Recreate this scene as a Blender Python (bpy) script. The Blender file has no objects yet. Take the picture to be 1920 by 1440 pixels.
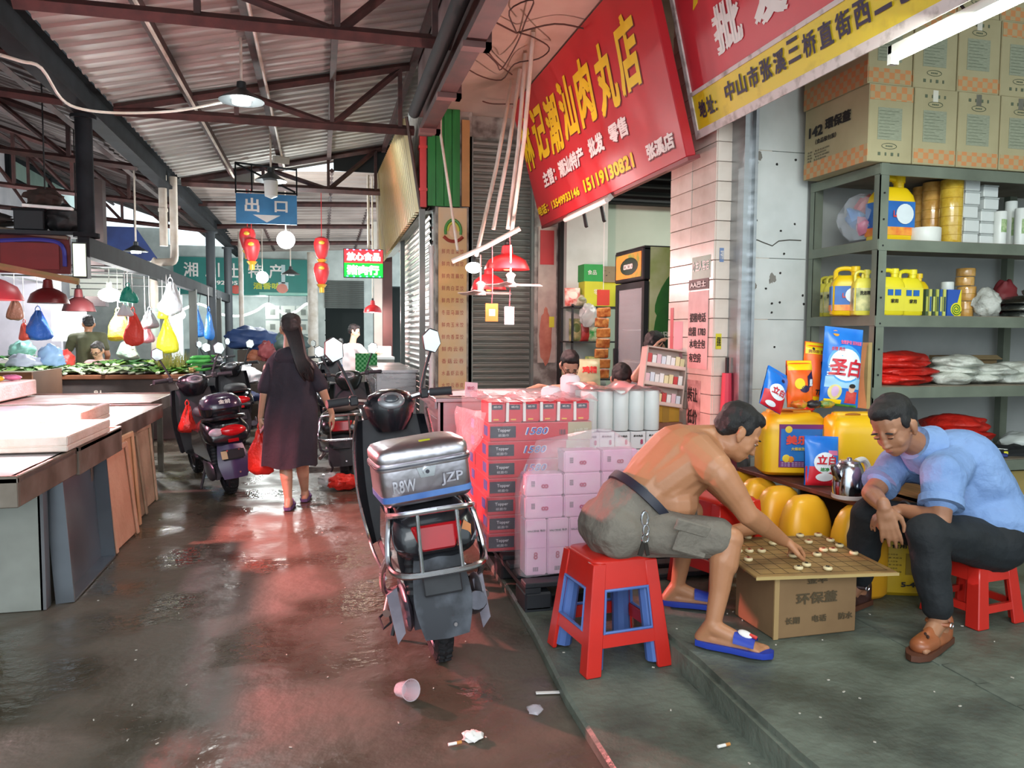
import bpy, bmesh, math, random
from mathutils import Vector as V, Matrix, Euler, noise
S = bpy.context.scene; COL = S.collection; R = random.Random(7); PI = math.pi
# ---------------- camera ----------------
F = 1450.; HC = 1.43
_y, _p, _r = [math.radians(a) for a in (13.9, -3.75, 0.35)]
FW = V((math.sin(_y)*math.cos(_p), math.cos(_y)*math.cos(_p), math.sin(_p)))
_rt = V((math.cos(_y), -math.sin(_y), 0)); _up = _rt.cross(FW)
RT = _rt*math.cos(_r)+_up*math.sin(_r); UP = -_rt*math.sin(_r)+_up*math.cos(_r)
cam = bpy.data.cameras.new('camera'); cam.sensor_width = 36; cam.lens = F/1920*36; cam.clip_start = .05; cam.clip_end = 200
camo = bpy.data.objects.new('camera', cam); COL.objects.link(camo); S.camera = camo
camo.matrix_world = Matrix(((RT.x, UP.x, -FW.x, 0), (RT.y, UP.y, -FW.y, 0), (RT.z, UP.z, -FW.z, HC), (0, 0, 0, 1)))
def P(px, py, X=None, Y=None, Z=None):     # where the sight line of a photo pixel meets a world plane
    d = FW+RT*((px-960)/F)-UP*((py-720)/F)
    t = X/d.x if X is not None else Y/d.y if Y is not None else (Z-HC)/d.z
    return V((0, 0, HC))+d*t
# ---------------- world, light, exposure ----------------
S.view_settings.view_transform = 'Standard'; S.view_settings.look = 'None'; S.view_settings.exposure = 0.0; S.view_settings.gamma = 1
S.view_settings.use_curve_mapping = False
W = bpy.data.worlds.new('daylight'); S.world = W; W.use_nodes = True
W.node_tree.nodes['Background'].inputs[0].default_value = (.80, .93, 1, 1); W.node_tree.nodes['Background'].inputs[1].default_value = 1.0
def lamp(name, kind, loc, energy, col=(1, 1, 1), size=.1, to=None, size_y=None, spot=None, blend=.5):
    l = bpy.data.lights.new(name, kind); l.energy = energy; l.color = col
    if kind == 'AREA':
        l.size = size
        if size_y: l.shape = 'RECTANGLE'; l.size_y = size_y
    else: l.shadow_soft_size = size
    if spot: l.spot_size = math.radians(spot); l.spot_blend = blend
    o = bpy.data.objects.new(name, l); COL.objects.link(o); o.location = loc
    if to is not None: o.rotation_euler = (V(to)-V(loc)).to_track_quat('-Z', 'Y').to_euler()
    return o
W.node_tree.nodes['Background'].inputs[1].default_value = 1.5
S.view_settings.exposure = 0.36
lamp('open_end_fill', 'AREA', (-.6, -2.8, 3.2), 150, (.95, .98, 1), 4.5, (.6, 6, 1.2), 2.6)  # added area fill for daylight from the open end behind the camera
lamp('tube_light', 'AREA', (2.50, 2.36, 2.62), 17, (.93, 1, .9), 1.2, (3.2, 3.2, 0.6), .05)
lamp('bulb_light', 'POINT', (-.64, 7.2, 3.36), 40, (.95, 1, .98), .06)
lamp('bulb_light', 'POINT', (-.52, 12.6, 2.6), 110, (.95, 1, .98), .12)
lamp('bulb_light', 'POINT', (-1.2, 18.0, 2.45), 120, (.95, 1, .98), .12)
lamp('bulb_light', 'POINT', (-1.6, 22.8, 2.2), 28, (.95, 1, .98), .12)
lamp('bulb_light', 'POINT', (2.2, 16.5, 3.0), 60, (1, .9, .85), .12)
lamp('stall_lamp', 'POINT', (-2.5, 10.45, 1.72), 110, (.97, .98, 1), .1)
lamp('stall_lamp', 'POINT', (-3.6, 12.6, 2.2), 110, (.97, .98, 1), .12)
lamp('stall_lamp', 'POINT', (-2.6, 14.2, 1.7), 70, (.97, .98, 1), .1)
lamp('meat_light', 'SPOT', (-1.98, 5.5, 1.555), 950, (1, .24, .24), .05, (-.3, 4.85, 0), spot=92, blend=.6)
lamp('meat_light', 'SPOT', (-2.3, 4.7, 1.9), 170, (1, .72, .74), .06, (-2.3, 4.7, 0), spot=110, blend=.4)  # added spot that brightens the tabletop, no shade of its own
lamp('meat_light', 'SPOT', (-2.1, 7.4, 1.75), 130, (1, .42, .55), .05, (-1.6, 7.4, 0), spot=140, blend=.25)
lamp('counter_lamp', 'POINT', (1.62, 6.45, 1.95), 72, (1, .56, .53), .08)
lamp('meat_counter_lamp', 'POINT', (.84, 13.0, 1.7), 45, (1, .75, .7), .06)
lamp('shop_light', 'AREA', (4.2, 6.6, 3.3), 60, (.93, 1, .93), 1.2, (4.2, 6.7, 0), 1.2)
# ---------------- materials ----------------
def lin(h):
    if not isinstance(h, str): return tuple(h)+(1,)
    return tuple((((c/255+.055)/1.055)**2.4 if c/255 > .04045 else c/255/12.92) for c in [int(h[i:i+2], 16) for i in (0, 2, 4)])+(1,)
MATS = {}
def M(h, rough=.6, metal=0, h2=None, sc=6, det=4, bump=0, bsc=None, lo=.35, hi=.65, em=0, tr=0, alpha=1, spec=.5, stretch=None, coat=0, sss=0, rlo=None):
    """procedural material: base colour h, noise blend to h2, bump, roughness break-up rlo"""
    key = (h, rough, metal, h2, sc, det, bump, bsc, lo, hi, em, tr, alpha, spec, stretch, coat, sss, rlo)
    if key in MATS: return MATS[key]
    m = bpy.data.materials.new('mat_'+str(len(MATS))); m.use_nodes = True; n = m.node_tree.nodes; L = m.node_tree.links
    b = n['Principled BSDF']; I = b.inputs
    I['Base Color'].default_value = lin(h); I['Roughness'].default_value = rough; I['Metallic'].default_value = metal
    I['Specular IOR Level'].default_value = spec; I['Coat Weight'].default_value = coat
    if tr: I['Transmission Weight'].default_value = tr; I['IOR'].default_value = 1.3
    I['Alpha'].default_value = alpha
    if sss: I['Subsurface Weight'].default_value = sss; I['Subsurface Radius'].default_value = (.02, .008, .004)
    if em: I['Emission Color'].default_value = lin(h); I['Emission Strength'].default_value = em
    tc = n.new('ShaderNodeTexCoord'); co = tc.outputs['Object']
    if stretch:
        mp = n.new('ShaderNodeMapping'); mp.inputs['Scale'].default_value = stretch; L.new(co, mp.inputs[0]); co = mp.outputs[0]
    nz = n.new('ShaderNodeTexNoise'); nz.inputs['Scale'].default_value = sc; nz.inputs['Detail'].default_value = det; L.new(co, nz.inputs['Vector'])
    mr = n.new('ShaderNodeMapRange'); mr.inputs['From Min'].default_value = lo; mr.inputs['From Max'].default_value = hi; L.new(nz.outputs['Fac'], mr.inputs['Value'])
    mx = n.new('ShaderNodeMix'); mx.data_type = 'RGBA'; L.new(mr.outputs[0], mx.inputs['Factor'])
    c1 = lin(h); c2 = lin(h2) if h2 else tuple(c*.9 for c in c1[:3])+(1,)
    mx.inputs['A'].default_value = c1; mx.inputs['B'].default_value = c2; L.new(mx.outputs['Result'], I['Base Color'])
    if rlo is not None:
        m2 = n.new('ShaderNodeMapRange'); m2.inputs['From Min'].default_value = lo; m2.inputs['From Max'].default_value = hi
        m2.inputs['To Min'].default_value = rough; m2.inputs['To Max'].default_value = rlo; L.new(nz.outputs['Fac'], m2.inputs['Value']); L.new(m2.outputs[0], I['Roughness'])
    if bump:
        src = nz
        if bsc: src = n.new('ShaderNodeTexNoise'); src.inputs['Scale'].default_value = bsc; src.inputs['Detail'].default_value = 3; L.new(co, src.inputs['Vector'])
        bp = n.new('ShaderNodeBump'); bp.inputs['Strength'].default_value = bump; bp.inputs['Distance'].default_value = .02
        L.new(src.outputs['Fac'], bp.inputs['Height']); L.new(bp.outputs[0], I['Normal'])
    MATS[key] = m; return m
def steel(h='b9bcc0', r=.3): return M(h, r, 1, sc=3, stretch=(1, 1, 8), rlo=r+.15)
# ---------------- mesh builder ----------------
class MB:
    def __init__(s): s.v = []; s.f = []
    def add(s, vs, fs):
        o = len(s.v); s.v += [V(p) for p in vs]; s.f += [tuple(i+o for i in f) for f in fs]; return s
    def box(s, c, d, rot=None, top=(1, 1)):
        c = V(c); a, b, e = d[0]/2, d[1]/2, d[2]/2; ps = []
        for z, k in ((-e, (1, 1)), (e, top)):
            for x, y in ((-a, -b), (a, -b), (a, b), (-a, b)): ps.append(V((x*k[0], y*k[1], z)))
        if rot is not None:
            m = Euler(rot).to_matrix() if not isinstance(rot, Matrix) else rot; ps = [m@p for p in ps]
        return s.add([p+c for p in ps], [(3, 2, 1, 0), (4, 5, 6, 7), (0, 1, 5, 4), (1, 2, 6, 5), (2, 3, 7, 6), (3, 0, 4, 7)])
    def bb(s, lo, hi): lo, hi = V(lo), V(hi); return s.box((lo+hi)/2, hi-lo)
    def loft(s, rings, cap=True, closed=True):
        n = len(rings[0]); vs = [p for r in rings for p in r]; fs = []
        for i in range(len(rings)-1):
            for j in range(n if closed else n-1):
                k = (j+1) % n; fs.append((i*n+j, i*n+k, (i+1)*n+k, (i+1)*n+j))
        if cap: fs.append(tuple(range(n-1, -1, -1))); fs.append(tuple((len(rings)-1)*n+j for j in range(n)))
        return s.add(vs, fs)
    def tube(s, pts, r, n=8, closed=False, cap=True, flat=1):
        pts = [V(p) for p in pts]; m = len(pts); rs = r if isinstance(r, (list, tuple)) else [r]*m; rings = []; nrm = None
        for i in range(m):
            a = pts[i-1] if (i or closed) else pts[i]; b = pts[(i+1) % m] if (i < m-1 or closed) else pts[i]
            t = (b-a).normalized()
            if nrm is None: nrm = t.orthogonal().normalized() if abs(t.z) > .9 else t.cross(V((0, 0, 1))).normalized()
            nrm = (nrm-t*nrm.dot(t)).normalized(); bi = t.cross(nrm)
            rings.append([pts[i]+(nrm*math.cos(2*PI*k/n)+bi*math.sin(2*PI*k/n)*flat)*rs[i] for k in range(n)])
        if closed: rings.append(rings[0]); cap = False
        return s.loft(rings, cap)
    def cyl(s, a, b, r, r2=None, n=14): return s.tube([a, b], [r, r if r2 is None else r2], n)
    def lathe(s, prof, n=20, c=(0, 0, 0), sx=1, sy=1):
        c = V(c); return s.loft([[c+V((r*sx*math.cos(2*PI*k/n), r*sy*math.sin(2*PI*k/n), z)) for k in range(n)] for r, z in prof])
    def sq(s, prof, c=(0, 0, 0), e=4, n=28):   # superellipse loft: prof of (halfx, halfy, z)
        c = V(c); rings = []
        for hx, hy, z in prof:
            ring = []
            for k in range(n):
                a = 2*PI*k/n; ca, sa = math.cos(a), math.sin(a)
                ring.append(c+V((hx*math.copysign(abs(ca)**(2/e), ca), hy*math.copysign(abs(sa)**(2/e), sa), z)))
            rings.append(ring)
        return s.loft(rings)
    def prism(s, poly, t, o=(0, 0, 0), u=(1, 0, 0), w=(0, 1, 0)):   # polygon in the plane (u, w) at o, thickness t along the normal
        o, u, w = V(o), V(u), V(w); nn = u.cross(w).normalized()*t; n = len(poly)
        a = [o+u*x+w*y for x, y in poly]; b = [p+nn for p in a]
        return s.add(a+b, [tuple(range(n-1, -1, -1)), tuple(range(n, 2*n))]+[(i, (i+1) % n, n+(i+1) % n, n+i) for i in range(n)])
    def ell(s, c, r, n=14, m=9, rot=None, amp=0, fr=3, seed=0):
        c = V(c); r = (r,)*3 if not isinstance(r, (tuple, list, V)) else r; rings = []
        mt = Euler(rot).to_matrix() if rot is not None else None
        for i in range(m+1):
            ph = PI*i/m; ring = []
            for k in range(n):
                th = 2*PI*k/n; d = V((max(math.sin(ph), .004)*math.cos(th), max(math.sin(ph), .004)*math.sin(th), -math.cos(ph)))
                q = V((d.x*r[0], d.y*r[1], d.z*r[2]))
                if amp: q = q*(1+amp*noise.noise(d*fr+V((seed*7.3, seed*3.1, 0))))
                if mt: q = mt@q
                ring.append(c+q)
            rings.append(ring)
        return s.loft(rings)
    def cap(s, a, b, r0, r1=None, n=14, fl=1, ax=None):   # tapered capsule; fl flattens along the second axis, ax hints the first
        a, b = V(a), V(b); r1 = r0 if r1 is None else r1; t = (b-a)
        t = t.normalized() if t.length > 1e-6 else V((0, 0, 1))
        h = V(ax) if ax is not None else t.orthogonal(); u = (h-t*h.dot(t)).normalized(); w = t.cross(u); rings = []
        for i in range(5):
            g = -PI/2+PI/2*i/4; rings.append((a+t*r0*math.sin(g), max(r0*math.cos(g), r0*.02)))
        for i in range(5):
            g = PI/2*i/4; rings.append((b+t*r1*math.sin(g), max(r1*math.cos(g), r1*.02)))
        return s.loft([[c+(u*math.cos(2*PI*k/n)+w*math.sin(2*PI*k/n)*fl)*rr for k in range(n)] for c, rr in rings])
    def grid(s, fn, nu, nv):
        vs = [fn(i/nu, j/nv) for j in range(nv+1) for i in range(nu+1)]
        return s.add(vs, [(j*(nu+1)+i, j*(nu+1)+i+1, (j+1)*(nu+1)+i+1, (j+1)*(nu+1)+i) for j in range(nv) for i in range(nu)])
    def quad(s, a, b, c, d): return s.add([a, b, c, d], [(0, 1, 2, 3)])
    def tf(s, m): s.v = [m@p for p in s.v]; return s
    def jit(s, a, fr=5, seed=0):
        o = V((seed*5.7, seed*2.3, seed)); s.v = [p+noise.noise_vector(p*fr+o)*a for p in s.v]; return s
def wm(o):
    m = Matrix.LocRotScale(o.location, o.rotation_euler, o.scale)
    return wm(o.parent)@m if o.parent else m
def part(name, mb, mat, parent=None, bev=0, sm=True, w=False, seg=1, ang=35, label=None):
    me = bpy.data.meshes.new(name); vs = mb.v
    if w and parent is not None: im = wm(parent).inverted(); vs = [im@p for p in vs]
    me.from_pydata([tuple(p) for p in vs], [], mb.f)
    b = bmesh.new(); b.from_mesh(me)
    if bev or len(vs) < 20000: bmesh.ops.recalc_face_normals(b, faces=b.faces)
    if bev:
        es = [e for e in b.edges if len(e.link_faces) == 2 and e.calc_face_angle(0) > .5]
        bmesh.ops.bevel(b, geom=es, offset=bev, segments=seg, affect='EDGES', clamp_overlap=True)
    b.to_mesh(me); b.free()
    if sm:
        me.polygons.foreach_set('use_smooth', [True]*len(me.polygons)); me.set_sharp_from_angle(angle=math.radians(ang))
    me.materials.append(mat); o = bpy.data.objects.new(name, me); COL.objects.link(o)
    if parent is not None: o.parent = parent
    if label: o['label'] = label
    return o
def tag(o, label, cat, group=None):
    o['label'] = label; o['category'] = cat
    if group: o['group'] = group
    return o
def thing(name, label, cat, loc=(0, 0, 0), rz=0, group=None):
    o = bpy.data.objects.new(name, None); COL.objects.link(o); o.location = loc; o.rotation_euler = (0, 0, rz); o.empty_display_size = .05
    return tag(o, label, cat, group)
def solo(name, mb, mat, label, cat, group=None, **k): return tag(part(name, mb, mat, **k), label, cat, group)
def struct(name, mb, mat, **k): o = part(name, mb, mat, **k); o['kind'] = 'structure'; return o
def stuff(name, mb, mat, label=None, cat=None, **k):
    o = part(name, mb, mat, **k); o['kind'] = 'stuff'
    if label: tag(o, label, cat)
    return o
def kids(o): return [c for c in o.children]
def dup(root, loc, rz=None, label=None, group=None, scale=None, rot=None):
    def cp(o, p):
        c = o.copy(); COL.objects.link(c)
        if p is not None: c.parent = p
        for ch in o.children: cp(ch, c)
        return c
    r = cp(root, None); r.location = loc
    if rz is not None: r.rotation_euler = (0, 0, rz)
    if rot is not None: r.rotation_euler = rot
    if scale: r.scale = scale if isinstance(scale, tuple) else (scale,)*3
    if label: r['label'] = label
    if group: r['group'] = group
    return r
def txt(body, mat, parent, o, u, w, size=None, W=None, H=None, ext=.001, bold=0, shear=0, name='lettering', space=1, world=True, lift=.002, align='L'):
    """lettering: lower-left corner o, reading direction u, up w; scaled to width W and/or height H"""
    c = bpy.data.curves.new("t", "FONT"); c.body = body; c.size = 1; c.offset = 0; c.shear = shear; c.space_character = space; c.resolution_u = 2; c.fill_mode = 'FRONT'; c.space_line = .9
    if align == 'C': c.align_x = 'CENTER'
    ob = bpy.data.objects.new('t', c); COL.objects.link(ob)
    dg = bpy.context.evaluated_depsgraph_get(); me = bpy.data.meshes.new_from_object(ob.evaluated_get(dg))
    COL.objects.unlink(ob); bpy.data.objects.remove(ob); bpy.data.curves.remove(c)
    if not me.vertices: return None
    if bold:      # heavier strokes: shifted copies
        vs0 = [p.co.copy() for p in me.vertices]; fs0 = [tuple(q.vertices) for q in me.polygons]; n0 = len(vs0); vs, fs = [], []
        k = bold*1.4
        for i, (dx, dy) in enumerate(((0, 0), (k, k), (-k, k), (k, -k), (-k, -k))):
            vs += [(p.x+dx, p.y+dy, i) for p in vs0]; fs += [tuple(j+i*n0 for j in f) for f in fs0]
        me = bpy.data.meshes.new('t'); me.from_pydata(vs, [], fs)
    xs = [p.co.x for p in me.vertices]; ys = [p.co.y for p in me.vertices]
    x0, y0, ww, hh = min(xs), min(ys), max(xs)-min(xs), max(ys)-min(ys)
    sx = W/ww if W else (H/hh if H else size); sy = H/hh if H else (sx if W else size)
    o, u, w = V(o), V(u).normalized(), V(w); w = w.normalized(); nn = u.cross(w)
    im = wm(parent).inverted() if (world and parent is not None) else Matrix()
    for p in me.vertices: q = o+u*((p.co.x-x0)*sx)+w*((p.co.y-y0)*sy)+nn*(lift+.0005*p.co.z); p.co = im@q
    me.materials.clear(); me.materials.append(mat); me.name = name
    ob = bpy.data.objects.new(name, me); COL.objects.link(ob); ob.parent = parent
    return ob
def remesh(mb, vox=.008, it=4, fac=.5):
    me = bpy.data.meshes.new('rm'); me.from_pydata([tuple(p) for p in mb.v], [], mb.f)
    b = bmesh.new(); b.from_mesh(me); bmesh.ops.recalc_face_normals(b, faces=b.faces); b.to_mesh(me); b.free()
    ob = bpy.data.objects.new('rm', me); COL.objects.link(ob)
    m = ob.modifiers.new('r', 'REMESH'); m.mode = 'VOXEL'; m.voxel_size = vox
    if it: m = ob.modifiers.new('s', 'SMOOTH'); m.factor = fac; m.iterations = it
    out = bpy.data.meshes.new_from_object(ob.evaluated_get(bpy.context.evaluated_depsgraph_get()))
    bpy.data.objects.remove(ob); bpy.data.meshes.remove(me); return out
def flesh(name, mb, mat, parent, vox=.008, it=4, fac=.5, w=True, fn=None):
    me = remesh(mb, vox, it, fac)
    if fn:
        for p in me.vertices: p.co = fn(p.co.copy())
    if w and parent is not None:
        im = wm(parent).inverted(); me.transform(im)
    me.polygons.foreach_set('use_smooth', [True]*len(me.polygons)); me.materials.clear(); me.materials.append(mat); me.name = name
    o = bpy.data.objects.new(name, me); COL.objects.link(o); o.parent = parent; return o
def lerp(a, b, t): return V(a)*(1-t)+V(b)*t
def arc(pts, n=4):    # Catmull-Rom through points
    pts = [V(p) for p in pts]; out = []
    for i in range(len(pts)-1):
        a, b, c, d = pts[max(i-1, 0)], pts[i], pts[i+1], pts[min(i+2, len(pts)-1)]
        for k in range(n):
            t = k/n; out.append(.5*((2*b)+(c-a)*t+(2*a-5*b+4*c-d)*t*t+(3*b-a-3*c+d)*t**3))
    return out+[pts[-1]]
X1, Y1, Z1 = V((1, 0, 0)), V((0, 1, 0)), V((0, 0, 1))
# ================= SETTING =================
m_wet = M('61594d', .62, h2='4a453a', sc=1.9, det=9, bump=.3, bsc=16, rlo=.1, lo=.36, hi=.62)
m_cement = M('6b7367', .62, h2='4b5148', sc=3.2, det=9, bump=.35, bsc=26, rlo=.4, lo=.38, hi=.66)
m_brown = M('4f2f2c', .6, h2='382422', sc=9)
m_dark = M('111316', .85, h2='1b1e22', sc=5, spec=.2)
m_white = M('cfd2cc', .7, h2='bcbfb6', sc=4, det=8)
m_roof = M('b9b6b1', .55, .1, h2='96908a', sc=.9, det=6, stretch=(.6, 3, 1))
m_pink = M('bfae9f', .8, h2='9f8d7e', sc=1.2, det=7)
m_alu = steel('aeb2b5', .35)
m_black = M('121315', .6)
struct('floor', MB().bb((-12, -3, -.1), (1.2, 26, 0)), m_wet, sm=False)
ed = [(.85, -2), (.87, 1.2), (.89, 2.24), (.90, 2.75), (.95, 3.4), (.97, 3.9), (.99, 4.7), (1.0, 8.38)]
struct('floor_ledge', MB().prism(ed+[(1.42, 8.38), (1.42, -2)], .06, (0, 0, -.01)), m_cement, bev=.012, sm=False)
st = [(1.39, -2)]+[(1.40+.012*math.sin(i*1.7), -1.5+i*.35) for i in range(28)]+[(1.4, 8.38)]
struct('floor_shop', MB().prism(st+[(7.5, 8.38), (7.5, -2)], .17, (0, 0, -.01)), m_cement, bev=.022, seg=2)
ln = MB()
for i in range(34):
    y = -1.4+i*.17; ln.box((2.335+.006*math.sin(i*2.1), y, .1615), (.05+.012*math.sin(i*3.7), .172, .005))
struct('trim_1', ln, M('6e756a', .8, h2='565c52', sc=18, lo=.3, hi=.6), sm=False)
# ---- roof over the aisle: separate ribbed sheets ----
def roofz(x): return 3.68+.225*(x+1.95)
ceil_ = bpy.data.objects.new('ceiling', None); COL.objects.link(ceil_); ceil_['kind'] = 'structure'
def ribbed(x0, x1, y0, y1, zf, per=.2, dep=.022):
    b = MB(); ys = []; k = 0; y = y0
    while y < y1-1e-4:
        for f, d in ((0, 0), (.62, 0), (.72, dep), (.9, dep)): ys.append((y+f*per, d))
        y += per
    ys.append((y1, 0))
    for (a, da), (c, dc) in zip(ys, ys[1:]):
        b.quad((x0, a, zf(x0, a)-da), (x1, a, zf(x1, a)-da), (x1, c, zf(x1, c)-dc), (x0, c, zf(x0, c)-dc))
    return b
y = 1.0
while y < 12.4:
    part('roof_sheet', ribbed(-1.98, 1.18, y, y+1.0, lambda x, yy: roofz(x)+(0 if int(y) % 2 else .004)), m_roof, ceil_, sm=False); y += 1.0
y = 12.8
m_roof2 = M('a89a92', .6, .1, h2='8d8079', sc=1.2)
while y < 22.3:
    part('roof_sheet', ribbed(-2.1, 3.4, y, y+1.6, lambda x, yy: 3.86-.028*(yy-12.8)+.05*(x+2.1), .32), m_roof2, ceil_, sm=False); y += 1.6
m_roof3 = M('6a625f', .6, .25, h2='3c2f2d', sc=2, det=7, stretch=(.5, 3, 1))
y = 1.0
while y < 21.5:
    part('roof_sheet', ribbed(-6.2, -2.15, y, y+1.6, lambda x, yy: 3.75-.33*(x+2.15)+.03*math.sin(yy*2), .26), m_roof3, ceil_, sm=False); y += 1.6
# roof steel
rs = bpy.data.objects.new('roof_frame', None); COL.objects.link(rs); rs['kind'] = 'structure'
def bar(b, a, c, w=.06, h=None): b.tube([a, c], [w*.7, w*.7], 4, flat=(h or w)/w); return b
def truss(Y, x0=-1.95, x1=1.0, zb=3.6, xm=.14):
    b = MB(); bar(b, (x0, Y, zb), (x1, Y, zb), .075); part('bottom_chord', b, m_brown, rs, sm=False)
    b = MB(); bar(b, (x0, Y, roofz(x0)-.06), (x1, Y, roofz(x1)-.06), .065); part('top_chord', b, m_brown, rs, sm=False)
    for a, c in (((xm, zb), (x1-.15, roofz(x1-.15)-.08)), ((xm, zb), (xm-.95, roofz(xm-.95)-.06))):
        b = MB(); bar(b, (a[0], Y, a[1]), (c[0], Y, c[1]), .05); part('diagonal_brace', b, m_brown, rs, sm=False)
    for x in (xm, xm-.95, x1-.15):
        b = MB(); bar(b, (x, Y, zb), (x, Y, roofz(x)-.06), .045); part('upright', b, m_brown, rs, sm=False)
for Y in (3.3, 5.9, 8.5, 12.3): truss(Y)
for x in (-1.25, -.55, .15, .98):
    b = MB(); b.bb((x-.03, 1, roofz(x)-.11), (x+.03, 12.4, roofz(x)-.03)); part('purlin', b, m_brown, rs, sm=False)
b = MB(); b.bb((-2.17, 1.0, 3.42), (-2.0, 22, 3.46)).bb((-2.10, 1, 3.46), (-2.07, 22, 3.68)).bb((-2.17, 1, 3.68), (-2.0, 22, 3.71)); part('valley_girder', b, m_dark, rs, sm=False)
for Y, w in ((14.8, .07), (17.3, .07), (19.8, .07)):
    z = 3.85-.03*(Y-12.8); b = MB(); bar(b, (-2.1, Y, z-.1), (3.2, Y, z+.1), w); part('far_rafter', b, m_brown, rs, sm=False)
for x in (-1.2, .2, .95):
    b = MB(); bar(b, (x, 12.8, 3.88+.05*(x+2)), (x, 22, 3.6+.05*(x+2)), .06); part('far_purlin', b, m_brown, rs, sm=False)
for Y in (5.0, 7.6, 10.4, 13.4, 16.5):
    zf = lambda x: 3.7-.33*(x+2.15)
    b = MB(); bar(b, (-2.15, Y, 3.42), (-6, Y, 3.75), .06); part('bottom_chord', b, m_brown, rs, sm=False)
    b = MB(); bar(b, (-2.15, Y, zf(-2.15)-.05), (-6, Y, zf(-6)-.05), .06); part('top_chord', b, m_brown, rs, sm=False)
    for x in (-2.9, -3.7, -4.5, -5.3):
        b = MB(); bar(b, (x, Y, 3.42-.085*(x+2.15)), (x, Y, zf(x)-.05), .045); part('upright', b, m_brown, rs, sm=False)
        b = MB(); bar(b, (x, Y, 3.42-.085*(x+2.15)), (x-.8, Y, zf(x-.8)-.05), .04); part('diagonal_brace', b, m_brown, rs, sm=False)
for x in (-2.8, -3.8, -4.9):
    b = MB(); bar(b, (x, 1, 3.62-.33*(x+2.15)), (x, 21, 3.62-.33*(x+2.15)), .055); part('purlin', b, m_brown, rs, sm=False)
# posts
def post(name, x, y, z0, z1, r, mat, label, group=None):
    b = MB(); b.cyl((x, y, z0), (x, y, z1), r, n=16); b.cyl((x, y, z0), (x, y, z0+.04), r*1.5, n=16); b.cyl((x, y, z1-.03), (x, y, z1), r*1.5, n=16)
    o = struct(name, b, mat); return o
post('pillar_steel', -2.12, 8.07, 2.3, 3.42, .075, m_dark, '')
post('pillar_steel', -2.12, 16.6, 0, 3.42, .09, M('3c4145', .6), '')
post('pillar_steel', -2.12, 19.6, 0, 3.42, .09, M('3c4145', .6), '')
# ---- far end wall ----
YE = 22.3; m_tile = M('c3cbc6', .5, h2='a9b2ae', sc=3)
struct('wall_end', MB().bb((-12, YE, 0), (-3.9, YE+.2, 4.15)).bb((-3.9, YE, 2.4), (-.1, YE+.2, 3.72)).bb((-.1, YE, 2.75), (3.6, YE+.2, 3.9)).bb((-3.9, YE+2, 0), (3.6, YE+2.2, 3)).bb((-.25, YE, 0), (.12, YE+.2, 2.75)).bb((1.2, YE, 0), (1.45, YE+.2, 2.75)), m_tile, sm=False)
struct('wall_left', MB().bb((-6.4, -2, 0), (-6.2, 23, 5.15)), M('d9d5d8', .7, h2='c2bfc4', sc=2), sm=False)
# ---- canopy over the shop fronts ----
struct('ceiling_canopy', MB().bb((1.06, -2, 3.82), (7.5, 8.6, 3.95)), m_pink, sm=False)
struct('trim_2', MB().bb((1.03, 1, 3.72), (1.12, 8.4, 4.33)), M('8e7d7c', .7, h2='6d5e5c', sc=2), sm=False)
b = MB(); b.bb((.92, 1.0, 3.30), (1.05, 7.5, 3.36)).bb((.97, 1.0, 3.36), (1.0, 7.5, 3.62)).bb((.92, 1, 3.62), (1.05, 7.5, 3.66))
o = struct('beam_steel', b, M('4a2b27', .6, h2='35211f', sc=6), sm=False)
for i, y in enumerate((2.6, 3.9, 5.0, 6.1, 7.2)):
    part('bracket', MB().bb((.90, y, 3.26), (1.09, y+.09, 3.30)).bb((1.05, y, 3.26), (1.09, y+.09, 3.7)), M('6a4844', .6), o, sm=False)
part('drain_pipe', MB().cyl((.86, 1, 3.52), (.86, 7.3, 3.46), .055, n=12), M('121214', .85), o)
# ---- block whose front faces us at Y = 8.4 ----
m_dirty = M('a9a39a', .8, h2='6f6660', sc=7, det=9, lo=.42, hi=.62)
struct('wall_block', MB().bb((1.22, 8.42, 0), (1.62, 8.6, 3.82)).bb((1.22, 8.6, 2.78), (1.4, 13.2, 4.6)).bb((2.33, 8.40, 0), (2.62, 8.6, 3.82)).bb((1.62, 8.55, 3.56), (2.34, 8.6, 3.82)), m_dirty, sm=False)
def shutter(name, n, z0, per, wid, M_, mat, o, u, dark=None):
    """roller shutter: n slats of height per stacked from z0 in the plane through o along u"""
    t = bpy.data.objects.new(name, None); COL.objects.link(t); t['kind'] = 'structure'; t.location = o; t.rotation_euler = (0, 0, math.atan2(u[1], u[0]))
    pr = [(0, 0), (per*.12, .0), (per*.2, -.012), (per*.55, -.02), (per*.85, -.012), (per*.93, 0), (per, 0)]
    b = MB()
    for (za, ya), (zb, yb) in zip(pr, pr[1:]): b.quad((0, ya, za), (wid, ya, za), (wid, yb, zb), (0, yb, zb))
    b.quad((0, .01, 0), (0, .01, per), (wid, .01, per), (wid, .01, 0))
    s0 = part('slat', b, mat, t); s0.location = (0, 0, z0)
    for i in range(1, n):
        s = s0.copy(); COL.objects.link(s); s.parent = t; s.location = (0, 0, z0+i*per)
    return t
m_shut = M('8d8f88', .45, .5, h2='70726b', sc=2, stretch=(1, 1, 6))
sh = shutter('door_1', 47, .16, .0722, .68, None, m_shut, (1.645, 8.5, 0), (1, 0))
for x in (1.61, 2.325): struct('trim_3', MB().bb((x-.025, 8.42, .1), (x+.025, 8.55, 3.56)), M('7f857f', .5, .4), sm=False)
sh2 = shutter('door_2', 38, .1, .0722, 3.0, None, M('a7a9a6', .35, .7, h2='8f918e', sc=2, stretch=(1, 1, 6)), (1.21, 11.7, 0), (0, -1))
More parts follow.
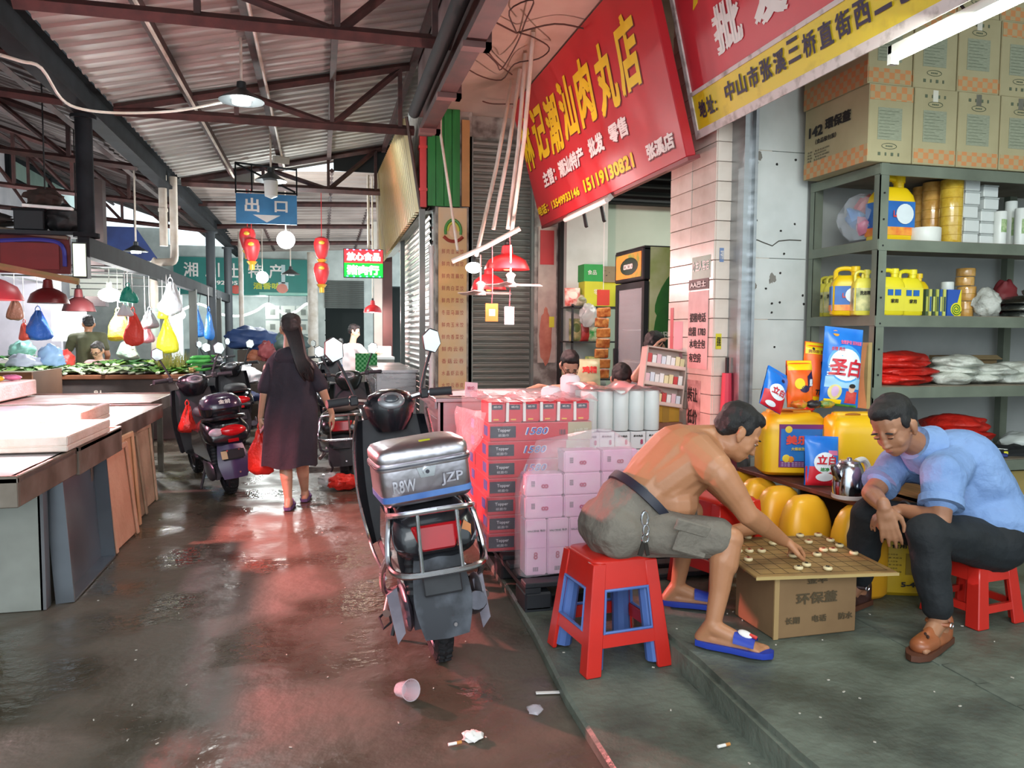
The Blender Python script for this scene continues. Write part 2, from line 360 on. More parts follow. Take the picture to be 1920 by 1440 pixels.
# ---- shop 2 interior ----
m_shopw = M('b9c2b2', .8, h2='aeb7a6', sc=2)
struct('wall_shop_side', MB().bb((2.62, 8.40, .16), (7.5, 8.6, 3.0)), m_shopw, sm=False)
pl = struct('pillar_white', MB().bb((2.64, 8.2, .16), (3.12, 8.4, 3.4)), M('d3d6cf', .7, h2='c2c5bd', sc=3, det=8), sm=False)
struct('wall_shop_back', MB().bb((7.3, -2, .16), (7.5, 8.4, 3.9)), m_shopw, sm=False)
lv = bpy.data.objects.new('ceiling_shop', None); COL.objects.link(lv); lv['kind'] = 'structure'
s0 = part('slat', MB().box((5.1, 0, 0), (4.9, .09, .02), (.5, 0, 0)), M('1d201f', .5), lv, sm=False)
s0.location = (0, 8.3, 2.92)
for i in range(1, 11): s = s0.copy(); COL.objects.link(s); s.parent = lv; s.location = (0, 8.3-i*.05, 2.92+i*.085)
part('dark_board', MB().bb((2.64, 8.3, 2.9), (7.3, 8.39, 3.82)), m_black, lv, sm=False)
struct('trim_4', MB().bb((2.60, 8.30, .16), (2.64, 8.40, 3.4)), M('3b3d3c', .4, .6), sm=False)
# ---- tiled pillar between the two shops ----
XP, YP0, YP1 = 2.47, 4.56, 5.22
tp = bpy.data.objects.new('pillar_tiled', None); COL.objects.link(tp); tp['kind'] = 'structure'
part('core', MB().bb((XP+.006, YP0+.006, .1), (2.86, YP1, 3.82)), M('6b625a', .9), tp, sm=False)
m_pt = M('d8cbbf', .35, h2='c4b3a5', sc=5, det=7, lo=.45, hi=.7)
tw = (YP1-YP0)/2; thh = .125
t0 = part('tile', MB().bb((0, .002, .002), (.012, tw-.002, thh-.002)), m_pt, tp, bev=.002, sm=False)
t1 = part('tile', MB().bb((.002, 0, .002), (.128, .012, thh-.002)), m_pt, tp, bev=.002, sm=False)
t0.location = (XP-.006, YP0, .16); t1.location = (XP, YP0-.006, .16)
for i in range(29):
    for j in range(2):
        if i+j:
            s = t0.copy(); COL.objects.link(s); s.parent = tp; s.location = (XP-.006+.0025*math.sin(i*7.1+j*3), YP0+j*tw, .16+i*thh)
    for j in range(3):
        if i+j:
            s = t1.copy(); COL.objects.link(s); s.parent = tp; s.location = (XP+j*.13, YP0-.006+.002*math.sin(i*5.1+j*2), .16+i*thh)
# shutter guide of the near shop
gd = struct('trim_5', MB().bb((2.57, 4.40, .16), (2.60, 4.56, 3.8)).bb((2.60, 4.44, .16), (2.66, 4.47, 3.8)).bb((2.645, 4.40, .16), (2.665, 4.56, 3.8)), m_alu, sm=False)
part('groove', MB().bb((2.60, 4.47, .16), (2.645, 4.55, 3.8)), m_black, gd, sm=False)
# ---- near shop walls: white panels ----
wp = bpy.data.objects.new('wall_white', None); COL.objects.link(wp); wp['kind'] = 'structure'
part('core', MB().bb((2.70, 4.565, .16), (3.14, 4.7, 3.82)).bb((2.87, 4.7, .1), (7.3, 4.8, 3.9)), M('b4b8b6', .85), wp, sm=False)
m_panel = M('d6dad8', .55, h2='c3c8c5', sc=3.5, det=8, lo=.4, hi=.7)
zs = [.16, .62, 1.07, 1.53, 1.93, 2.62, 3.3, 3.82]
for a, c in zip(zs, zs[1:]):
    part('panel', MB().bb((2.715, 4.55, a+.002), (3.125, 4.566, c-.002)), m_panel, wp, bev=.002, sm=False)
struct('wall_shelf', MB().bb((3.14, 4.58, .16), (7.3, 4.72, 3.82)), M('adb0ad', .8, h2='9fa29f', sc=3), sm=False)

struct('wall_dark_board', MB().bb((.22, 12.44, 3.92), (1.25, 12.47, 4.36)), M('23292a', .7), sm=False)
struct('wall_clerestory', MB().bb((-2.1, 12.44, 3.60), (-.95, 12.47, 3.98)), M('8f8d88', .6), sm=False)
# ================= SIGNS =================
m_red = M('c4262f', .35, h2='b21f2a', sc=1.5); m_yel = M('f0cf12', .5); m_wht = M('f0ebe6', .5); m_navy = M('3a3048', .6); m_ink = M('26221f', .7)
t = thing('shop_sign', 'red shop sign with big yellow characters leaning out over the meatball shop', 'sign', (2.3, 8.03, 2.57))
u, w = V((0, -1, 0)), V((-.33, 0, 1.21)).normalized(); o = V((2.3, 8.03, 2.57)); nn = u.cross(w)
b = MB().prism([(0, 0), (3.38, 0), (3.38, 1.27), (0, 1.27)], -.07, o, u, w); part('panel', b, m_red, t, w=True, bev=.006, sm=False)
b = MB().prism([(-.01, -.025), (3.39, -.025), (3.39, .0), (-.01, 0)], -.09, o, u, w); part('bottom_trim', b, M('7d2a2c', .5), t, w=True, sm=False)
m_sh = M('6d1219', .5)
def sg(body, s, h, W_, H_, mat, bold=.02, sh=None, shear=0, par=t, oo=None, uu=u, ww=w, lift=.003):
    q = (oo or o)+uu*s+ww*h
    if sh: txt(body, sh, par, q+uu*.012-ww*.012, uu, ww, W=W_, H=H_, bold=bold, shear=shear, name='lettering_shadow', lift=lift-.0015)
    return txt(body, mat, par, q, uu, ww, W=W_, H=H_, bold=bold, shear=shear, lift=lift)
for i, ch in enumerate('林记潮汕肉丸店'):
    sg(ch, .04+i*.437+(.02 if i > 4 else 0), .57+.02*math.sin(i*2.2), .39 if i else .34, .50, m_yel, .022, m_sh, .12)
sg('主营：潮汕特产', .44, .33, 1.22, .15, m_wht, .03, m_sh); sg('批发', 1.80, .335, .34, .15, m_wht, .03, m_sh); sg('零售', 2.27, .335, .36, .145, m_wht, .03, m_sh)
sg('电话：13549933146', .03, .10, 1.33, .10, m_yel, .025, m_sh); sg('15119130821', 1.50, .10, 1.10, .11, m_yel, .025, m_sh); sg('张溪店', 2.84, .09, .43, .11, m_wht, .03, m_sh)
tb = thing('sign_tube_lamp', 'unlit white tube lamp along the bottom edge of the red shop sign', 'lamp', (2.26, 5.9, 2.52))
a, c = P(1060, 412, X=2.26), P(1138, 375, X=2.26)
part('tube', MB().cyl(a, c, .022, n=10), M('e8e6e0', .4), tb, w=True); part('housing', MB().tube([a+V((.03, 0, .025)), c+V((.03, 0, .025))], .03, 4), M('d8d4cc', .5), tb, w=True)
for px, py in ((1095, 400), (1128, 388)):
    q = P(px, py, X=2.32); part('bracket', MB().tube([q, q+V((.0, -.07, -.13))], .018, 4), m_black, tb, w=True)
t = thing('shop_sign', 'red and yellow shop sign with navy address characters, white framed and grimy', 'sign', (2.4, 4.69, 2.73))
o2 = V((2.4, 4.69, 2.73)); w2 = V((-.24, 0, 1)).normalized()
part('panel', MB().prism([(0, 0), (3.3, 0), (3.3, 1.0), (0, 1.0)], -.05, o2, u, w2), M('d23a45', .4, h2='c62f3c', sc=2), t, w=True, sm=False)
part('yellow_band', MB().prism([(.02, .02), (3.3, .02), (3.3, .235), (.02, .235)], .004, o2, u, w2), M('e3c723', .45, h2='c3a71c', sc=9, lo=.55, hi=.8), t, w=True, sm=False)
m_fr = M('d8cdc9', .6, h2='8d7f76', sc=14, lo=.5, hi=.75)
for q in ([(-.02, -.03), (3.3, -.03), (3.3, .02), (-.02, .02)], [(.02, .235), (3.3, .235), (3.3, .26), (.02, .26)], [(-.02, .02), (.02, .02), (.02, 1.0), (-.02, 1.0)]):
    part('frame_strip', MB().prism(q, .012, o2, u, w2), m_fr, t, w=True, sm=False)
kw = dict(par=t, oo=o2, ww=w2)
for i, ch in enumerate('地址：'): sg(ch, .08+i*.10, .075, .085 if i < 2 else .018, .11 if i < 2 else .06, m_navy, .02, lift=.008, **kw)
for i, ch in enumerate('中山市张溪三桥直街西一巷二'): sg(ch, .41+i*.128, .085 if ch not in '一二三' else .10, .105, .115 if ch not in '一' else .02, m_navy, .02, lift=.008, **kw)
sg('批', .40, .36, .30, .27, m_wht, .035, lift=.004, **kw); sg('发', .82, .36, .30, .27, m_wht, .035, lift=.004, **kw)
part('lettering', MB().prism([(.22, .70), (.28, .72), (.36, .86), (.30, .86)], .004, o2, u, w2), m_yel, t, w=True, sm=False)
# tube lamp, lit
tl = thing('tube_lamp', 'lit fluorescent tube lamp glowing white below the yellow address band', 'lamp', (2.46, 2.4, 2.68))
part('tube', MB().cyl((2.46, 2.98, 2.645), (2.46, 1.75, 2.645), .016, n=10), M('f4ffef', .3, em=14), tl, w=True)
part('housing', MB().bb((2.44, 1.72, 2.665), (2.48, 3.0, 2.70)), M('dfe4dc', .5), tl, w=True, sm=False)
for y in (2.99, 1.74): part('end_cap', MB().bb((2.44, y-.012, 2.62), (2.48, y+.012, 2.70)), M('d5d8d2', .5), tl, w=True, sm=False)
b = MB().cyl((2.46, 2.6, 2.7), (2.4, 2.6, 2.76), .006, n=6); part('wire', b, m_ink, tl, w=True)
# ================= SHELF =================
XS, YS, YB = 3.13, 3.87, 4.52
m_rack = M('7e8677', .45, .3, h2='6b7265', sc=4, det=6); m_bd = M('8b8170', .7, h2='71685a', sc=4)
sf = thing('storage_rack', 'grey green steel storage rack with six shelves against the white wall', 'shelf', (XS, YS, .16))
for x, y in ((XS, YS), (XS, YB-.045), (4.68, YB-.045), (4.75, YS), (6.3, YS), (6.3, YB-.045)):
    if (x, y) == (4.75, YS): continue
    part('post', MB().bb((x, y, .16), (x+.006, y+.05, 2.42)).bb((x, y, .16), (x+.06, y+.006, 2.42)), m_rack, sf, w=True, sm=False)
LV = [2.42, 1.99, 1.55, 1.13, .67, .25]
for z in LV:
    part('shelf_board', MB().bb((XS+.01, YS+.012, z-.016), (6.35, YB, z)), m_bd, sf, w=True, sm=False)
    part('rail', MB().bb((XS, YS-.003, z-.068), (6.35, YS+.012, z-.004)), m_rack, sf, w=True, sm=False)
    part('side_rail', MB().bb((XS-.004, YS, z-.062), (XS+.008, YB, z-.004)), m_rack, sf, w=True, sm=False)
for k in range(0):
    pass
hl = MB()
for k in range(14): hl.cyl((XS+.03, YS-.0045, .3+k*.15), (XS+.03, YS-.002, .3+k*.15), .006, n=6)
part('bolt_holes', hl, m_black, sf, w=True)['kind'] = 'stuff'
# ---- cartons on top ----
def chk(c1, c2, s):
    m = M(c1, .8, h2=c2, sc=s+.001); nt = m.node_tree; n = nt.nodes
    ck = n.new('ShaderNodeTexChecker'); ck.inputs['Scale'].default_value = s; ck.inputs['Color1'].default_value = lin(c1); ck.inputs['Color2'].default_value = lin(c2)
    tc = [x for x in n if x.type == 'TEX_COORD'][0]; mp = n.new('ShaderNodeMapping'); mp.inputs['Location'].default_value = (.003, .003, .003)
    nt.links.new(tc.outputs['Object'], mp.inputs[0]); nt.links.new(mp.outputs[0], ck.inputs[0]); nt.links.new(ck.outputs['Color'], n['Principled BSDF'].inputs['Base Color']); return m
m_ctn = M('b3aa86', .8, h2='a69c78', sc=3); m_chk = chk('c98a58', 'b5a078', 28.0); m_gray = M('9da28c', .8, h2='8b917c', sc=40, stretch=(1, 1, 6))
def carton(flip, side=False):
    t = thing('carton', 'tan food box carton', 'box', (0, 0, 0), 0, 'cartons stacked on the storage rack')
    part('body', MB().bb((0, 0, 0), (.295, .6, .435)), m_ctn, t, bev=.004, sm=False)
    f = (lambda z: .435-z) if flip else (lambda z: z)
    def pr(n, x0, x1, z0, z1, m): part(n, MB().bb((x0, -.002, min(f(z0), f(z1))), (x1, .001, max(f(z0), f(z1)))), m, t, sm=False)
    pr('check_band', .004, .291, .345, .425, m_chk); pr('print_block', .06, .22, .125, .305, m_gray)
    b = MB().tube([(.14+.05*math.cos(a*PI/8), -.002, f(.09)+.016*math.sin(a*PI/8)) for a in range(16)], .0018, 4, closed=True)
    for i in range(4): b.bb((.118+i*.012, -.002, f(.09)-.004), (.126+i*.012, 0, f(.09)+.004))
    for i in range(4): b.box((.075+i*.043, -.001, f(.045)), (.016-.006*(i % 2), .003, .018))
    for i in range(9): b.bb((.068, -.003, f(.285-i*.018)-.001), (.20-.03*(i % 3), -.001, f(.285-i*.018)+.001))
    part('printed_marks', b, M('5f6a55', .8), t, sm=False)['kind'] = 'stuff'
    return t
ca, cb = carton(False), carton(True)
tape = M('e8e6d8', .15, spec=1)
first = {0: True, 1: True}
for r in range(3):
    for c in range(5):
        fl = [[0, 1, 1, 1, 1], [1, 0, 1, 0, 1], [0, 1, 0, 1, 0]][r][c]; fl = (0 if fl else 1); src = cb if fl == 0 else ca
        z = 2.422+r*.4365; loc = (3.03+c*.304-.006*r, 3.86+.012*((c*3+r) % 3), z)
        lab = 'tan carton with checked band, %s row %s on the storage rack' % (('bottom', 'middle', 'top')[r], ('at the pillar end', 'second from the pillar end', 'third from the pillar end', 'fourth from the pillar end', 'fifth from the pillar end')[c])
        if first[fl]: first[fl] = False; src.location = loc; k = src; k['label'] = lab
        else: k = dup(src, loc, label=lab)
        if r == 0 and c == 0:   # its end faces the aisle, with print
            k['label'] = 'tan carton printed 142 on its pinkish end, bottom row beside the white pillar'
            part('end_print', MB().bb((-.002, .002, .0), (.001, .598, .10)), m_chk, k, sm=False)
            L = V(loc); uu = V((0, -1, 0))
            txt('142', m_ink, k, L+V((-.002, .55, .25)), uu, Z1, W=.14, H=.065, bold=.03); txt('環保蓋', m_ink, k, L+V((-.002, .39, .265)), uu, Z1, W=.24, H=.07, bold=.03)
            txt('（食品级包装）', m_ink, k, L+V((-.002, .48, .20)), uu, Z1, W=.2, H=.032, bold=.01)
            for i in range(4): txt('名称规格数量净重'[i*2:i*2+2]+'：食品包装材料', m_ink, k, L+V((-.002, .56, .155-i*.018)), uu, Z1, W=.22-.03*(i % 2), H=.013)
        if r == 1 and c == 0: part('end_print', MB().bb((-.002, .002, .0), (.001, .598, .13)), m_chk, k, sm=False)
        if r == 0 and c > 0: part('tape', MB().bb((.12, -.004, .36), (.155, .0, .425)), tape, k, sm=False)
# ---- jugs ----
m_jy = M('f3cf17', .35, h2='eac214', sc=2, sss=.05); m_jp = M('ece05a', .35, h2='e3d54e', sc=2); m_jo = M('f2b51b', .35); m_lblue = M('1e5fae', .4, h2='2b79c9', sc=5)
def jug(h, w, d, mat, lab, label, words_, wc, band=None, group='yellow cleaner jugs on the rack'):
    t = thing('detergent_jug', label, 'bottle', (0, 0, 0), 0, group)
    b = MB().sq([(w*.44, d*.44, 0), (w*.5, d*.5, h*.03), (w*.5, d*.5, h*.62), (w*.46, d*.47, h*.7), (w*.34, d*.36, h*.80), (w*.3, d*.3, h*.82)], e=5)
    part('body', b, mat, t, ang=50)
    part('handle', MB().tube(arc([(-w*.36, 0, h*.74), (-w*.34, 0, h*.92), (-w*.1, 0, h*.97), (w*.16, 0, h*.93), (w*.2, 0, h*.80)], 4), w*.075, 8), mat, t)
    part('cap', MB().lathe([(w*.12, h*.80), (w*.12, h*.90), (w*.15, h*.90), (w*.15, h*1.0), (w*.13, h*1.01)], 14, (w*.2, 0, 0)), mat, t)
    part('label', MB().bb((-w*.42, -d*.505, h*.1), (w*.42, -d*.47, h*.6)).bb((-w*.505, -d*.4, h*.1), (-w*.47, d*.4, h*.6)), lab, t, sm=False)
    if band: part('label_band', MB().bb((-w*.425, -d*.515, h*.1), (w*.425, -d*.48, h*.22)).bb((-w*.512, -d*.4, h*.1), (-w*.48, d*.4, h*.22)), band, t, sm=False)
    if words_: txt(words_, wc, t, (-w*.2, -d*.52, h*.36), X1, Z1, W=w*.55, H=h*.1, bold=.03, world=False)
    return t
m_lcream = M('e8dfa0', .5, h2='8f9a6a', sc=16); m_lgrn = M('e9dd3f', .5); m_orange = M('e2602a', .4, h2='f0a53a', sc=18); m_rdw = M('d63a34', .5)
Z2, Z3 = 1.99, 1.55
j1 = jug(.40, .25, .16, m_jy, m_lblue, 'big yellow jug with blue label beside the rack post on the upper shelf', 'LABOUR', m_rdw, m_orange)
q = P(1668, 447, Y=4.06); j1.location = (q.x, 4.06, Z2)
part('label_spot', MB().tube([(0.03, -.088, .165), (0.03, -.084, .165)], [.06, .06], 18), M('dfe9ee', .5), j1)
j2 = dup(j1, (P(1588, 590, Y=4.12).x, 4.12, Z3), rz=-.5, scale=(.78, .8, .74), label='orange yellow jug with blue and red label among pale bottles, left of rack post')
j3 = dup(j1, (P(1722, 590, Y=4.06).x, 4.10, Z3), rz=.25, scale=(.6, .75, .66), label='yellow jug with a half hidden orange label beside the thin green boxes')
s1 = jug(.27, .12, .085, m_jp, m_lcream, 'pale yellow bottle', None, None)
txt('洗洁精', m_ink, s1, (-.03, -.046, .12), X1, Z1, W=.06, H=.025, bold=.02, world=False)
for i, (px, lab) in enumerate(((1540, 'pale yellow bottle at the wall end of the third shelf row'), (1550, 'pale yellow bottle second from the wall end of its row'), (1562, 'pale yellow bottle touching the orange yellow jug on its wall side'), (1615, 'pale yellow bottle between the orange yellow jug and the rack post'), (1629, 'pale yellow bottle half hidden behind the rack post'))):
    q = V((P(px, 590, X=3.26).x, P(px, 590, X=3.26).y, Z3)) if i < 3 else V((P(px, 590, Y=4.02).x, 4.02, Z3))
    if i < 3: q = V((3.26, P(px, 590, X=3.26).y, Z3))
    if i == 0: s1.location = q; s1['label'] = lab; s1.rotation_euler = (0, 0, -.9); s1.scale = (.95,)*3
    else: dup(s1, q, rz=-.9 if i < 3 else -.3, label=lab, scale=1.0)
s2 = jug(.28, .17, .10, M('f0df2a', .35), m_lgrn, 'bright yellow jug with blue squares on its label, nearest the rack post', None, None)
part('label_square', MB().bb((-.05, -.056, .12), (-.015, -.05, .155)), m_lblue, s2, sm=False); part('label_square', MB().bb((.0, -.056, .12), (.04, -.05, .155)), m_lblue, s2, sm=False)
txt('家用', m_ink, s2, (-.03, -.056, .075), X1, Z1, W=.05, H=.025, bold=.02, world=False)
s2.location = (P(1665, 592, Y=4.0).x, 4.0, Z3); dup(s2, (P(1697, 592, Y=4.04).x, 4.03, Z3), label='bright yellow jug with blue squares, second from the rack post')
# ---- thin boxes, coil box, tapes ----
m_tb = [M('4a5d3d', .5), M('c9c86b', .5), M('3c4f45', .5), M('b9bd55', .5), M('2f5a9a', .5), M('cfd26a', .5)]
for i in range(6):
    x = P(1737+i*6.6, 595, Y=4.0).x
    t = thing('flat_box', 'slim upright green and yellow box, number %s from the jugs in its row' % ('one two three four five six'.split()[i]), 'box', (x, 4.0, Z3), 0, 'slim boxes on the rack')
    part('body', MB().bb((-.009, 0, 0), (.009, .12, .165)), m_tb[i], t, sm=False); part('stripe', MB().bb((-.0065, -.001, .03), (.0065, .002, .12)), m_tb[(i+3) % 6], t, sm=False)
cx = P(1788, 596, Y=4.0).x
t = thing('coil_box', 'blue and yellow mosquito coil box with a green spiral', 'box', (cx, 4.0, Z3))
part('body', MB().bb((-.05, 0, 0), (.05, .12, .165)), M('2c58b5', .45), t, sm=False); part('yellow_panel', MB().prism([(-.0, 0), (.05, 0), (.05, .165), (.045, .165)], -.002, (0, -.001, 0), X1, Z1), M('f1e32a', .5), t, sm=False)
part('yellow_disc', MB().cyl((.015, .0, .045), (.015, -.002, .045), .04, n=20), M('f1e32a', .5), t)
part('spiral', MB().tube([(.015+.001*a*math.cos(a*.5), -.004, .045+.001*a*math.sin(a*.5)) for a in range(6, 38)], .0028, 5), M('1f7a3c', .5), t)
part('white_tin', MB().lathe([(.035, .165), (.037, .17), (.037, .21), (.035, .215)], 16, (.0, .06, 0)), M('d8dcd8', .4), t)
def roll(n, x, y, z, r, h, mat, label, group, core=True):
    t = thing(n, label, 'roll', (x, y, z), 0, group)
    part('body', MB().lathe([(r*.97, 0), (r, .004), (r, h-.004), (r*.97, h)], 24), mat, t)
    if core:
        part('core', MB().lathe([(r*.45, h-.004), (r*.45, h+.003), (r*.36, h+.003), (r*.36, h-.03)], 16), M('b8945c', .8), t)
    k = max(1, round(h/.06))
    for i in range(1, k): part('joint', MB().lathe([(r+.0004, h*i/k-.0015), (r+.0012, h*i/k), (r+.0004, h*i/k+.0015)], 24), M('b08a2c', .5), t)
    return t
m_tp = M('c9a02e', .12, h2='d8b548', sc=30, coat=.6); m_tp2 = M('c58f45', .12, h2='d9a95e', sc=30, coat=.6)
for i, (px, Y_, r, h, m, l) in enumerate(((1728, 4.26, .065, .39, m_tp2, 'tall column of brown tape rolls furthest back on the upper shelf'), (1746, 4.16, .062, .40, m_tp2, 'tall column of tan tape rolls in the middle of three'), (1781, 4.02, .065, .39, m_tp, 'tall column of golden tape rolls next to the white packets'))):
    roll('tape_column', P(px, 450, Y=Y_).x, Y_, Z2, r, h, m, l, 'tape columns')
roll('tape_roll', P(1729, 449, Y=3.99).x, 3.97, Z2, .088, .085, M('e6e8e2', .4), 'wide low white tape roll in front of the brown tape columns', 'tape')
for i, (px, z, r, h) in enumerate(((1797, 0, .05, .1), (1806, .105, .055, .09), (1808, .2, .055, .055), (1809, .26, .056, .05))):
    roll('tape_roll', P(1808, 590, Y=4.14).x+.01*math.sin(i*2), 4.14, Z3+z, r, h, m_tp2, 'brown packing tape roll, %s of the pile beside the coil box' % ('lowest', 'second', 'third', 'topmost')[i], 'brown tape pile')
m_pk = M('d9dddb', .5, h2='cdd2d0', sc=5)
for j, (px, n, dx) in enumerate(((1820, 5, .0), (1850, 5, .002))):
    for i in range(n):
        x = P(px, 450, Y=4.0).x; h = .075 if j else .083
        t = thing('white_packet', 'plain white tissue packet, %s from the bottom of the %s pile' % (('first', 'second', 'third', 'fourth', 'fifth')[i], ('taller', 'slanting')[j]), 'packet', (x+.008*math.sin(i*2.3+j)+dx*i*3, 4.0, Z2+i*h), 0, 'white packets on the upper shelf')
        part('body', MB().bb((-.055, 0, 0), (.055, .12, h-.012)), m_pk, t, bev=.004, sm=False); part('seam', MB().bb((-.056, -.001, h-.012), (.056, .121, h-.003)), M('b5bab8', .6), t, sm=False)
for i, (px, Y_, h) in enumerate(((1874, 3.98, .21), (1893, 4.1, .30), (1912, 4.0, .24), (1935, 4.06, .3))):
    t = thing('film_roll', 'white cling film tube with green vegetable print, %s' % ('shortest one beside the white packets', 'tall one behind the shortest', 'one at the picture edge', 'one beyond the picture edge')[i], 'roll', (P(px, 452, Y=Y_).x, Y_, Z2), 0, 'cling film tubes')
    part('body', MB().lathe([(.034, 0), (.035, .004), (.035, h-.004), (.033, h), (.012, h), (.012, h-.03)], 18), M('e4e8e4', .35), t)
    part('print', MB().grid(lambda a, c: V((.0353*math.cos(-2.2+a*1.4), .0353*math.sin(-2.2+a*1.4), .08+c*h*.38)), 8, 1), M('5a8f4a', .5, h2='c7d3a5', sc=30), t)
def lump(name, c, r, mat, label, cat, group=None, amp=.35, fr=2.6, seed=1, n=26, m=16, rot=None, parent=None, pert=0):
    b = MB().ell((0, 0, r[2]), r, n, m, rot, amp, fr, seed)
    if pert: b.jit(pert, 14, seed)
    zm = min(p.z for p in b.v); b.v = [V((p.x, p.y, max(p.z, zm+r[2]*.18)-zm-r[2]*.18)) for p in b.v]
    o = part(name, b, mat, parent, ang=60); o.location = c
    return tag(o, label, cat, group) if parent is None else o
# toy bag
t = thing('toy_bag', 'clear bag of mixed plastic toys at the wall end of the upper shelf', 'bag', (3.35, 4.2, Z2))
for i, (dx, dy, dz, m) in enumerate(((.0, -.05, .05, '2b3350'), (-.1, .02, .16, '4a86c8'), (.05, .05, .15, '7fa6cf'), (.12, -.02, .14, 'd8452f'), (-.02, .03, .25, 'cc3a3e'), (-.08, -.06, .1, 'c77d94'), (.08, -.06, .08, '9a2f38'))):
    part('toy', MB().ell((dx, dy, dz), (.09, .06, .05), 10, 6, (i, i*.7, 0), .4, 3, i), M(m, .4), t)
part('film', MB().ell((0, 0, .15), (.22, .14, .17), 18, 12, None, .3, 3, 3), M('dfe6ee', .12, alpha=.28, spec=.8), t)
# right end things
def bagm(h, h2=None, a=1): return M(h, .35, h2=h2, sc=12, bump=.6, bsc=30, alpha=a)
lump('plastic_bag', (P(1850, 598, Y=4.05).x, 4.05, Z3), (.085, .07, .09), bagm('c9cac2', 'aeb0a8'), 'crumpled white plastic bag beside the steel lids', 'bag', seed=4, pert=.012)
lump('red_bucket', (P(1882, 595, Y=4.25).x, 4.25, Z3), (.08, .07, .13), M('7d2a2e', .6), 'dark red wrapped bundle behind the steel lids', 'bundle', seed=6, amp=.25)
for i in range(3):
    t = thing('pot_cover', 'shiny steel pot lid, %s of the pile at the picture edge' % ('lowest', 'middle', 'topmost')[i], 'lid', (P(1915, 597, Y=4.1).x, 4.08, Z3+.0+i*.045), 0, 'steel lids')
    part('dome', MB().lathe([(.16, 0), (.165, .006), (.15, .02), (.1, .045), (.03, .055), (.005, .056)], 28), steel('c6c9c6', .2), t); 
    if i == 2: part('knob', MB().lathe([(.01, .055), (.02, .07), (.022, .085), (.012, .09)], 12), steel('c6c9c6', .2), t)
# flat clothes bags on shelves 4, 5
m_rb = M('c8281d', .45, h2='a81e16', sc=9, bump=.7, bsc=18); m_wb = M('d3d6cc', .5, h2='b7bbb0', sc=10, bump=.8, bsc=22)
Zq = 1.13
def flat_bag(x, y, z, r, mat, lab, grp, s): return lump('folded_bag', (x, y, z), r, mat, lab, 'bag', grp, amp=.32, fr=1.7, seed=s, pert=.006, n=34, m=18)
xa = P(1690, 727, Y=4.05).x
for i in range(4): flat_bag(xa-.02+.035*(i % 2), 4.05+.02*i, Zq+i*.042, (.19, .14, .04), m_rb, 'bundle of red plastic bags, %s layer on the shelf left of the white bags' % ('lowest', 'second', 'third', 'top')[i], 'red bag bundles', i+3)
for i, (px, dz, lab) in enumerate(((1775, 0, 'bundle of white bags lowest and next to the red ones'), (1835, 0, 'bundle of white bags lowest in the middle'), (1900, 0, 'bundle of white bags lowest at the picture edge'), (1790, .05, 'bundle of white bags upper, next to the red ones'), (1850, .05, 'bundle of white bags upper, in the middle'), (1905, .055, 'bundle of white bags upper, at the picture edge'), (1785, .1, 'bundle of white bags on top of the pile'))):
    flat_bag(P(px, 727, Y=4.06).x, 4.05+.03*(i % 2), Zq+dz, (.14, .14, .042), m_wb, lab, 'white bag bundles', i+11)
t = thing('open_box', 'shallow brown cardboard box behind the white bags on its shelf', 'box', (P(1800, 690, Y=4.38).x, 4.36, Zq)); part('body', MB().bb((-.2, -.08, 0), (.2, .08, .17)), M('8a7350', .8), t, sm=False); part('flap', MB().box((.1, -.1, .16), (.2, .05, .005), (.5, 0, 0)), M('a08a63', .8), t, sm=False)
for i in range(3): flat_bag(P(1795+i*8, 850, Y=4.0).x, 4.05+.02*i, .672+i*.075, (.25-.02*i, .16, .055), m_rb, 'stack of red plastic bags behind the blue shirt, %s' % ('lowest', 'middle', 'topmost')[i], 'red bags behind the seated man', i+21)
for i, (c, l) in enumerate((('1f2f7a', 'navy'), ('e3d93a', 'yellow'), ('dfe3de', 'white'), ('2f8f55', 'green'))):
    x = P(1850+i*9, 860, Y=4.0).x
    solo('marker_pack', MB().box((0, 0, .012), (.2, .03, .022), (0, .05*i, -.5+.12*i)), M(c, .4), '%s flat pack on the shelf beside the blue shirt' % l, 'packet', bev=.004).location = (x, 3.98+.03*i, .672+.012*i)
lump('bowl_stack', (P(1915, 850, Y=4.15).x, 4.15, .67), (.14, .12, .07), M('c9d0cb', .4), 'white bag bundle at the end of the shelf beside flat packs', 'bag', seed=31, amp=.2)
t = thing('brown_carton', 'brown carton with a yellow strap on the bottom shelf', 'box', (P(1905, 985, Y=4.0).x, 3.93, .252))
part('body', MB().bb((-.22, 0, 0), (.3, .45, .33)), M('a58f54', .8, h2='93804c', sc=4), t, sm=False); part('strap', MB().box((.04, -.003, .17), (.52, .006, .018), (0, -.05, 0)), M('d6cf3c', .5), t, sm=False); part('handle_hole', MB().ell((.06, -.001, .11), (.05, .004, .02), 12, 6), m_black, t)
solo('dark_bundle', MB().ell((0, 0, .07), (.35, .12, .07), 16, 9, None, .4, 3, 5), M('15181a', .8), 'black flat bundle lying on the brown carton under the shelf', 'bundle').location = (P(1905, 985, Y=4.0).x, 4.05, .585)
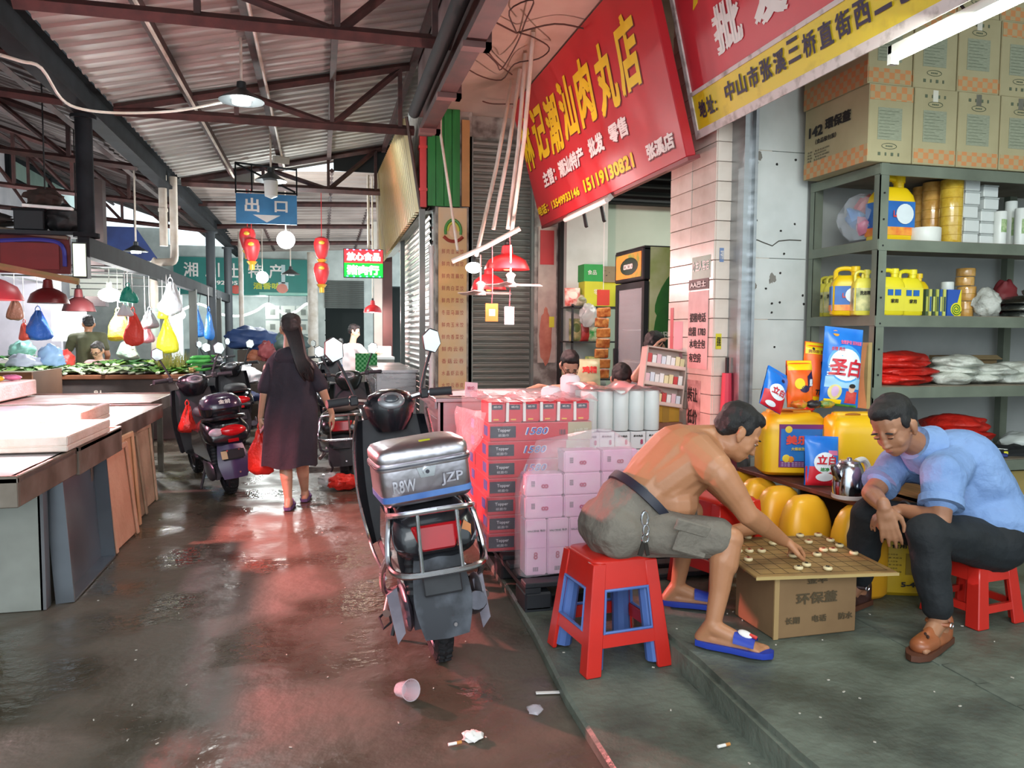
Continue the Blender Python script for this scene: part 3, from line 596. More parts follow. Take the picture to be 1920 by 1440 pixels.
# ================= CANS, PLANK, KETTLE =================
m_can = M('f0c21a', .32, h2='e6ad18', sc=1.6, sss=.06); m_can2 = M('f2b62a', .32, h2='eca626', sc=1.6, sss=.06)
def jerry(mat, label, W_=.29, D_=.19, H_=.40):
    t = thing('jerry_can', label, 'container', (0, 0, 0), 0, 'yellow jerry cans')
    b = MB().sq([(W_*.44, D_*.40, 0), (W_*.5, D_*.5, .02), (W_*.5, D_*.5, H_*.70), (W_*.485, D_*.485, H_*.80), (W_*.45, D_*.42, H_*.89), (W_*.40, D_*.32, H_*.955), (W_*.36, D_*.2, H_*.975)], e=5, n=36)
    part('body', b, mat, t, ang=40)
    part('handle', MB().sq([(W_*.34, D_*.17, H_*.95), (W_*.33, D_*.16, H_*1.0), (W_*.30, D_*.12, H_*1.015)], (-W_*.04, 0, 0), e=6, n=28), mat, t); part('grip_hole', MB().ell((-W_*.12, -D_*.155, H_*.985), (W_*.13, D_*.05, H_*.022), 14, 6), M('a5671a', .6), t)
    part('cap', MB().lathe([(.022, H_*.95), (.022, H_*1.0), (.03, H_*1.0), (.03, H_*1.06), (.027, H_*1.065)], 16, (W_*.28, 0, 0)), M('cf2b22', .4), t)
    return t
jc = jerry(m_can, 'yellow jerry can with a blue and purple label standing on the plank', .36, .25, .36)
jc.location = (2.60, 3.88, .645); jc.rotation_euler = (0, 0, -.28)
part('label', MB().bb((-.10, -.128, .05), (.15, -.118, .29)), M('7a2f72', .4), jc, sm=False)
part('label_field', MB().bb((-.092, -.1295, .085), (.142, -.1285, .265)), M('2468b8', .4, h2='3585cf', sc=6), jc, sm=False)
for i, (c, x, z, r) in enumerate((('e6c532', -.06, .10, .022), ('d98f2e', -.035, .095, .018), ('dfe9ef', .11, .12, .035), ('f0d040', -.05, .262, .02))): part('label_mark', MB().ell((x, -.130, z), (r, .002, r), 12, 6), M(c, .5), jc)
txt('美乐洁', M('e04a3c', .5), jc, (-.065, -.131, .178), X1, Z1, W=.185, H=.052, bold=.03, world=False); txt('大桶装洗洁精', M('f0d848', .5), jc, (-.035, -.131, .145), X1, Z1, W=.11, H=.018, bold=.01, world=False)
for i in range(3): txt('净含量 食用洗涤剂 出厂日期', M('c9c2e6', .5), jc, (-.09, -.1305, .056+i*.009), X1, Z1, W=.22, H=.006, world=False)
jd = dup(jc, (2.865, 3.66, .645), rz=-.2, label='plain yellow jerry can standing on the plank behind the steel kettle')
for c in list(jd.children):
    if c.name.startswith(('label', 'lettering')): bpy.data.objects.remove(c)
je = jerry(m_can2, 'row can', .33, .20, .41)
for c in list(je.children): bpy.data.objects.remove(c)
part('body', MB().sq([(.12, .075, 0), (.135, .088, .02), (.135, .088, .24), (.128, .082, .31), (.112, .07, .37), (.09, .054, .415), (.06, .036, .44), (.02, .01, .448)], e=3.2, n=36), m_can2, je, ang=60); part('side_rib', MB().sq([(.133, .03, .05), (.138, .04, .07), (.138, .04, .21), (.133, .03, .23)], e=4, n=28), m_can2, je, ang=60)
spots = [(2.46, 4.16, .155), (2.44, 3.93, .15), (2.425, 3.70, .14), (2.42, 3.46, .12), (2.54, 3.2, .06)]
for i, (x, y, s) in enumerate(spots):
    lab = 'amber jerry can in the row under the plank, %s' % ('farthest back behind the bare arm', 'second, rounded shoulder up', 'third, paler one', 'fourth, beside the black knee', 'last one behind the black knee')[i]
    k = je if i == 0 else dup(je, (x, y, .162), label=lab); k.location = (x, y, .162); k['label'] = lab; k.rotation_euler = (0, 0, .05*math.sin(i*3))
lc = jerry(M('c9a516', .4, h2='b8940f', sc=3), 'yellow can with black printed list on the floor between the legs of the seated man', .27, .2, .38)
lc.location = (2.76, 3.22, .162); lc.rotation_euler = (0, 0, -.35)
txt('产品名称', m_ink, lc, (-.08, -.102, .27), X1, Z1, W=.17, H=.03, bold=.02, world=False); txt('食用油', m_ink, lc, (-.05, -.102, .24), X1, Z1, W=.11, H=.02, bold=.02, world=False)
for i in range(6): txt('配料表 大豆油', m_ink, lc, (-.09, -.102, .12+i*.017), X1, Z1, W=.09-.02*(i % 2), H=.008, world=False)
part('label_mark', MB().bb((.02, -.103, .11), (.08, -.1, .215)), M('8a6f10', .6), lc, sm=False); txt('5-40', m_ink, lc, (.0, -.102, .05), X1, Z1, W=.09, H=.025, bold=.03, world=False)
pk = thing('plank', 'reddish brown wooden plank lying on the row of yellow cans', 'board', (2.55, 3.6, .60))
part('board', MB().box((0, 0, .012), (.34, 1.25, .024)), M('6d352b', .55, h2='54261f', sc=4, stretch=(6, 1, 1)), pk, bev=.004); pk.location = (2.64, 3.62, .607); pk.rotation_euler = (0, 0, .06)
pk.scale = (1, .9, 1)
solo('plank', MB().box((0, 0, .012), (.36, 1.1, .024)), M('7c5a38', .7, h2='614428', sc=5, stretch=(6, 1, 1)), 'plain brown board carrying the rear jerry can, beside the reddish plank', 'board', bev=.004).location = (2.95, 3.62, .607)
solo('wood_crate', MB().bb((-.16, -.45, 0), (.16, .45, .44)), M('4a3a28', .8), 'dark crate under the brown board beside the yellow cans', 'box', bev=.01).location = (2.96, 3.62, .162)
# kettle
kt = thing('kettle', 'shiny steel electric kettle with white handle on the plank', 'kettle', (2.51, 3.25, .632), .15)
part('body', MB().lathe([(.068, .02), (.075, .022), (.078, .05), (.074, .1), (.064, .15), (.052, .175), (.048, .178)], 30), steel('c9ccd2', .08), kt)
part('base', MB().lathe([(.074, 0), (.078, .004), (.078, .02), (.07, .024)], 30), M('c9b9b4', .3), kt)
part('lid', MB().lathe([(.05, .176), (.046, .186), (.02, .192), (.012, .192), (.012, .2), (.004, .203)], 24), steel('c9ccd2', .15), kt)
part('spout', MB().tube(arc([(-.06, 0, .10), (-.085, 0, .135), (-.105, 0, .17)], 4), [.026]+[.022]*4+[.018]*2+[.012]*2, 10), steel('8d8f94', .15), kt)
part('handle', MB().tube(arc([(.045, 0, .178), (.09, 0, .185), (.122, 0, .15), (.12, 0, .09), (.078, 0, .045)], 5), .015, 10), M('e6e6e6', .35), kt)
part('level_mark', MB().box((.03, -.071, .10), (.022, .004, .03), (0, 0, .4)), M('2a47a0', .4), kt)
# ================= DETERGENT POUCHES =================
class Pouch:
    def __init__(s, W_, H_, D_, base, label, loc, rot, group='washing powder bags'):
        s.W, s.H, s.D = W_, H_, D_; s.t = thing('detergent_bag', label, 'bag', loc, 0, group); s.t.rotation_euler = rot
        nu, nv = 20, 24
        def f(sg): return lambda a, c: V(((a-.5)*W_, sg*s.y((a-.5)*W_, c*H_), c*H_))
        part('bag', MB().grid(f(-1), nu, nv).grid(f(1), nu, nv), base, s.t, ang=70)
    def y(s, x, z):
        a = max(0, 1-(2*x/s.W)**2)**.6; c = min(1, max(0, z/s.H)); e = min(1, math.sin(PI*min(1, c*1.08+.0))**.5 if c < .92 else 0)
        return s.D/2*a*e+.003+.004*noise.noise(V((x*22, z*22, s.W*50)))*(1 if c < .95 else .3)
    def patch(s, fn, mat, lift=.0015, nu=10, nv=10, name='print'):
        def g(a, c): x, z = fn(a, c); return V((x, -s.y(x, z)-lift, z))
        return part(name, MB().grid(g, nu, nv), mat, s.t, ang=80)
    def rect(s, x0, x1, z0, z1, mat, lift=.0015, sk=0): return s.patch(lambda a, c: (x0+(x1-x0)*a, z0+(z1-z0)*c+sk*a), mat, lift)
    def ell(s, cx, cz, rx, rz, mat, lift=.002): return s.patch(lambda a, c: (cx+rx*c*math.cos(2*PI*a), cz+rz*c*math.sin(2*PI*a)), mat, lift, 20, 4)
    def text(s, body, x, z, w_, h_, mat, lift=.004, bold=.03, shear=.1):
        o = txt(body, mat, s.t, (x, 0, z), X1, Z1, W=w_, H=h_, bold=bold, world=False, shear=shear)
        for p in o.data.vertices: p.co.y = -s.y(p.co.x, p.co.z)-lift
        return o
cb_ = M('1565cf', .3, h2='2d86e0', sc=5); cw = M('e9f1f8', .35); cr = M('cf1f32', .35); co_ = M('ec5a1c', .32, h2='f07a20', sc=6); cy = M('f4d313', .35); cg = M('1f6a35', .5, h2='4fa03f', sc=30); cd = M('2b1d45', .4)
p = Pouch(.225, .44, .10, cb_, 'tall blue washing powder bag with red characters leaning on the rack post', (0, 0, 0), (.0, .10, 0))
p.ell(.005, .235, .10, .105, M('4aa3e8', .35)); p.ell(.005, .23, .092, .09, cw, .003); p.rect(-.1, .1, .10, .16, M('9fd0f2', .35), .001)
p.text('圣白', -.092, .165, .185, .10, cr, .011, .02, .15); p.text('圣白', -.096, .160, .193, .11, cw, .0045, .045, .15)
p.text('全效护衣 洁净如新', -.03, .345, .13, .024, M('e46a9c', .4)); p.text('去渍 亮白', -.08, .305, .07, .022, cr, .004, .02); p.ell(-.05, .405, .018, .018, M('f0a63a', .4))
p.rect(.02, .09, .02, .085, M('d8574e', .4, h2='c22f3a', sc=20)); p.ell(.05, .10, .02, .022, M('e8bfa5', .5)); p.ell(.05, .115, .02, .012, m_ink, .0035); p.ell(-.045, .075, .038, .042, M('e3d58a', .4)); p.ell(-.045, .078, .02, .03, M('d8b4d8', .4), .003); p.rect(-.095, .0, .01, .035, cy, .002); p.rect(-.1, .1, .0, .012, cg, .0025)
q = P(1575, 778, Y=3.72); p.t.location = (q.x, 3.74, 1.035); p.t.rotation_euler = (-.10, .10, -.15)
p = Pouch(.17, .36, .09, co_, 'tall orange washing powder bag with yellow top behind the others', (0, 0, 0), (0, 0, 0))
p.rect(-.082, .082, .29, .355, cy, .002, .0); p.text('洗衣粉 加香型', -.07, .295, .13, .02, M('9a6a14', .5)); p.ell(-.04, .32, .008, .008, m_ink, .003); p.rect(.0, .06, .17, .25, cd, .002, .02); p.text('A', .01, .18, .04, .06, cw, .005); p.rect(-.06, .07, .0, .05, cy); p.text('Tian', -.02, .06, .06, .03, m_ink)
p.t.location = (P(1528, 775, Y=3.84).x, 3.86, 1.03); p.t.rotation_euler = (-.06, .10, -.05)
p = Pouch(.17, .26, .09, co_, 'shorter orange washing powder bag with a plain yellow top edge', (0, 0, 0), (0, 0, 0))
p.rect(-.082, .082, .205, .258, cy, .002); p.rect(.02, .07, .10, .17, cd, .002, .03); p.ell(.0, .10, .03, .02, cd); p.ell(-.03, .13, .03, .03, cy); p.text('超', .03, .115, .03, .04, cw)
p.t.location = (P(1495, 780, Y=3.80).x, 3.78, 1.03); p.t.rotation_euler = (-.08, -.0, .1)
p = Pouch(.155, .23, .07, cb_, 'small blue and red washing powder bag tipped over on the jerry can', (0, 0, 0), (0, 0, 0))
p.rect(-.075, .075, .0, .09, cr, .0015); p.ell(-.0, .095, .055, .045, cw, .003); p.text('立白', -.045, .075, .09, .042, cr, .008, .02); p.ell(.02, .17, .012, .01, cd, .003); p.ell(-.02, .02, .035, .014, cw, .003)
p.t.location = (P(1447, 770, Y=3.70).x, 3.72, 1.03); p.t.rotation_euler = (-.25, .45, .1)
p = Pouch(.19, .26, .08, cb_, 'small blue and red washing powder bag standing in front of the labelled jerry can', (0, 0, 0), (0, 0, 0))
p.rect(-.094, .094, .0, .10, cr, .0015); p.ell(-.0, .12, .062, .055, cw, .003); p.text('立白', -.05, .11, .11, .05, cr, .008, .02); p.ell(.0, .045, .05, .022, cw, .003); p.text('洁净', -.03, .075, .05, .02, M('3f8f4a', .5), .005); p.rect(.02, .08, .16, .185, M('e07aa8', .4))
p.t.location = (P(1540, 905, Y=3.52).x, 3.52, .64); p.t.rotation_euler = (-.14, .05, -.1)
for i, (px, c) in enumerate(((1490, 'd94e22'), (1516, '1d1a1d'), (1540, '2f7a3a'))): lump('snack_packet', (P(px, 772, Y=3.70).x, 3.66, 1.035), (.05, .03, .022), M(c, .35, h2='c9a22f' if i != 1 else '3a332f', sc=25), 'small %s foil packet lying on the jerry can tops' % ('orange', 'black', 'green')[i], 'packet', seed=40+i, n=14, m=8)
t = thing('wood_board', 'pale wooden board standing upright behind the tall blue bag', 'board', (P(1628, 760, Y=3.8).x, 3.8, 1.01)); part('board', MB().bb((-.012, 0, 0), (.012, .12, .38)), M('b59a63', .7, h2='9a8252', sc=5), t, sm=False)
t = thing('teapot', 'small white ceramic jar on the plank behind the blue sleeve', 'jar', (2.72, 3.28, .632)); part('body', MB().lathe([(.03, 0), (.045, .02), (.05, .05), (.035, .08), (.022, .09), (.025, .10)], 20), M('e3ddd0', .3), t); part('lid', MB().lathe([(.026, .1), (.02, .112), (.006, .116), (.008, .124)], 16), M('e3ddd0', .3), t)
# holes and grime on the white panel
for i, (px, py) in enumerate(((1420, 305), (1457, 308), (1492, 300), (1418, 413), (1464, 433), (1490, 420), (1408, 472), (1470, 476), (1463, 512), (1436, 541), (1405, 562), (1447, 569), (1462, 567), (1447, 586), (1452, 651), (1400, 652), (1505, 554), (1507, 570))):
    q = P(px, py, Y=4.549); part('nail_hole', MB().ell((q.x, 4.5485, q.z), (.009, .002, .008), 8, 4, None, .5, 4, i), M('2a2826', .9), wp)
for i, (px, py, s) in enumerate(((1424, 292, .03), (1447, 522, .03), (1415, 537, .022), (1452, 523, .02))): 
    q = P(px, py, Y=4.549); part('stain', MB().ell((q.x, 4.5488, q.z), (s*.6, .0012, s), 12, 5, None, .8, 5, i), M('8b8780', .9), wp)
ck = [(1404, 449), (1420, 450), (1432, 455), (1448, 461), (1460, 452), (1480, 450), (1502, 451)]
part('crack', MB().tube([V((P(a, c_, Y=4.549).x, 4.549, P(a, c_, Y=4.549).z)) for a, c_ in ck], .004, 4), M('5b5852', .9), wp)
# ================= PALLET AND TISSUE STACKS =================
m_pal = M('2a2d33', .55, h2='202327', sc=6)
t = thing('pallet', 'black plastic pallet on the wet ledge under the tissue stacks', 'pallet', (.97, 3.62, .05))
PX0, PX1, PY0, PY1, PZ = .97, 2.07, 3.62, 4.85, .195
for i in range(8):
    y = PY0+i*(PY1-PY0-.09)/7; part('deck_slat', MB().bb((PX0, y, PZ-.025), (PX1, y+.09, PZ)), m_pal, t, w=True, bev=.004, sm=False)
for i in range(4):
    x = PX0+i*(PX1-PX0-.08)/3; part('cross_rail', MB().bb((x, PY0, PZ-.05), (x+.08, PY1, PZ-.0255)), m_pal, t, w=True, sm=False)
for i in range(3):
    for j in range(3):
        x = PX0+i*(PX1-PX0-.14)/2; y = PY0+j*(PY1-PY0-.2)/2; z0 = .052 if x < 1.2 else .162
        part('foot_block', MB().bb((x, y, z0), (x+.14, y+.2, PZ-.0505)), m_pal, t, w=True, bev=.01, sm=False)
for j in range(3):
    y = PY0+j*(PY1-PY0-.16)/2; part('runner', MB().bb((PX0, y, .051), (1.37, y+.16, .068)), m_pal, t, w=True, sm=False)
m_tred = M('d92b3c', .4, h2='cc2435', sc=4); m_tlab = M('23263a', .5); m_tblue = M('2d62c4', .45); m_bge = M('b9ad8d', .6)
t = thing('tissue_carton', 'x', 'carton', (0, 0, 0), 0, 'red tissue cartons in a shrink wrapped stack')
part('body', MB().bb((0, 0, 0), (.60, .36, .101)), m_tred, t, bev=.004, sm=False)
part('label', MB().bb((.004, -.002, .02), (.152, .001, .085)), m_tlab, t, sm=False); part('edge_seam', MB().bb((-.001, -.001, .098), (.601, .361, .103)), M('e36a74', .35), t, sm=False)
txt('Topper', M('d7d4dc', .5), t, (.045, -.003, .05), X1, Z1, W=.075, H=.022, bold=.01, world=False); txt('纸面巾', M('d7d4dc', .5), t, (.05, -.003, .027), X1, Z1, W=.06, H=.015, world=False)
txt('1580', M('f1f1f4', .5), t, (.205, -.0025, .033), X1, Z1, W=.138, H=.044, bold=.018, shear=.25, world=False, lift=.0); txt('1580', m_tblue, t, (.21, -.003, .036), X1, Z1, W=.128, H=.038, bold=.006, shear=.25, world=False)
b = MB()
for i in range(5): b.bb((.41+i*.008, -.002, .03), (.413+i*.008+.002*(i % 2), 0, .06))
part('bar_code', b, m_tlab, t, sm=False)['kind'] = 'stuff'; part('side_print', MB().bb((-.002, .05, .025), (.001, .14, .08)), m_tblue, t, sm=False)
nm = 'lowest second third fourth fifth sixth topmost'.split()
for j in range(2):
    for i in range(7):
        lab = 'red tissue carton printed 1580, %s %s' % (nm[i], 'in the front column of the wrapped stack' if j == 0 else 'in the rear column, behind the front one')
        loc = (.905+.006*math.sin(i*2.4+j), 4.2+j*.37+.005*math.sin(i*3.1), .197+i*.1045)
        k = t if i+j == 0 else dup(t, loc, label=lab); k.location = loc; k['label'] = lab
        if j == 0 and i >= 5: part('beige_end', MB().bb((.46, -.0035, .0), (.602, .003, .101)), m_bge, k, sm=False); txt('1080' if i == 5 else '10条装', M('d9d2bb', .6), k, (.50, -.006, .04), X1, Z1, W=.08, H=.026, bold=.01, world=False)
t = thing('tissue_pack', 'x', 'packet', (0, 0, 0), 0, 'small red tissue packs')
part('body', MB().bb((0, 0, 0), (.098, .2, .115)), m_tred, t, bev=.006, seg=2); part('label', MB().bb((.02, -.002, .072), (.082, .004, .10)), m_tlab, t, sm=False)
part('white_edge', MB().bb((.002, -.001, .004), (.018, .006, .112)), m_wht, t, sm=False); part('gold_mark', MB().bb((.03, -.002, .012), (.06, .004, .02)), M('e9b43a', .5), t, sm=False)
txt('纸巾', m_wht, t, (.03, -.003, .082), X1, Z1, W=.04, H=.012, world=False)
for i in range(6):
    loc = (.905+i*.1, 4.205, .93); lab = 'small red tissue pack on the red stack top, %s from the scooter side' % 'first second third fourth fifth sixth'.split()[i]
    k = t if i == 0 else dup(t, loc, label=lab, rot=(0, .02*math.sin(i*2), .03*math.sin(i*3))); k.location = loc; k['label'] = lab
def film(name, rings, mat, label, seed, amp=.012):
    b = MB().loft(rings, cap=False); b.jit(amp, 6, seed).jit(amp*.4, 22, seed+3); return solo(name, b, mat, label, 'film', ang=80)
def rr(x0, x1, y0, y1, z, n=7, r=.04):
    out = []
    for (cx, cy, a0) in ((x1-r, y1-r, 0), (x0+r, y1-r, PI/2), (x0+r, y0+r, PI), (x1-r, y0+r, 1.5*PI)):
        for k in range(n): a = a0+PI/2*k/(n-1); out.append(V((cx+r*math.cos(a), cy+r*math.sin(a), z)))
    m = []     # subdivide the long sides
    for p, q in zip(out, out[1:]+out[:1]):
        d = (q-p).length; s = max(1, int(d/.06))
        for k in range(s): m.append(p.lerp(q, k/s))
    return m
m_film = M('f2e6ee', .18, alpha=.13, spec=.7, h2='ffffff', sc=14, bump=.8, bsc=16)
film('shrink_film', [rr(.885, 1.53, 4.18, 4.97, z) for z in [.2+i*.06 for i in range(15)]], m_film, 'clear shrink film wrapped around the red carton stack', 2, .01)
fl = MB().grid(lambda a, c: V((.885-.10*math.sin(PI*c)*(1-.5*a)-.05*a+.02*math.sin(9*c+4*a), 4.15+.55*a, .98-.72*c)), 10, 20); fl.jit(.02, 9, 3)
solo('loose_film', fl, M('f0e3ec', .2, alpha=.35, spec=.8, bump=.6, bsc=20), 'loose milky film hanging off the side of the red stack next to the scooter', 'film', ang=80)
b = MB().grid(lambda a, c: V((.88+.66*a, 4.17+.5*c, 1.055+.018*math.sin(14*a)*math.sin(9*c)+.012*math.sin(30*a+c*7))), 26, 12).jit(.012, 11, 5)
solo('top_film', b, M('f4dfe4', .15, alpha=.45, spec=.8, h2='e2a9b2', sc=9), 'crumpled clear film lying over the top row of small red packs', 'film', ang=80)
# pink packs
m_pkp = M('e3b6cf', .5, h2='d9a9c4', sc=3); m_pkw = M('d9d5d6', .5, h2='cdc8ca', sc=3); m_r8 = M('b5305f', .5)
t = thing('tissue_pack', 'x', 'packet', (0, 0, 0), 0, 'pale tissue packs in the film bag')
part('body', MB().bb((0, 0, 0), (.113, .11, .29)), m_pkp, t, bev=.006, seg=2)
txt('VALCENE 韦尔', m_ink, t, (.008, -.0015, .225), X1, Z1, W=.095, H=.012, bold=.01, world=False); txt('8', m_r8, t, (.042, -.0015, .083), X1, Z1, W=.022, H=.038, bold=.02, world=False)
b = MB()
for i in range(6): b.bb((.04+i*.005, -.001, .02), (.0425+i*.005, .001, .042))
part('bar_code', b, m_ink, t, sm=False)['kind'] = 'stuff'; part('fold_line', MB().bb((.01, -.001, .14), (.103, .001, .142)), M('b88aa8', .5), t, sm=False)
th = thing('tissue_pack', 'x', 'packet', (0, 0, 0), 0, 'pale tissue packs lying in the film bag')
part('body', MB().bb((0, 0, 0), (.2, .11, .112)), m_pkp, th, bev=.006, seg=2)
txt('8', m_r8, th, (.12, -.0015, .04), V((0, 0, 1)), V((-1, 0, 0)), W=.022, H=.038, bold=.02, world=False)
b = MB()
for i in range(6): b.bb((.03, -.001, .05+i*.005), (.05, .001, .0525+i*.005))
part('bar_code', b, m_ink, th, sm=False)['kind'] = 'stuff'
pos = 'first second third fourth fifth'.split(); f1 = True
for i in range(5):
    loc = (1.0+i*.1165, 3.735, .197); lab = 'upright pale pink tissue pack marked 8, %s in the front row of the film bag' % pos[i]
    k = t if i == 0 else dup(t, loc, label=lab); k.location = loc; k['label'] = lab
for r in range(3):
    for i in range(3):
        if r == 2 and i == 0: continue
        loc = (1.0+i*.205, 3.74+.004*r, .489+r*.114); lab = 'pale pink tissue pack lying flat, %s layer, %s in the film bag' % (('lower', 'middle', 'upper')[r], pos[i])
        k = th if (r, i) == (0, 0) else dup(th, loc, label=lab); k.location = loc; k['label'] = lab
rings = []
for i in range(15):
    f = i/14; z = .2+.66*f; ins = .0 if f < .62 else (f-.62)**1.4*.42
    rings.append(rr(.975+ins*1.1, 1.60-ins*.2, 3.715+ins*.3, 3.90-ins*.05, z, r=.03))
rings.append([V((1.42+.06*math.cos(2*PI*k/len(rings[-1])), 3.80+.03*math.sin(2*PI*k/len(rings[-1])), .93)) for k in range(len(rings[-1]))])
n0 = min(len(r) for r in rings)
rings = [[r[int(k*len(r)/n0)] for k in range(n0)] for r in rings]
film('film_bag', rings, M('f1d3ea', .16, alpha=.22, spec=.8, h2='ffffff', sc=10, bump=.7, bsc=14), 'big clear film bag full of pale pink tissue packs beside the red stool', 4, .014)
# white rolls
t = thing('toilet_roll_pack', 'x', 'packet', (0, 0, 0), 0, 'white roll packs in the rear stack')
part('body', MB().lathe([(.045, 0), (.049, .006), (.049, .234), (.045, .24)], 18, (.05, .05, 0), 1.0, 1.0), m_pk, t); part('fold', MB().lathe([(.046, .239), (.02, .243), (.012, .236)], 14, (.05, .05, 0)), M('c4c9c8', .5), t)
for j in range(2):
    for i in range(5):
        loc = (1.50+i*.1, 4.30+j*.11, .85); lab = 'tall white roll pack, %s in the %s top row beside the seated man' % (pos[i], 'front' if j == 0 else 'back')
        k = t if i+j == 0 else dup(t, loc, label=lab); k.location = loc; k['label'] = lab
t = thing('tissue_box', 'x', 'packet', (0, 0, 0), 0, 'small white printed packs under the rolls')
part('body', MB().bb((0, 0, 0), (.097, .2, .105)), m_pkw, t, bev=.005, sm=False); txt('8', m_r8, t, (.06, -.002, .03), X1, Z1, W=.016, H=.03, bold=.02, world=False); txt('原木纯品', m_ink, t, (.015, -.002, .075), X1, Z1, W=.06, H=.012, bold=.01, world=False)
for r in range(6):
    for i in range(5):
        loc = (1.505+i*.1+.004*math.sin(r*3+i), 4.305+.006*math.sin(r*5+i*2), .197+r*.1085); lab = 'small white printed pack, %s row up, %s along, behind the bare back' % (nm[r] if r < 5 else 'top', pos[i])
        k = t if i+r == 0 else dup(t, loc, label=lab); k.location = loc; k['label'] = lab
b = MB().grid(lambda a, c: V((1.48+.54*a, 4.27+.3*c, 1.105+.02*math.sin(11*a+2*c)+.015*math.sin(23*a))), 24, 10).jit(.014, 9, 8)
solo('top_film', b, M('eeb2b4', .2, alpha=.75, spec=.6), 'crumpled pink tinted film on top of the white roll stack', 'film', ang=80)
for i, (x, l) in enumerate(((1.36, 'nearer the red stack'), (1.50, 'nearer the white stack'))):
    t = thing('paper_roll', 'big white wrapped roll standing on the stack, %s' % l, 'roll', (x, 4.5, .935 if i == 0 else 1.12)); part('body', MB().lathe([(.055, 0), (.062, .01), (.062, .15), (.05, .17), (.01, .172)], 20), M('efe3e8', .5), t); part('wrap_fold', MB().lathe([(.05, .168), (.02, .178), (.005, .17)], 12), M('e2d2da', .5), t)
    if i: t.location = (1.52, 4.62, 1.0); t['label'] = 'big white wrapped roll standing behind the white stack'
solo('support_crate', MB().bb((1.32, 4.44, .2), (1.49, 4.58, .933)), m_pk, 'plain white pack column between the red and white stacks', 'carton', bev=.01)
# ================= COUNTER =================
m_st = steel('a9a6a8', .28)
t = thing('steel_counter', 'stainless steel shop counter behind the red tissue stack', 'counter', (.73, 5.1, 0))
part('top', MB().bb((.73, 5.06, .97), (2.25, 5.85, 1.0)), m_st, t, w=True, bev=.004); part('front_panel', MB().bb((.77, 5.10, .08), (.79, 5.82, .97)), m_st, t, w=True, sm=False)
part('near_panel', MB().bb((.79, 5.09, .17), (2.2, 5.11, .97)), m_st, t, w=True, sm=False); part('recess_panel', MB().bb((.765, 5.2, .2), (.771, 5.72, .84)), steel('77767a', .4), t, w=True, sm=False)
for y in (5.10, 5.78): part('leg', MB().bb((.755, y, .06), (.795, y+.04, .97)), m_st, t, w=True, sm=False)
part('edge_strip', MB().bb((.728, 5.06, .93), (.742, 5.85, .972)), steel('8f8d90', .35), t, w=True, sm=False)
solo('counter_glare', MB().grid(lambda a, c: V((.85+.5*a, 5.15+.5*c, 1.006+.006*math.sin(8*a)*math.sin(5*c))), 8, 8), M('f2e3e6', .6), 'white paper sheet on the steel counter', 'paper', ang=80)  # pinkish white glare on the counter top, put in as a pale sheet
t = thing('price_card', 'small upright pink price card at the counter corner', 'card', (.98, 5.10, 1.0)); part('card', MB().box((0, 0, .05), (.09, .003, .10), (-.2, .1, .2)), M('f3c9d4', .6), t, sm=False); txt('特价', m_r8, t, (-.03, -.02, .05), X1, V((0, .2, 1)), W=.05, H=.025, bold=.01, world=False)
# ================= CIGARETTE RACK =================
t = thing('display_rack', 'tilted pink lit cigarette display rack with three shelves', 'rack', (2.13, 4.92, .96)); t.rotation_euler = (-.10, .14, -.08)
m_rk = M('c9b2a6', .6); part('back_board', MB().bb((0, .10, 0), (.30, .115, .40)), m_rk, t, sm=False)
for x in (0, .292): part('side_board', MB().bb((x, 0, 0), (x+.01, .1, .40)), m_rk, t, sm=False)
part('top_board', MB().bb((0, 0, .39), (.302, .1, .40)), m_rk, t, sm=False)
pk_c = ['f0eeea', 'e8d9a8', 'e9c1c8', 'f3efee', 'c94040', 'dfe5ee', 'efe2b0', 'f0eeea']
for r in range(3):
    z = .005+r*.13; part('shelf_strip', MB().bb((.01, 0, z-.004), (.292, .1, z+.004)), m_rk, t, sm=False); part('front_lip', MB().bb((.01, -.004, z), (.292, .002, z+.022)), M('e0c5ba', .5), t, sm=False)
    for i in range(8):
        part('cigarette_pack', MB().bb((.018+i*.0342, .02, z+.005), (.048+i*.0342, .06, z+.088-.01*((i+r) % 2))), M(pk_c[(i*3+r*2) % 8], .4), t, sm=False)
t = thing('carton', 'small mustard yellow carton below the cigarette rack', 'box', (2.215, 4.93, .82)); part('body', MB().bb((0, 0, 0), (.21, .15, .125)), M('b58a2a', .7, h2='a17a22', sc=4), t, bev=.004, sm=False); part('tape', MB().bb((.08, -.002, 0), (.13, .152, .127)), M('9c7a2c', .5), t, sm=False)
solo('rack_stand', MB().bb((2.13, 4.9, .16), (2.44, 5.03, .82)), M('8b5f4b', .7, h2='6f4a3a', sc=5), 'brown wooden stand under the mustard carton beside the tiled pillar', 'stand', bev=.008)
t = thing('rolled_umbrella', 'pink red rolled umbrella leaning in the pillar corner', 'umbrella', (2.54, 4.5, .163)); part('body', MB().tube([(0, 0, .06), (.0, .0, .7), (.0, .0, 1.02)], [.012, .04, .03], 10), M('cc3a52', .5), t); part('tip', MB().cyl((0, 0, 0), (0, 0, .07), .008), m_black, t); part('handle', MB().cyl((0, 0, 1.0), (0, 0, 1.12), .012), m_black, t)
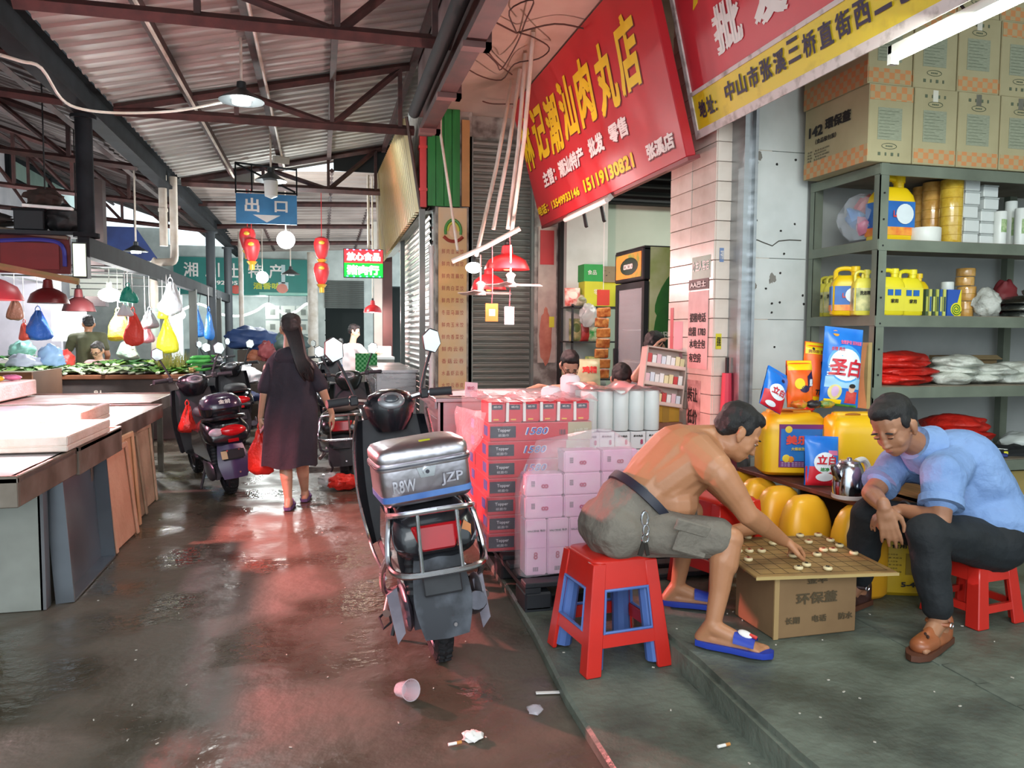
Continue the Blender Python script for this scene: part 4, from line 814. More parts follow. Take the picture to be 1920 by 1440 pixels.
# posters on the pillar
def sheet(name, y0, y1, z0, z1, mat, lab, lines=(), ink=m_ink, x=XP-.0085):
    t = thing(name, lab, 'poster', (x, y1, z0)); part('sheet', MB().bb((x-.001, y0, z0), (x, y1, z1)), mat, t, w=True, sm=False)
    for s_, fy, fz, fw, fh in lines: txt(s_, ink, t, (x-.0012, y1-(y1-y0)*fy, z0+(z1-z0)*fz), V((0, -1, 0)), Z1, W=(y1-y0)*fw, H=(z1-z0)*fh, bold=.015, lift=.001)
    return t
sheet('notice', 4.60, 4.86, 1.80, 1.95, M('3f8f78', .5, h2='5aa38d', sc=6), 'green notice with white characters high on the tiled pillar', (('小主人客店', .04, .35, .9, .45),), m_wht)
t = sheet('notice', 4.62, 4.90, 1.20, 1.72, M('e6c3bf', .6, h2='d8aeab', sc=8), 'pale handwritten notice headed by a black strip on the pillar', (('招租电话', .1, .6, .8, .12), ('出租 1703', .05, .42, .85, .12), ('水电全包', .1, .26, .8, .12), ('有空房', .1, .08, .6, .12)))
x = XP-.0095; part('black_strip', MB().bb((x-.001, 4.62, 1.73), (x, 4.90, 1.80)), M('3a2a2a', .6), t, w=True, sm=False); txt('AA巴士', m_wht, t, (x-.0015, 4.87, 1.745), V((0, -1, 0)), Z1, W=.22, H=.04, bold=.015)
sheet('notice', 4.98, 5.12, 1.22, 1.52, M('dba3ac', .6), 'small pink leaflet with a white window beside the handwritten notice', ())
t = sheet('notice', 4.70, 4.90, .62, 1.12, M('cbb0a9', .6, h2='8a6f69', sc=12), 'torn grey printed notice low on the pillar', (('转让', .1, .7, .7, .2), ('低价', .1, .4, .7, .2), ('电话', .1, .1, .7, .2)))
sheet('red_tag', 5.13, 5.18, 1.28, 1.62, M('c0444c', .5), 'narrow dark red strip at the far edge of the pillar', ())
q = P(1347, 640, Y=4.553); t = thing('sticker', 'small yellow sticker with black lines on the narrow pillar face', 'sticker', (q.x, 4.552, q.z)); part('sheet', MB().bb((-.02, -.001, -.05), (.02, 0, .05)), M('d6c832', .5), t, sm=False); txt('招租', m_ink, t, (-.014, -.002, -.03), X1, Z1, W=.028, H=.06, bold=.01, world=False)
q = P(1353, 478, Y=4.553); t = thing('sticker', 'small blue and white sticker on the narrow pillar face', 'sticker', (q.x, 4.552, q.z)); part('sheet', MB().bb((-.015, -.001, -.045), (.015, 0, .045)), M('6f86b0', .5), t, sm=False); txt('开锁', m_wht, t, (-.011, -.002, -.03), X1, Z1, W=.022, H=.06, bold=.01, world=False)
# ================= FRIDGE =================
t = thing('drinks_fridge', 'tall black glass door drinks fridge with green fruit print on its side', 'fridge', (2.6, 5.98, .165))
FX, FY0, FY1 = 2.60, 5.98, 6.62; m_fb = M('1a1c20', .35)
part('side_panel', MB().bb((FX+.05, FY0, .2), (FX+.72, FY0+.02, 2.15)), M('93a83c', .45, h2='d9d9b0', sc=2.2), t, w=True, sm=False)
part('back_panel', MB().bb((FX+.7, FY0+.02, .2), (FX+.72, FY1, 2.15)), m_fb, t, w=True, sm=False); part('far_panel', MB().bb((FX+.05, FY1-.02, .2), (FX+.7, FY1, 2.15)), m_fb, t, w=True, sm=False)
part('top_panel', MB().bb((FX, FY0, 2.13), (FX+.72, FY1, 2.16)), m_fb, t, w=True, sm=False); part('bottom', MB().bb((FX, FY0, .165), (FX+.72, FY1, .32)), m_fb, t, w=True, sm=False)
part('header', MB().bb((FX-.01, FY0, 1.88), (FX+.06, FY1, 2.15)), m_fb, t, w=True, bev=.01)
part('header_print', MB().bb((FX-.014, FY0+.04, 1.91), (FX-.009, FY1-.04, 2.12)), M('6d8a3a', .4, h2='e08a3a', sc=7), t, w=True, sm=False); part('header_badge', MB().ell((FX-.015, FY0+.3, 2.01), (.004, .2, .075), 18, 8), M('20352a', .4), t, w=True)
txt('CONCORD', m_wht, t, (FX-.02, FY1-.24, 1.985), V((0, -1, 0)), Z1, W=.2, H=.045, bold=.015)
df = part('door_frame', MB().bb((FX, FY0, .33), (FX+.04, FY0+.05, 1.87)).bb((FX, FY1-.05, .33), (FX+.04, FY1, 1.87)).bb((FX, FY0+.05, .33), (FX+.04, FY1-.05, .38)).bb((FX, FY0+.05, 1.82), (FX+.04, FY1-.05, 1.87)), m_fb, t, w=True, sm=False)
part('glass', MB().bb((FX+.015, FY0+.05, .38), (FX+.022, FY1-.05, 1.82)), M('b9c4c8', .08, alpha=.35, spec=.8), t, w=True, sm=False); part('handle', MB().bb((FX-.03, FY1-.06, .95), (FX, FY1-.03, 1.3)), m_fb, t, w=True, bev=.005)
for z in (.62, .9, 1.18, 1.46): part('wire_shelf', MB().bb((FX+.06, FY0+.03, z), (FX+.6, FY1-.03, z+.012)), steel('cfd4d6', .3), t, w=True, sm=False)
part('inner_liner', MB().bb((FX+.62, FY0+.03, .4), (FX+.64, FY1-.03, 1.85)), M('9aa5aa', .5), t, w=True, sm=False)
yy = FY0-.0015
for a, c, rx, rz, ro, m in ((.22, 1.78, .075, .22, .5, '2f7d2b'), (.36, 1.70, .07, .19, -.6, '3c9133'), (.17, 1.52, .07, .2, .2, '277426')):
    part('leaf_print', MB().ell((FX+a, yy, c), (rx, .002, rz), 16, 8, (0, ro, 0)), M(m, .4, h2='1e5c22', sc=4), t, w=True)
part('badge_print', MB().ell((FX+.52, yy, 1.30), (.42, .003, .22), 24, 8), M('17432c', .4), t, w=True); part('fruit_print', MB().ell((FX+.36, yy, .92), (.28, .0025, .26), 22, 8), M('d9823a', .4, h2='e8c84a', sc=3), t, w=True); part('fruit_core', MB().ell((FX+.36, yy-.001, .93), (.16, .003, .17), 20, 8), M('2a2320', .5), t, w=True)
txt('FRUIT&JUICE', M('c9d3c4', .5), t, (FX+.13, yy-.003, 1.37), V((1, 0, .12)), V((-.12, 0, 1)), W=.62, H=.075, bold=.01); txt('CONCORD', m_wht, t, (FX+.14, yy-.003, 1.21), V((1, 0, .12)), V((-.12, 0, 1)), W=.52, H=.09, bold=.018)
# ================= SNACK SHELF (shop 2) =================
t = thing('snack_shelf', 'dark metal snack shelf against the white shop wall', 'shelf', (2.62, 7.6, .16)); m_ds = M('3a3d3e', .5, .3)
for z in (.5, .95, 1.35, 1.72): part('shelf_board', MB().bb((2.56, 7.75, z-.015), (3.22, 8.15, z)), m_ds, t, w=True, sm=False)
for x in (2.56, 3.2):
    for y in (7.75, 8.13): part('post', MB().bb((x, y, .16), (x+.02, y+.02, 1.74)), m_ds, t, w=True, sm=False)
sn = [(1080, 640, 1.35, .10, .20, 'b8ab7a', '5a6b3a', 'olive printed noodle packet'), (1098, 640, 1.35, .09, .19, 'a9342f', '7a2420', 'dark red noodle packet'), (1110, 645, 1.35, .1, .26, '2f8f45', 'e9e2c0', 'tall green and white snack packet'),
      (1066, 700, .95, .1, .16, '6a6f4a', 'b8b08a', 'grey green packet'), (1090, 700, .95, .1, .14, '8a7a5a', '3f4f2a', 'brown packet'), (1112, 700, .95, .12, .2, 'e2c85a', '2f6a3a', 'yellow green packet'),
      (1075, 560, 1.72, .12, .16, 'c4423a', 'e9d9c8', 'red and white sweet packet on the top board'), (1090, 575, 1.72, .11, .10, 'b9b49a', '7a7a5a', 'beige bag on the top board')]
for i, (px, py, z, w_, h_, c1, c2, l) in enumerate(sn):
    p = Pouch(w_*1.4, h_*1.2, .08, M(c1, .4, h2=c2, sc=14), l+' on the dark snack shelf', (P(px, py, Y=7.78).x, 7.80-.0, z), (-.05, .03*math.sin(i*3), .1*math.sin(i*2)), 'snack packets'); p.ell(0, h_*.7, w_*.4, h_*.25, M(c2, .4)); 
t = thing('display_box', 'green and yellow snack display box on top of the dark shelf', 'box', (P(1095, 560, Y=7.8).x, 7.78, 1.722)); part('lower_box', MB().bb((0, 0, 0), (.55, .2, .26)), M('c9cf3a', .5, h2='b8be2e', sc=3), t, sm=False); part('upper_box', MB().bb((-.01, 0, .26), (.20, .2, .44)), M('2f9a4a', .5), t, sm=False); part('open_flap', MB().box((.38, .02, .34), (.35, .01, .18), (-.3, 0, 0)), M('7a6a4e', .7), t, sm=False)
txt('食品', m_wht, t, (.03, -.002, .33), X1, Z1, W=.1, H=.05, world=False); txt('零食', m_wht, t, (.1, -.002, .12), X1, Z1, W=.12, H=.06, world=False)
lump('dark_bag', (P(1135, 590, Y=7.85).x, 7.9, 1.98), (.16, .1, .08), M('1b1a1c', .5), 'black bag lying on the yellow display box', 'bag', seed=51)
lump('clear_bag', (P(1105, 600, Y=7.7).x, 7.72, 1.5), (.1, .06, .12), M('cfd3d0', .2, alpha=.6), 'clear hanging bag between the snack packets', 'bag', seed=52)
t = thing('hanging_snacks', 'strip of orange brown snack sachets hanging beside the fridge', 'sachet strip', (P(1130, 640, Y=7.5).x, 7.5, 1.0))
for i in range(7): part('sachet', MB().box((.012*math.sin(i*2.2), 0, .02+i*.105), (.15, .03, .098), (.1, .08*math.sin(i*3), 0)), M(('a8552a', 'b5662f', '9a4522')[i % 3], .35, h2='e0a05a', sc=22), t, bev=.01)
part('cord', MB().cyl((0, 0, .75), (0, 0, 2.82), .003, n=5), m_wht, t); part('hanger_card', MB().box((0, 0, .80), (.13, .02, .16)), M('cf4a3a', .5), t, sm=False)
solo('brown_board', MB().bb((2.95, 7.3, .17), (3.2, 7.34, 1.66)), M('a08a6c', .7), 'brown cardboard sheet standing beside the fridge', 'board', sm=False)
p = Pouch(.3, .34, .12, M('d9d0a8', .4, h2='b9b58a', sc=10), 'big pale snack bag with red characters behind the boy', (P(1098, 740, Y=7.0).x, 7.0, .85), (-.1, 0, 0)); p.text('鸡精', -.05, .2, .16, .07, m_rdw); p.rect(-.13, .13, .02, .06, M('d9a02f', .4))
solo('low_table', MB().bb((2.3, 6.85, .78), (3.2, 7.3, .85)).bb((2.32, 6.87, .163), (2.38, 6.93, .78)).bb((3.12, 6.87, .163), (3.18, 6.93, .78)).bb((2.32, 7.22, .163), (2.38, 7.28, .78)).bb((3.12, 7.22, .163), (3.18, 7.28, .78)), M('6a5a4a', .7), 'low dark table behind the boy in the shop', 'table', sm=False, bev=.01)
t = thing('jamb_poster', 'tall food poster with a pink sausage picture on the white door jamb', 'poster', (2.40, 8.395, 1.0)); q = P(1010, 590, Y=8.39)
part('sheet', MB().bb((2.37, 8.385, 1.1), (2.58, 8.394, 2.62)), M('cbbcae', .6, h2='a8948a', sc=4), t, w=True, sm=False); part('red_panel', MB().bb((2.39, 8.38, 2.2), (2.55, 8.386, 2.58)), M('c93a3a', .5), t, w=True, sm=False); part('sausage_print', MB().ell((2.46, 8.383, 1.4), (.075, .004, .3), 14, 8, None, .25, 3, 2), M('c9806a', .5, h2='b0614e', sc=9), t, w=True); part('yellow_patch', MB().bb((2.5, 8.38, 1.5), (2.56, 8.386, 1.62)), M('d9d03a', .5), t, w=True, sm=False)
# ================= BLOCK FRONT: MENU, GREEN BOARDS =================
t = thing('menu_board', 'tall tan menu board with rows of small red characters and round emblem', 'sign', (1.24, 8.37, .5))
part('board', MB().bb((1.245, 8.37, .5), (1.555, 8.40, 2.78)), M('cfa468', .55, h2='c4b295', sc=1.0, lo=.42, hi=.58), t, w=True, sm=False)
m_mr = M('a3483f', .6); yb = 8.369
part('emblem_ring', MB().tube([(1.405+.085*math.cos(a*PI/10), yb, 2.53+.12*math.sin(a*PI/10)) for a in range(-1, 12)], .016, 6), M('3f8a3a', .5), t, w=True); part('emblem_ring', MB().tube([(1.405+.06*math.cos(a*PI/10), yb, 2.53+.09*math.sin(a*PI/10)) for a in range(0, 11)], .012, 6), M('c9c84a', .5), t, w=True)
part('emblem_ribbon', MB().tube(arc([(1.30, yb, 2.47), (1.35, yb, 2.43), (1.405, yb, 2.42), (1.46, yb, 2.43), (1.51, yb, 2.47)], 3), .02, 6), M('9a3f30', .5), t, w=True); part('emblem_disc', MB().ell((1.405, yb, 2.53), (.045, .004, .07), 14, 8), M('d9b08a', .5), t, w=True)
rows = ['鲜肉韭菜饺', '鲜肉香菇饺', '鲜肉莲藕饺', '鲜肉白菜饺', '鲜肉芹菜饺', '冬菇马蹄饺', '鲜肉玉米饺', '鲜肉香菜饺', '鲜肉云吞', '香菇云吞', '水晶虾云吞', '水饺云吞皮']
for i, s_ in enumerate(rows): txt(s_, m_mr, t, (1.28, yb, 2.285-i*.132), X1, Z1, W=.24, H=.052, space=1.5)
t = thing('plank_cladding', 'bright green plank panel high above the tan menu board', 'panel', (1.10, 8.36, 2.79))
for i in range(4): part('plank', MB().bb((1.13+i*.088, 8.36, 2.79), (1.213+i*.088, 8.385, 3.82)), M('1f7a35', .5, h2='1a6a2d', sc=4, stretch=(6, 6, .6)), t, w=True, bev=.003, sm=False)
solo('red_column', MB().bb((1.05, 8.40, 2.78), (1.12, 8.5, 3.6)).bb((1.04, 8.395, 3.4), (1.13, 8.51, 3.43)).bb((1.04, 8.395, 2.95), (1.13, 8.51, 2.98)), M('c23a38', .5), 'narrow red column with grey clamps left of the green planks', 'column', sm=False)
solo('wood_board', MB().bb((1.50, 8.37, 2.80), (1.585, 8.395, 3.72)), M('b08350', .7), 'brown plywood strip between the green planks and the shutter', 'board', sm=False)
# ribbed awning on the side of the block
b = MB(); nrib = 34
a0, a1, c0, c1 = V((.91, 8.42, 3.72)), V((.93, 13.0, 3.93)), V((1.06, 8.42, 2.74)), V((1.06, 14.0, 2.62))
def awn(f, g, d): return (a0.lerp(a1, f)).lerp(c0.lerp(c1, f), g)-V((d, 0, 0))
pr = []
for i in range(nrib): pr += [((i)/nrib, 0), ((i+.55)/nrib, 0), ((i+.65)/nrib, .045), ((i+.9)/nrib, .045)]
pr.append((1, 0))
for (f, d), (f2, d2) in zip(pr, pr[1:]): b.quad(awn(f, 0, d), awn(f2, 0, d2), awn(f2, 1, d2), awn(f, 1, d))
t = thing('awning', 'ribbed sheet metal awning with golden sheen hanging along the side of the block', 'awning', (1.0, 8.4, 2.7)); part('sheet', b, M('b5a88c', .3, .8, h2='c9b47a', sc=.5), t, w=True, sm=False)  # reflected yellow sheen put into the metal colour as a golden blend
part('soffit', MB().quad((1.07, 8.42, 2.73), (1.07, 13.1, 2.66), (1.2, 13.1, 2.7), (1.215, 8.42, 2.76)), M('8d8a7a', .5), t, w=True, sm=False); part('end_edge', MB().tube([a0, c0], .018, 6), M('4a3a34', .6), t, w=True)
for i, (x, y, l) in enumerate(((1.04, 8.36, 'grey steel post at the near corner of the stalls'), (1.10, 11.0, 'grey steel post further along the stalls'))): solo('stall_post', MB().bb((x, y, 0), (x+.06, y+.06, 2.75)).bb((x-.03, y-.03, 0), (x+.09, y+.09, .015)), M('6d716e', .5, .4), l, 'post', sm=False)
solo('white_pipe', MB().cyl((1.16, 8.33, .02), (1.16, 8.33, 2.3), .025).cyl((1.16, 8.33, 2.28), (1.16, 8.33, 2.36), .03), M('d2cfcd', .4), 'white plastic pipe standing against the side shutter', 'pipe')
# ================= HANGING POLES, RED LAMPS, FANS =================
m_pvc = M('d8d0c6', .5, h2='bfb2a2', sc=6)
for i, (a, c, l) in enumerate((((960, 150, 7.1), (893, 480, 6.8), 'leftmost of the four'), ((975, 130, 7.0), (925, 430, 6.8), 'second of the four, tied to the lamp'), ((985, 100, 6.9), (952, 430, 6.8), 'third of the four, with wire'), ((1000, 60, 6.8), (960, 432, 6.75), 'rightmost of the four'))):
    p0, p1 = P(a[0], a[1], Z=3.8), P(c[0], c[1], Y=c[2]); solo('hanging_pole', MB().tube([p0, p0.lerp(p1, .5)+V((.02, 0, 0)), p1], .018, 8), m_pvc, 'thin white pole hanging from the canopy, '+l, 'pole', 'hanging poles')
pa, pb = P(848, 490, Y=6.85), P(975, 428, Y=6.6); solo('cross_bar', MB().tube([pa, pa.lerp(pb, .5)+V((0, 0, -.015)), pb], .022, 10), m_pvc, 'pale bamboo bar slung under the hanging poles, carrying the lamps', 'bar')
pa, pb = P(826, 250, Y=8.0), P(858, 470, Y=7.6); solo('lamp_cord_pole', MB().tube([V((pa.x, pa.y, 3.83)), pa, pb], .014, 8), m_pvc, 'thin white pole in front of the green planks and menu board', 'pole')
wr = MB(); qs = [(968, 60), (955, 20), (1000, 0), (985, 40), (970, 80), (940, 130), (930, 118), (900, 95), (860, 110), (895, 140), (940, 150), (965, 120), (1010, 110), (1030, 90), (1000, 70), (975, 62)]
wr.tube(arc([P(a, c, Z=3.72+.05*math.sin(i*2)) for i, (a, c) in enumerate(qs)], 4), .006, 5)
solo('tangled_cable', wr, M('4a3530', .7), 'tangled dark cable loop under the canopy around the hanging poles', 'cable')
for i, pts in enumerate((((890, 20), (935, 45), (968, 62)), ((870, 30), (925, 110), (960, 140)), ((968, 62), (1040, 45), (1100, 55)), ((905, 190), (925, 195), (970, 195)))): solo('hanging_wire', MB().tube(arc([P(a, c, Z=3.76) for a, c in pts], 4), .007, 5), M('5a4038', .7), 'thin brown wire strung under the canopy, %s' % ('from the beam to the knot', 'lower one from the beam', 'from the knot to the red sign', 'short level one at the pole tops')[i], 'wire')
m_lred = M('d02a30', .35, h2='bd2228', sc=3)
def shade(label, x, y, z, r, h, glow=None, group='red dome lamps', mat=None):
    t = thing('pendant_lamp', label, 'lamp', (x, y, z), 0, group); mt = mat or m_lred
    part('shade', MB().lathe([(r*.97, .0), (r, .0), (r*.97, h*.10), (r*.82, h*.38), (r*.5, h*.55), (r*.28, h*.62), (r*.22, h*.95), (r*.1, h), (r*.1, h*.93), (r*.2, h*.6), (r*.48, h*.5), (r*.8, h*.35)], 28), mt, t)
    part('socket', MB().lathe([(r*.1, h*.9), (r*.12, h*1.1), (r*.05, h*1.2)], 12), m_black, t)
    if glow: part('bulb', MB().ell((0, 0, h*.18), (r*.3, r*.3, h*.22), 14, 8), glow, t)
    return t
gl_r = M('ff5a3a', .5, em=9); gl_w = M('f6fff8', .4, em=22)
l1 = shade('large red dome lamp hanging from the pale bar in front of the grey shutter', 1.63, 6.8, 2.0, .205, .22, gl_r)
shade('smaller red lamp glowing orange below and behind the large red dome', 1.56, 7.25, 1.84, .17, .24, M('ff7a3a', .5, em=6))
def fan(label, x, y, z, rz):
    t = thing('mini_fan', label, 'fan', (x, y, z), rz, 'mini ceiling fans'); mw = M('efd9d3', .4)
    part('hub', MB().lathe([(.02, -.03), (.05, -.025), (.055, 0), (.03, .02), (.03, .05), (.045, .08), (.02, .1)], 18), mw, t); part('rod', MB().cyl((0, 0, .09), (0, 0, .34), .007), mw, t)
    for k in range(3):
        a = 2*PI*k/3; part('blade', MB().box((.165, 0, -.005), (.24, .075, .006), (.25, 0, 0)).tf(Matrix.Rotation(a, 4, 'Z')), mw, t, bev=.002)
    return t
fan('white mini fan with pinkish blades under the large red dome', 1.62, 6.62, 1.86, .06); fan('white mini fan lower and nearer the menu board', 1.42, 6.95, 1.80, .0)
for i, (px, py, c, l) in enumerate(((922, 586, 'e89a4a', 'orange scannable payment card hanging under the lamps'), (955, 592, 'f2eef0', 'white card hanging under the large red lamp'))):
    q = P(px, py, Y=6.70 if i == 0 else 6.64); t = thing('hanging_card', l, 'card', q); part('card', MB().bb((-.058 if i == 0 else -.045, 0, -.08), (.058 if i == 0 else .045, .006, .08)), M(c, .5), t, bev=.006); part('cord', MB().tube(arc([(0, 0, .08), (.006, 0, .3), (0, 0, .64 if i == 0 else .74)], 3), .004, 5), M('d9626a', .5), t)
    if i == 0: part('white_patch', MB().bb((-.025, -.002, -.03), (.03, .001, .03)), m_wht, t, sm=False)
t = thing('bulb', 'bright white bulb glowing beside the menu board', 'lamp', P(888, 502, Y=7.0)); part('bulb', MB().ell((0, 0, 0), (.075, .05, .05), 16, 10), gl_w, t); part('socket', MB().cyl((0, 0, .04), (0, 0, .1), .02), m_black, t)
# ================= SCOOTERS =================
m_tyre = M('17171a', .8, h2='232326', sc=20, bump=.4, bsc=60); m_plast = M('16171c', .25, h2='1d1e24', sc=4, coat=.4); m_matte = M('25272b', .65, h2='303236', sc=9)
m_chr = steel('cfd0d4', .16); m_eng = M('5d5d66', .45, .6, h2='44444c', sc=12); m_tail = M('b81620', .15, h2='8f0f18', sc=3, coat=.5); m_amb = M('c9772a', .2, coat=.4)
def wheel(t, y, name, r=.215, wd=.045):
    c = V((0, y, r)); ty = MB()
    prof = [(r-.055, -wd*.8), (r-.03, -wd), (r-.008, -wd*.75), (r, 0), (r-.008, wd*.75), (r-.03, wd), (r-.055, wd*.8)]
    rings = [[V((x, y+rr_*math.cos(2*PI*k/36), r+rr_*math.sin(2*PI*k/36))) for k in range(36)] for rr_, x in prof]
    ty.loft(rings+[rings[0]], cap=False); w_ = part(name, ty, m_tyre, t)
    b = MB()
    for k in range(30):
        a = 2*PI*k/30
        for s in (-1, 1): b.box((s*wd*.42, y+(r+.001)*math.cos(a), r+(r+.001)*math.sin(a)), (wd*.6, .012, .01), Matrix.Rotation(a-PI/2, 3, 'X')@Matrix.Rotation(s*.5, 3, 'Z'))
    part('tread', b, m_tyre, w_, sm=False)['kind'] = 'stuff'
    b = MB()
    for s in (-1, 1): b.tube([(s*wd*.55, y+(r-.055)*math.cos(2*PI*k/28), r+(r-.055)*math.sin(2*PI*k/28)) for k in range(28)], .009, 6, closed=True)
    for k in range(5):
        a = 2*PI*k/5; b.tube([c, c+V((0, math.cos(a), math.sin(a)))*(r-.055)], [.022, .014], 6)
    b.cyl(c-V((wd, 0, 0)), c+V((wd, 0, 0)), .04); part('rim', b, m_eng, w_)
def scooter(label, loc, rz, lean, shell=m_plast, seat=m_matte, rack='chrome', tail='trap', fend=m_matte, steer=0, mirror=True, group=None, h=1.0):
    t = thing('scooter', label, 'scooter', loc, rz, group); t.rotation_euler = (0, -math.radians(lean), rz)
    wheel(t, 0, 'rear_wheel'); wheel(t, 1.24, 'front_wheel')
    # tail body
    L = [(-.24, .53, .15, .03), (-.20, .55, .185, .09), (-.05, .57, .19, .12), (.15, .575, .165, .125), (.34, .54, .15, .12), (.45, .47, .13, .11), (.50, .38, .12, .09)]
    rings = []
    for y, z, hx, hz in L: rings.append([V((hx*math.copysign(abs(math.cos(2*PI*k/24))**.7, math.cos(2*PI*k/24)), y, z+hz*math.copysign(abs(math.sin(2*PI*k/24))**.7, math.sin(2*PI*k/24)))) for k in range(24)])
    part('tail_shell', MB().loft(rings), shell, t, ang=50)
    for s in (-1, 1):
        part('side_skirt', MB().loft([[V((s*(.13+.03*f), -.02+.5*f, .30+.03*f)), V((s*(.155+.02*f), -.02+.5*f, .42)), V((s*.16, -.02+.5*f, .55)), V((s*.11, -.02+.5*f, .55)), V((s*.10, -.02+.5*f, .3))] for f in (0, .35, .7, 1)]), shell, t)
    st_ = MB().sq([(.10, .36, .0), (.135, .41, .02), (.14, .42, .05), (.12, .39, .085), (.06, .3, .10)], (0, .24, .665), e=3.2); st_.v = [V((p.x, p.y, p.z+.05*max(0, .1-p.y)-.04*max(0, p.y-.25))) for p in st_.v]
    part('seat', st_, seat, t, ang=60)
    # floor, leg shield, cowl
    part('floorboard', MB().bb((-.16, .42, .27), (.16, .86, .31)), m_matte, t, bev=.015); 
    ls = MB().grid(lambda a, c: V(((a-.5)*(.40+.06*math.sin(PI*c)), .86+.10*c-.05*math.cos((a-.5)*PI)*0+.10*abs(a-.5), .28+.60*c)), 10, 10)
    ls2 = MB().grid(lambda a, c: V(((a-.5)*(.40+.06*math.sin(PI*c)), .90+.10*c-.09*abs(a-.5)+.12*math.cos((a-.5)*PI), .28+.60*c)), 10, 10)
    part('leg_shield', ls, m_matte, t); part('front_cowl', ls2, shell, t)
    part('front_fender', MB().grid(lambda a, c: V(((a-.5)*.15, 1.24+.27*math.cos(.15+2.3*c), .215+.25*math.sin(.15+2.3*c)+.02*math.cos((a-.5)*PI))), 6, 14), shell, t)
    for s in (-1, 1): part('fork', MB().cyl((s*.075, 1.24, .215), (s*.06, 1.08, .62), .02), m_eng, t)
    part('keel', MB().tube(arc([(0, .1, .32), (0, .5, .22), (0, .85, .24), (0, 1.0, .5)], 4), .06, 8), m_matte, t)
    part('engine', MB().bb((-.13, -.05, .14), (-.055, .34, .30)), m_eng, t, bev=.02, seg=2); part('engine_cover', MB().ell((-.135, .05, .215), (.03, .17, .085), 16, 9), M('77717c', .35, .7, h2='5f5a66', sc=8), t)
    for s in (-1, 1): part('shock', MB().tube([(s*.10, -.02, .26+.015*i) for i in range(1, 19)], [.024+.007*(i % 2) for i in range(18)], 10), m_matte, t)
    mf = MB().tube(arc([(.13, .36, .2), (.14, .1, .2), (.15, -.12, .24), (.155, -.22, .28)], 4), [.03, .035, .04, .05, .055, .055, .055, .055, .055, .055, .05, .05, .045], 12, flat=.8); part('muffler', mf, m_eng, t)
    part('muffler_guard', MB().ell((.19, -.06, .27), (.015, .15, .07), 14, 8, (-.25, 0, 0)), M('8d8b92', .4, .3, h2='75737b', sc=8), t)
    # rear fender with plate area
    fe = MB().grid(lambda a, c: V(((a-.5)*(.21+.05*math.sin(2.6*c)-.09*max(0, c-.55)), -.20-.085*math.sin(c*1.5)+.04*abs(a-.5), .47-.29*c+.03*math.cos((a-.5)*PI)*(1-c))), 8, 12)
    fe.v += []; part('rear_fender', fe, fend, t, ang=60)
    part('fender_back', MB().grid(lambda a, c: V(((a-.5)*.17, -.185-.065*math.sin(c*1.5), .46-.27*c)), 4, 8), m_matte, t)
    part('plate_holder', MB().box((0, -.255, .385), (.17, .012, .09), (-.35, 0, 0)), m_matte, t, bev=.006)
    for s in (-1, 1): part('plate_bolt', MB().cyl((s*.05, -.262, .425), (s*.05, -.275, .425), .008, n=8), m_chr, t)
    part('fender_bolt', MB().cyl((.035, -.275, .23), (.035, -.292, .23), .008, n=8), m_chr, t)
    # lights
    if tail == 'trap':
        part('tail_light', MB().prism([(-.115, .045), (.115, .045), (.075, -.05), (-.075, -.05)], .035, (0, -.222, .555), X1, V((0, .12, 1))), m_tail, t, bev=.008)
        for s in (-1, 1): part('indicator', MB().prism([(.125, .04), (.155, .02), (.15, -.03), (.085, -.05)][::s], .03, (0, -.205, .555), X1*s if s > 0 else -X1, V((0, .12, 1))), m_amb, t)
    else:
        part('tail_light', MB().ell((.03, -.215, .585), (.115, .05, .05), 18, 10), M('e01822', .12, coat=.6), t); part('light_lens', MB().ell((-.10, -.18, .58), (.075, .07, .045), 14, 9, (0, 0, .6)), M('c9b9c4', .1, coat=.6), t); part('light_lens', MB().ell((.13, -.15, .585), (.04, .07, .04), 14, 9, (0, 0, -.6)), M('c9a9b4', .1, coat=.6), t)
        part('reflector', MB().box((.02, -.25, .505), (.09, .015, .03)), m_tail, t, bev=.004)
    # steering head, bars
    hb = part('handle_cover', MB().loft([[V((w_*math.cos(2*PI*k/20), .93+d_*math.sin(2*PI*k/20)+.02, z_)) for k in range(20)] for w_, d_, z_ in ((.09, .08, .82), (.13, .11, .88), (.155, .12, .95), (.12, .10, 1.0), (.06, .06, 1.02))]), shell, t, ang=50)
    part('dashboard', MB().ell((0, .845, .975), (.078, .022, .05), 20, 10, (-.75, 0, 0)), M('8f9296', .25, .3), hb); part('display', MB().ell((0, .83, .985), (.045, .012, .025), 16, 8, (-.75, 0, 0)), M('4a4f55', .15, coat=.5), hb)
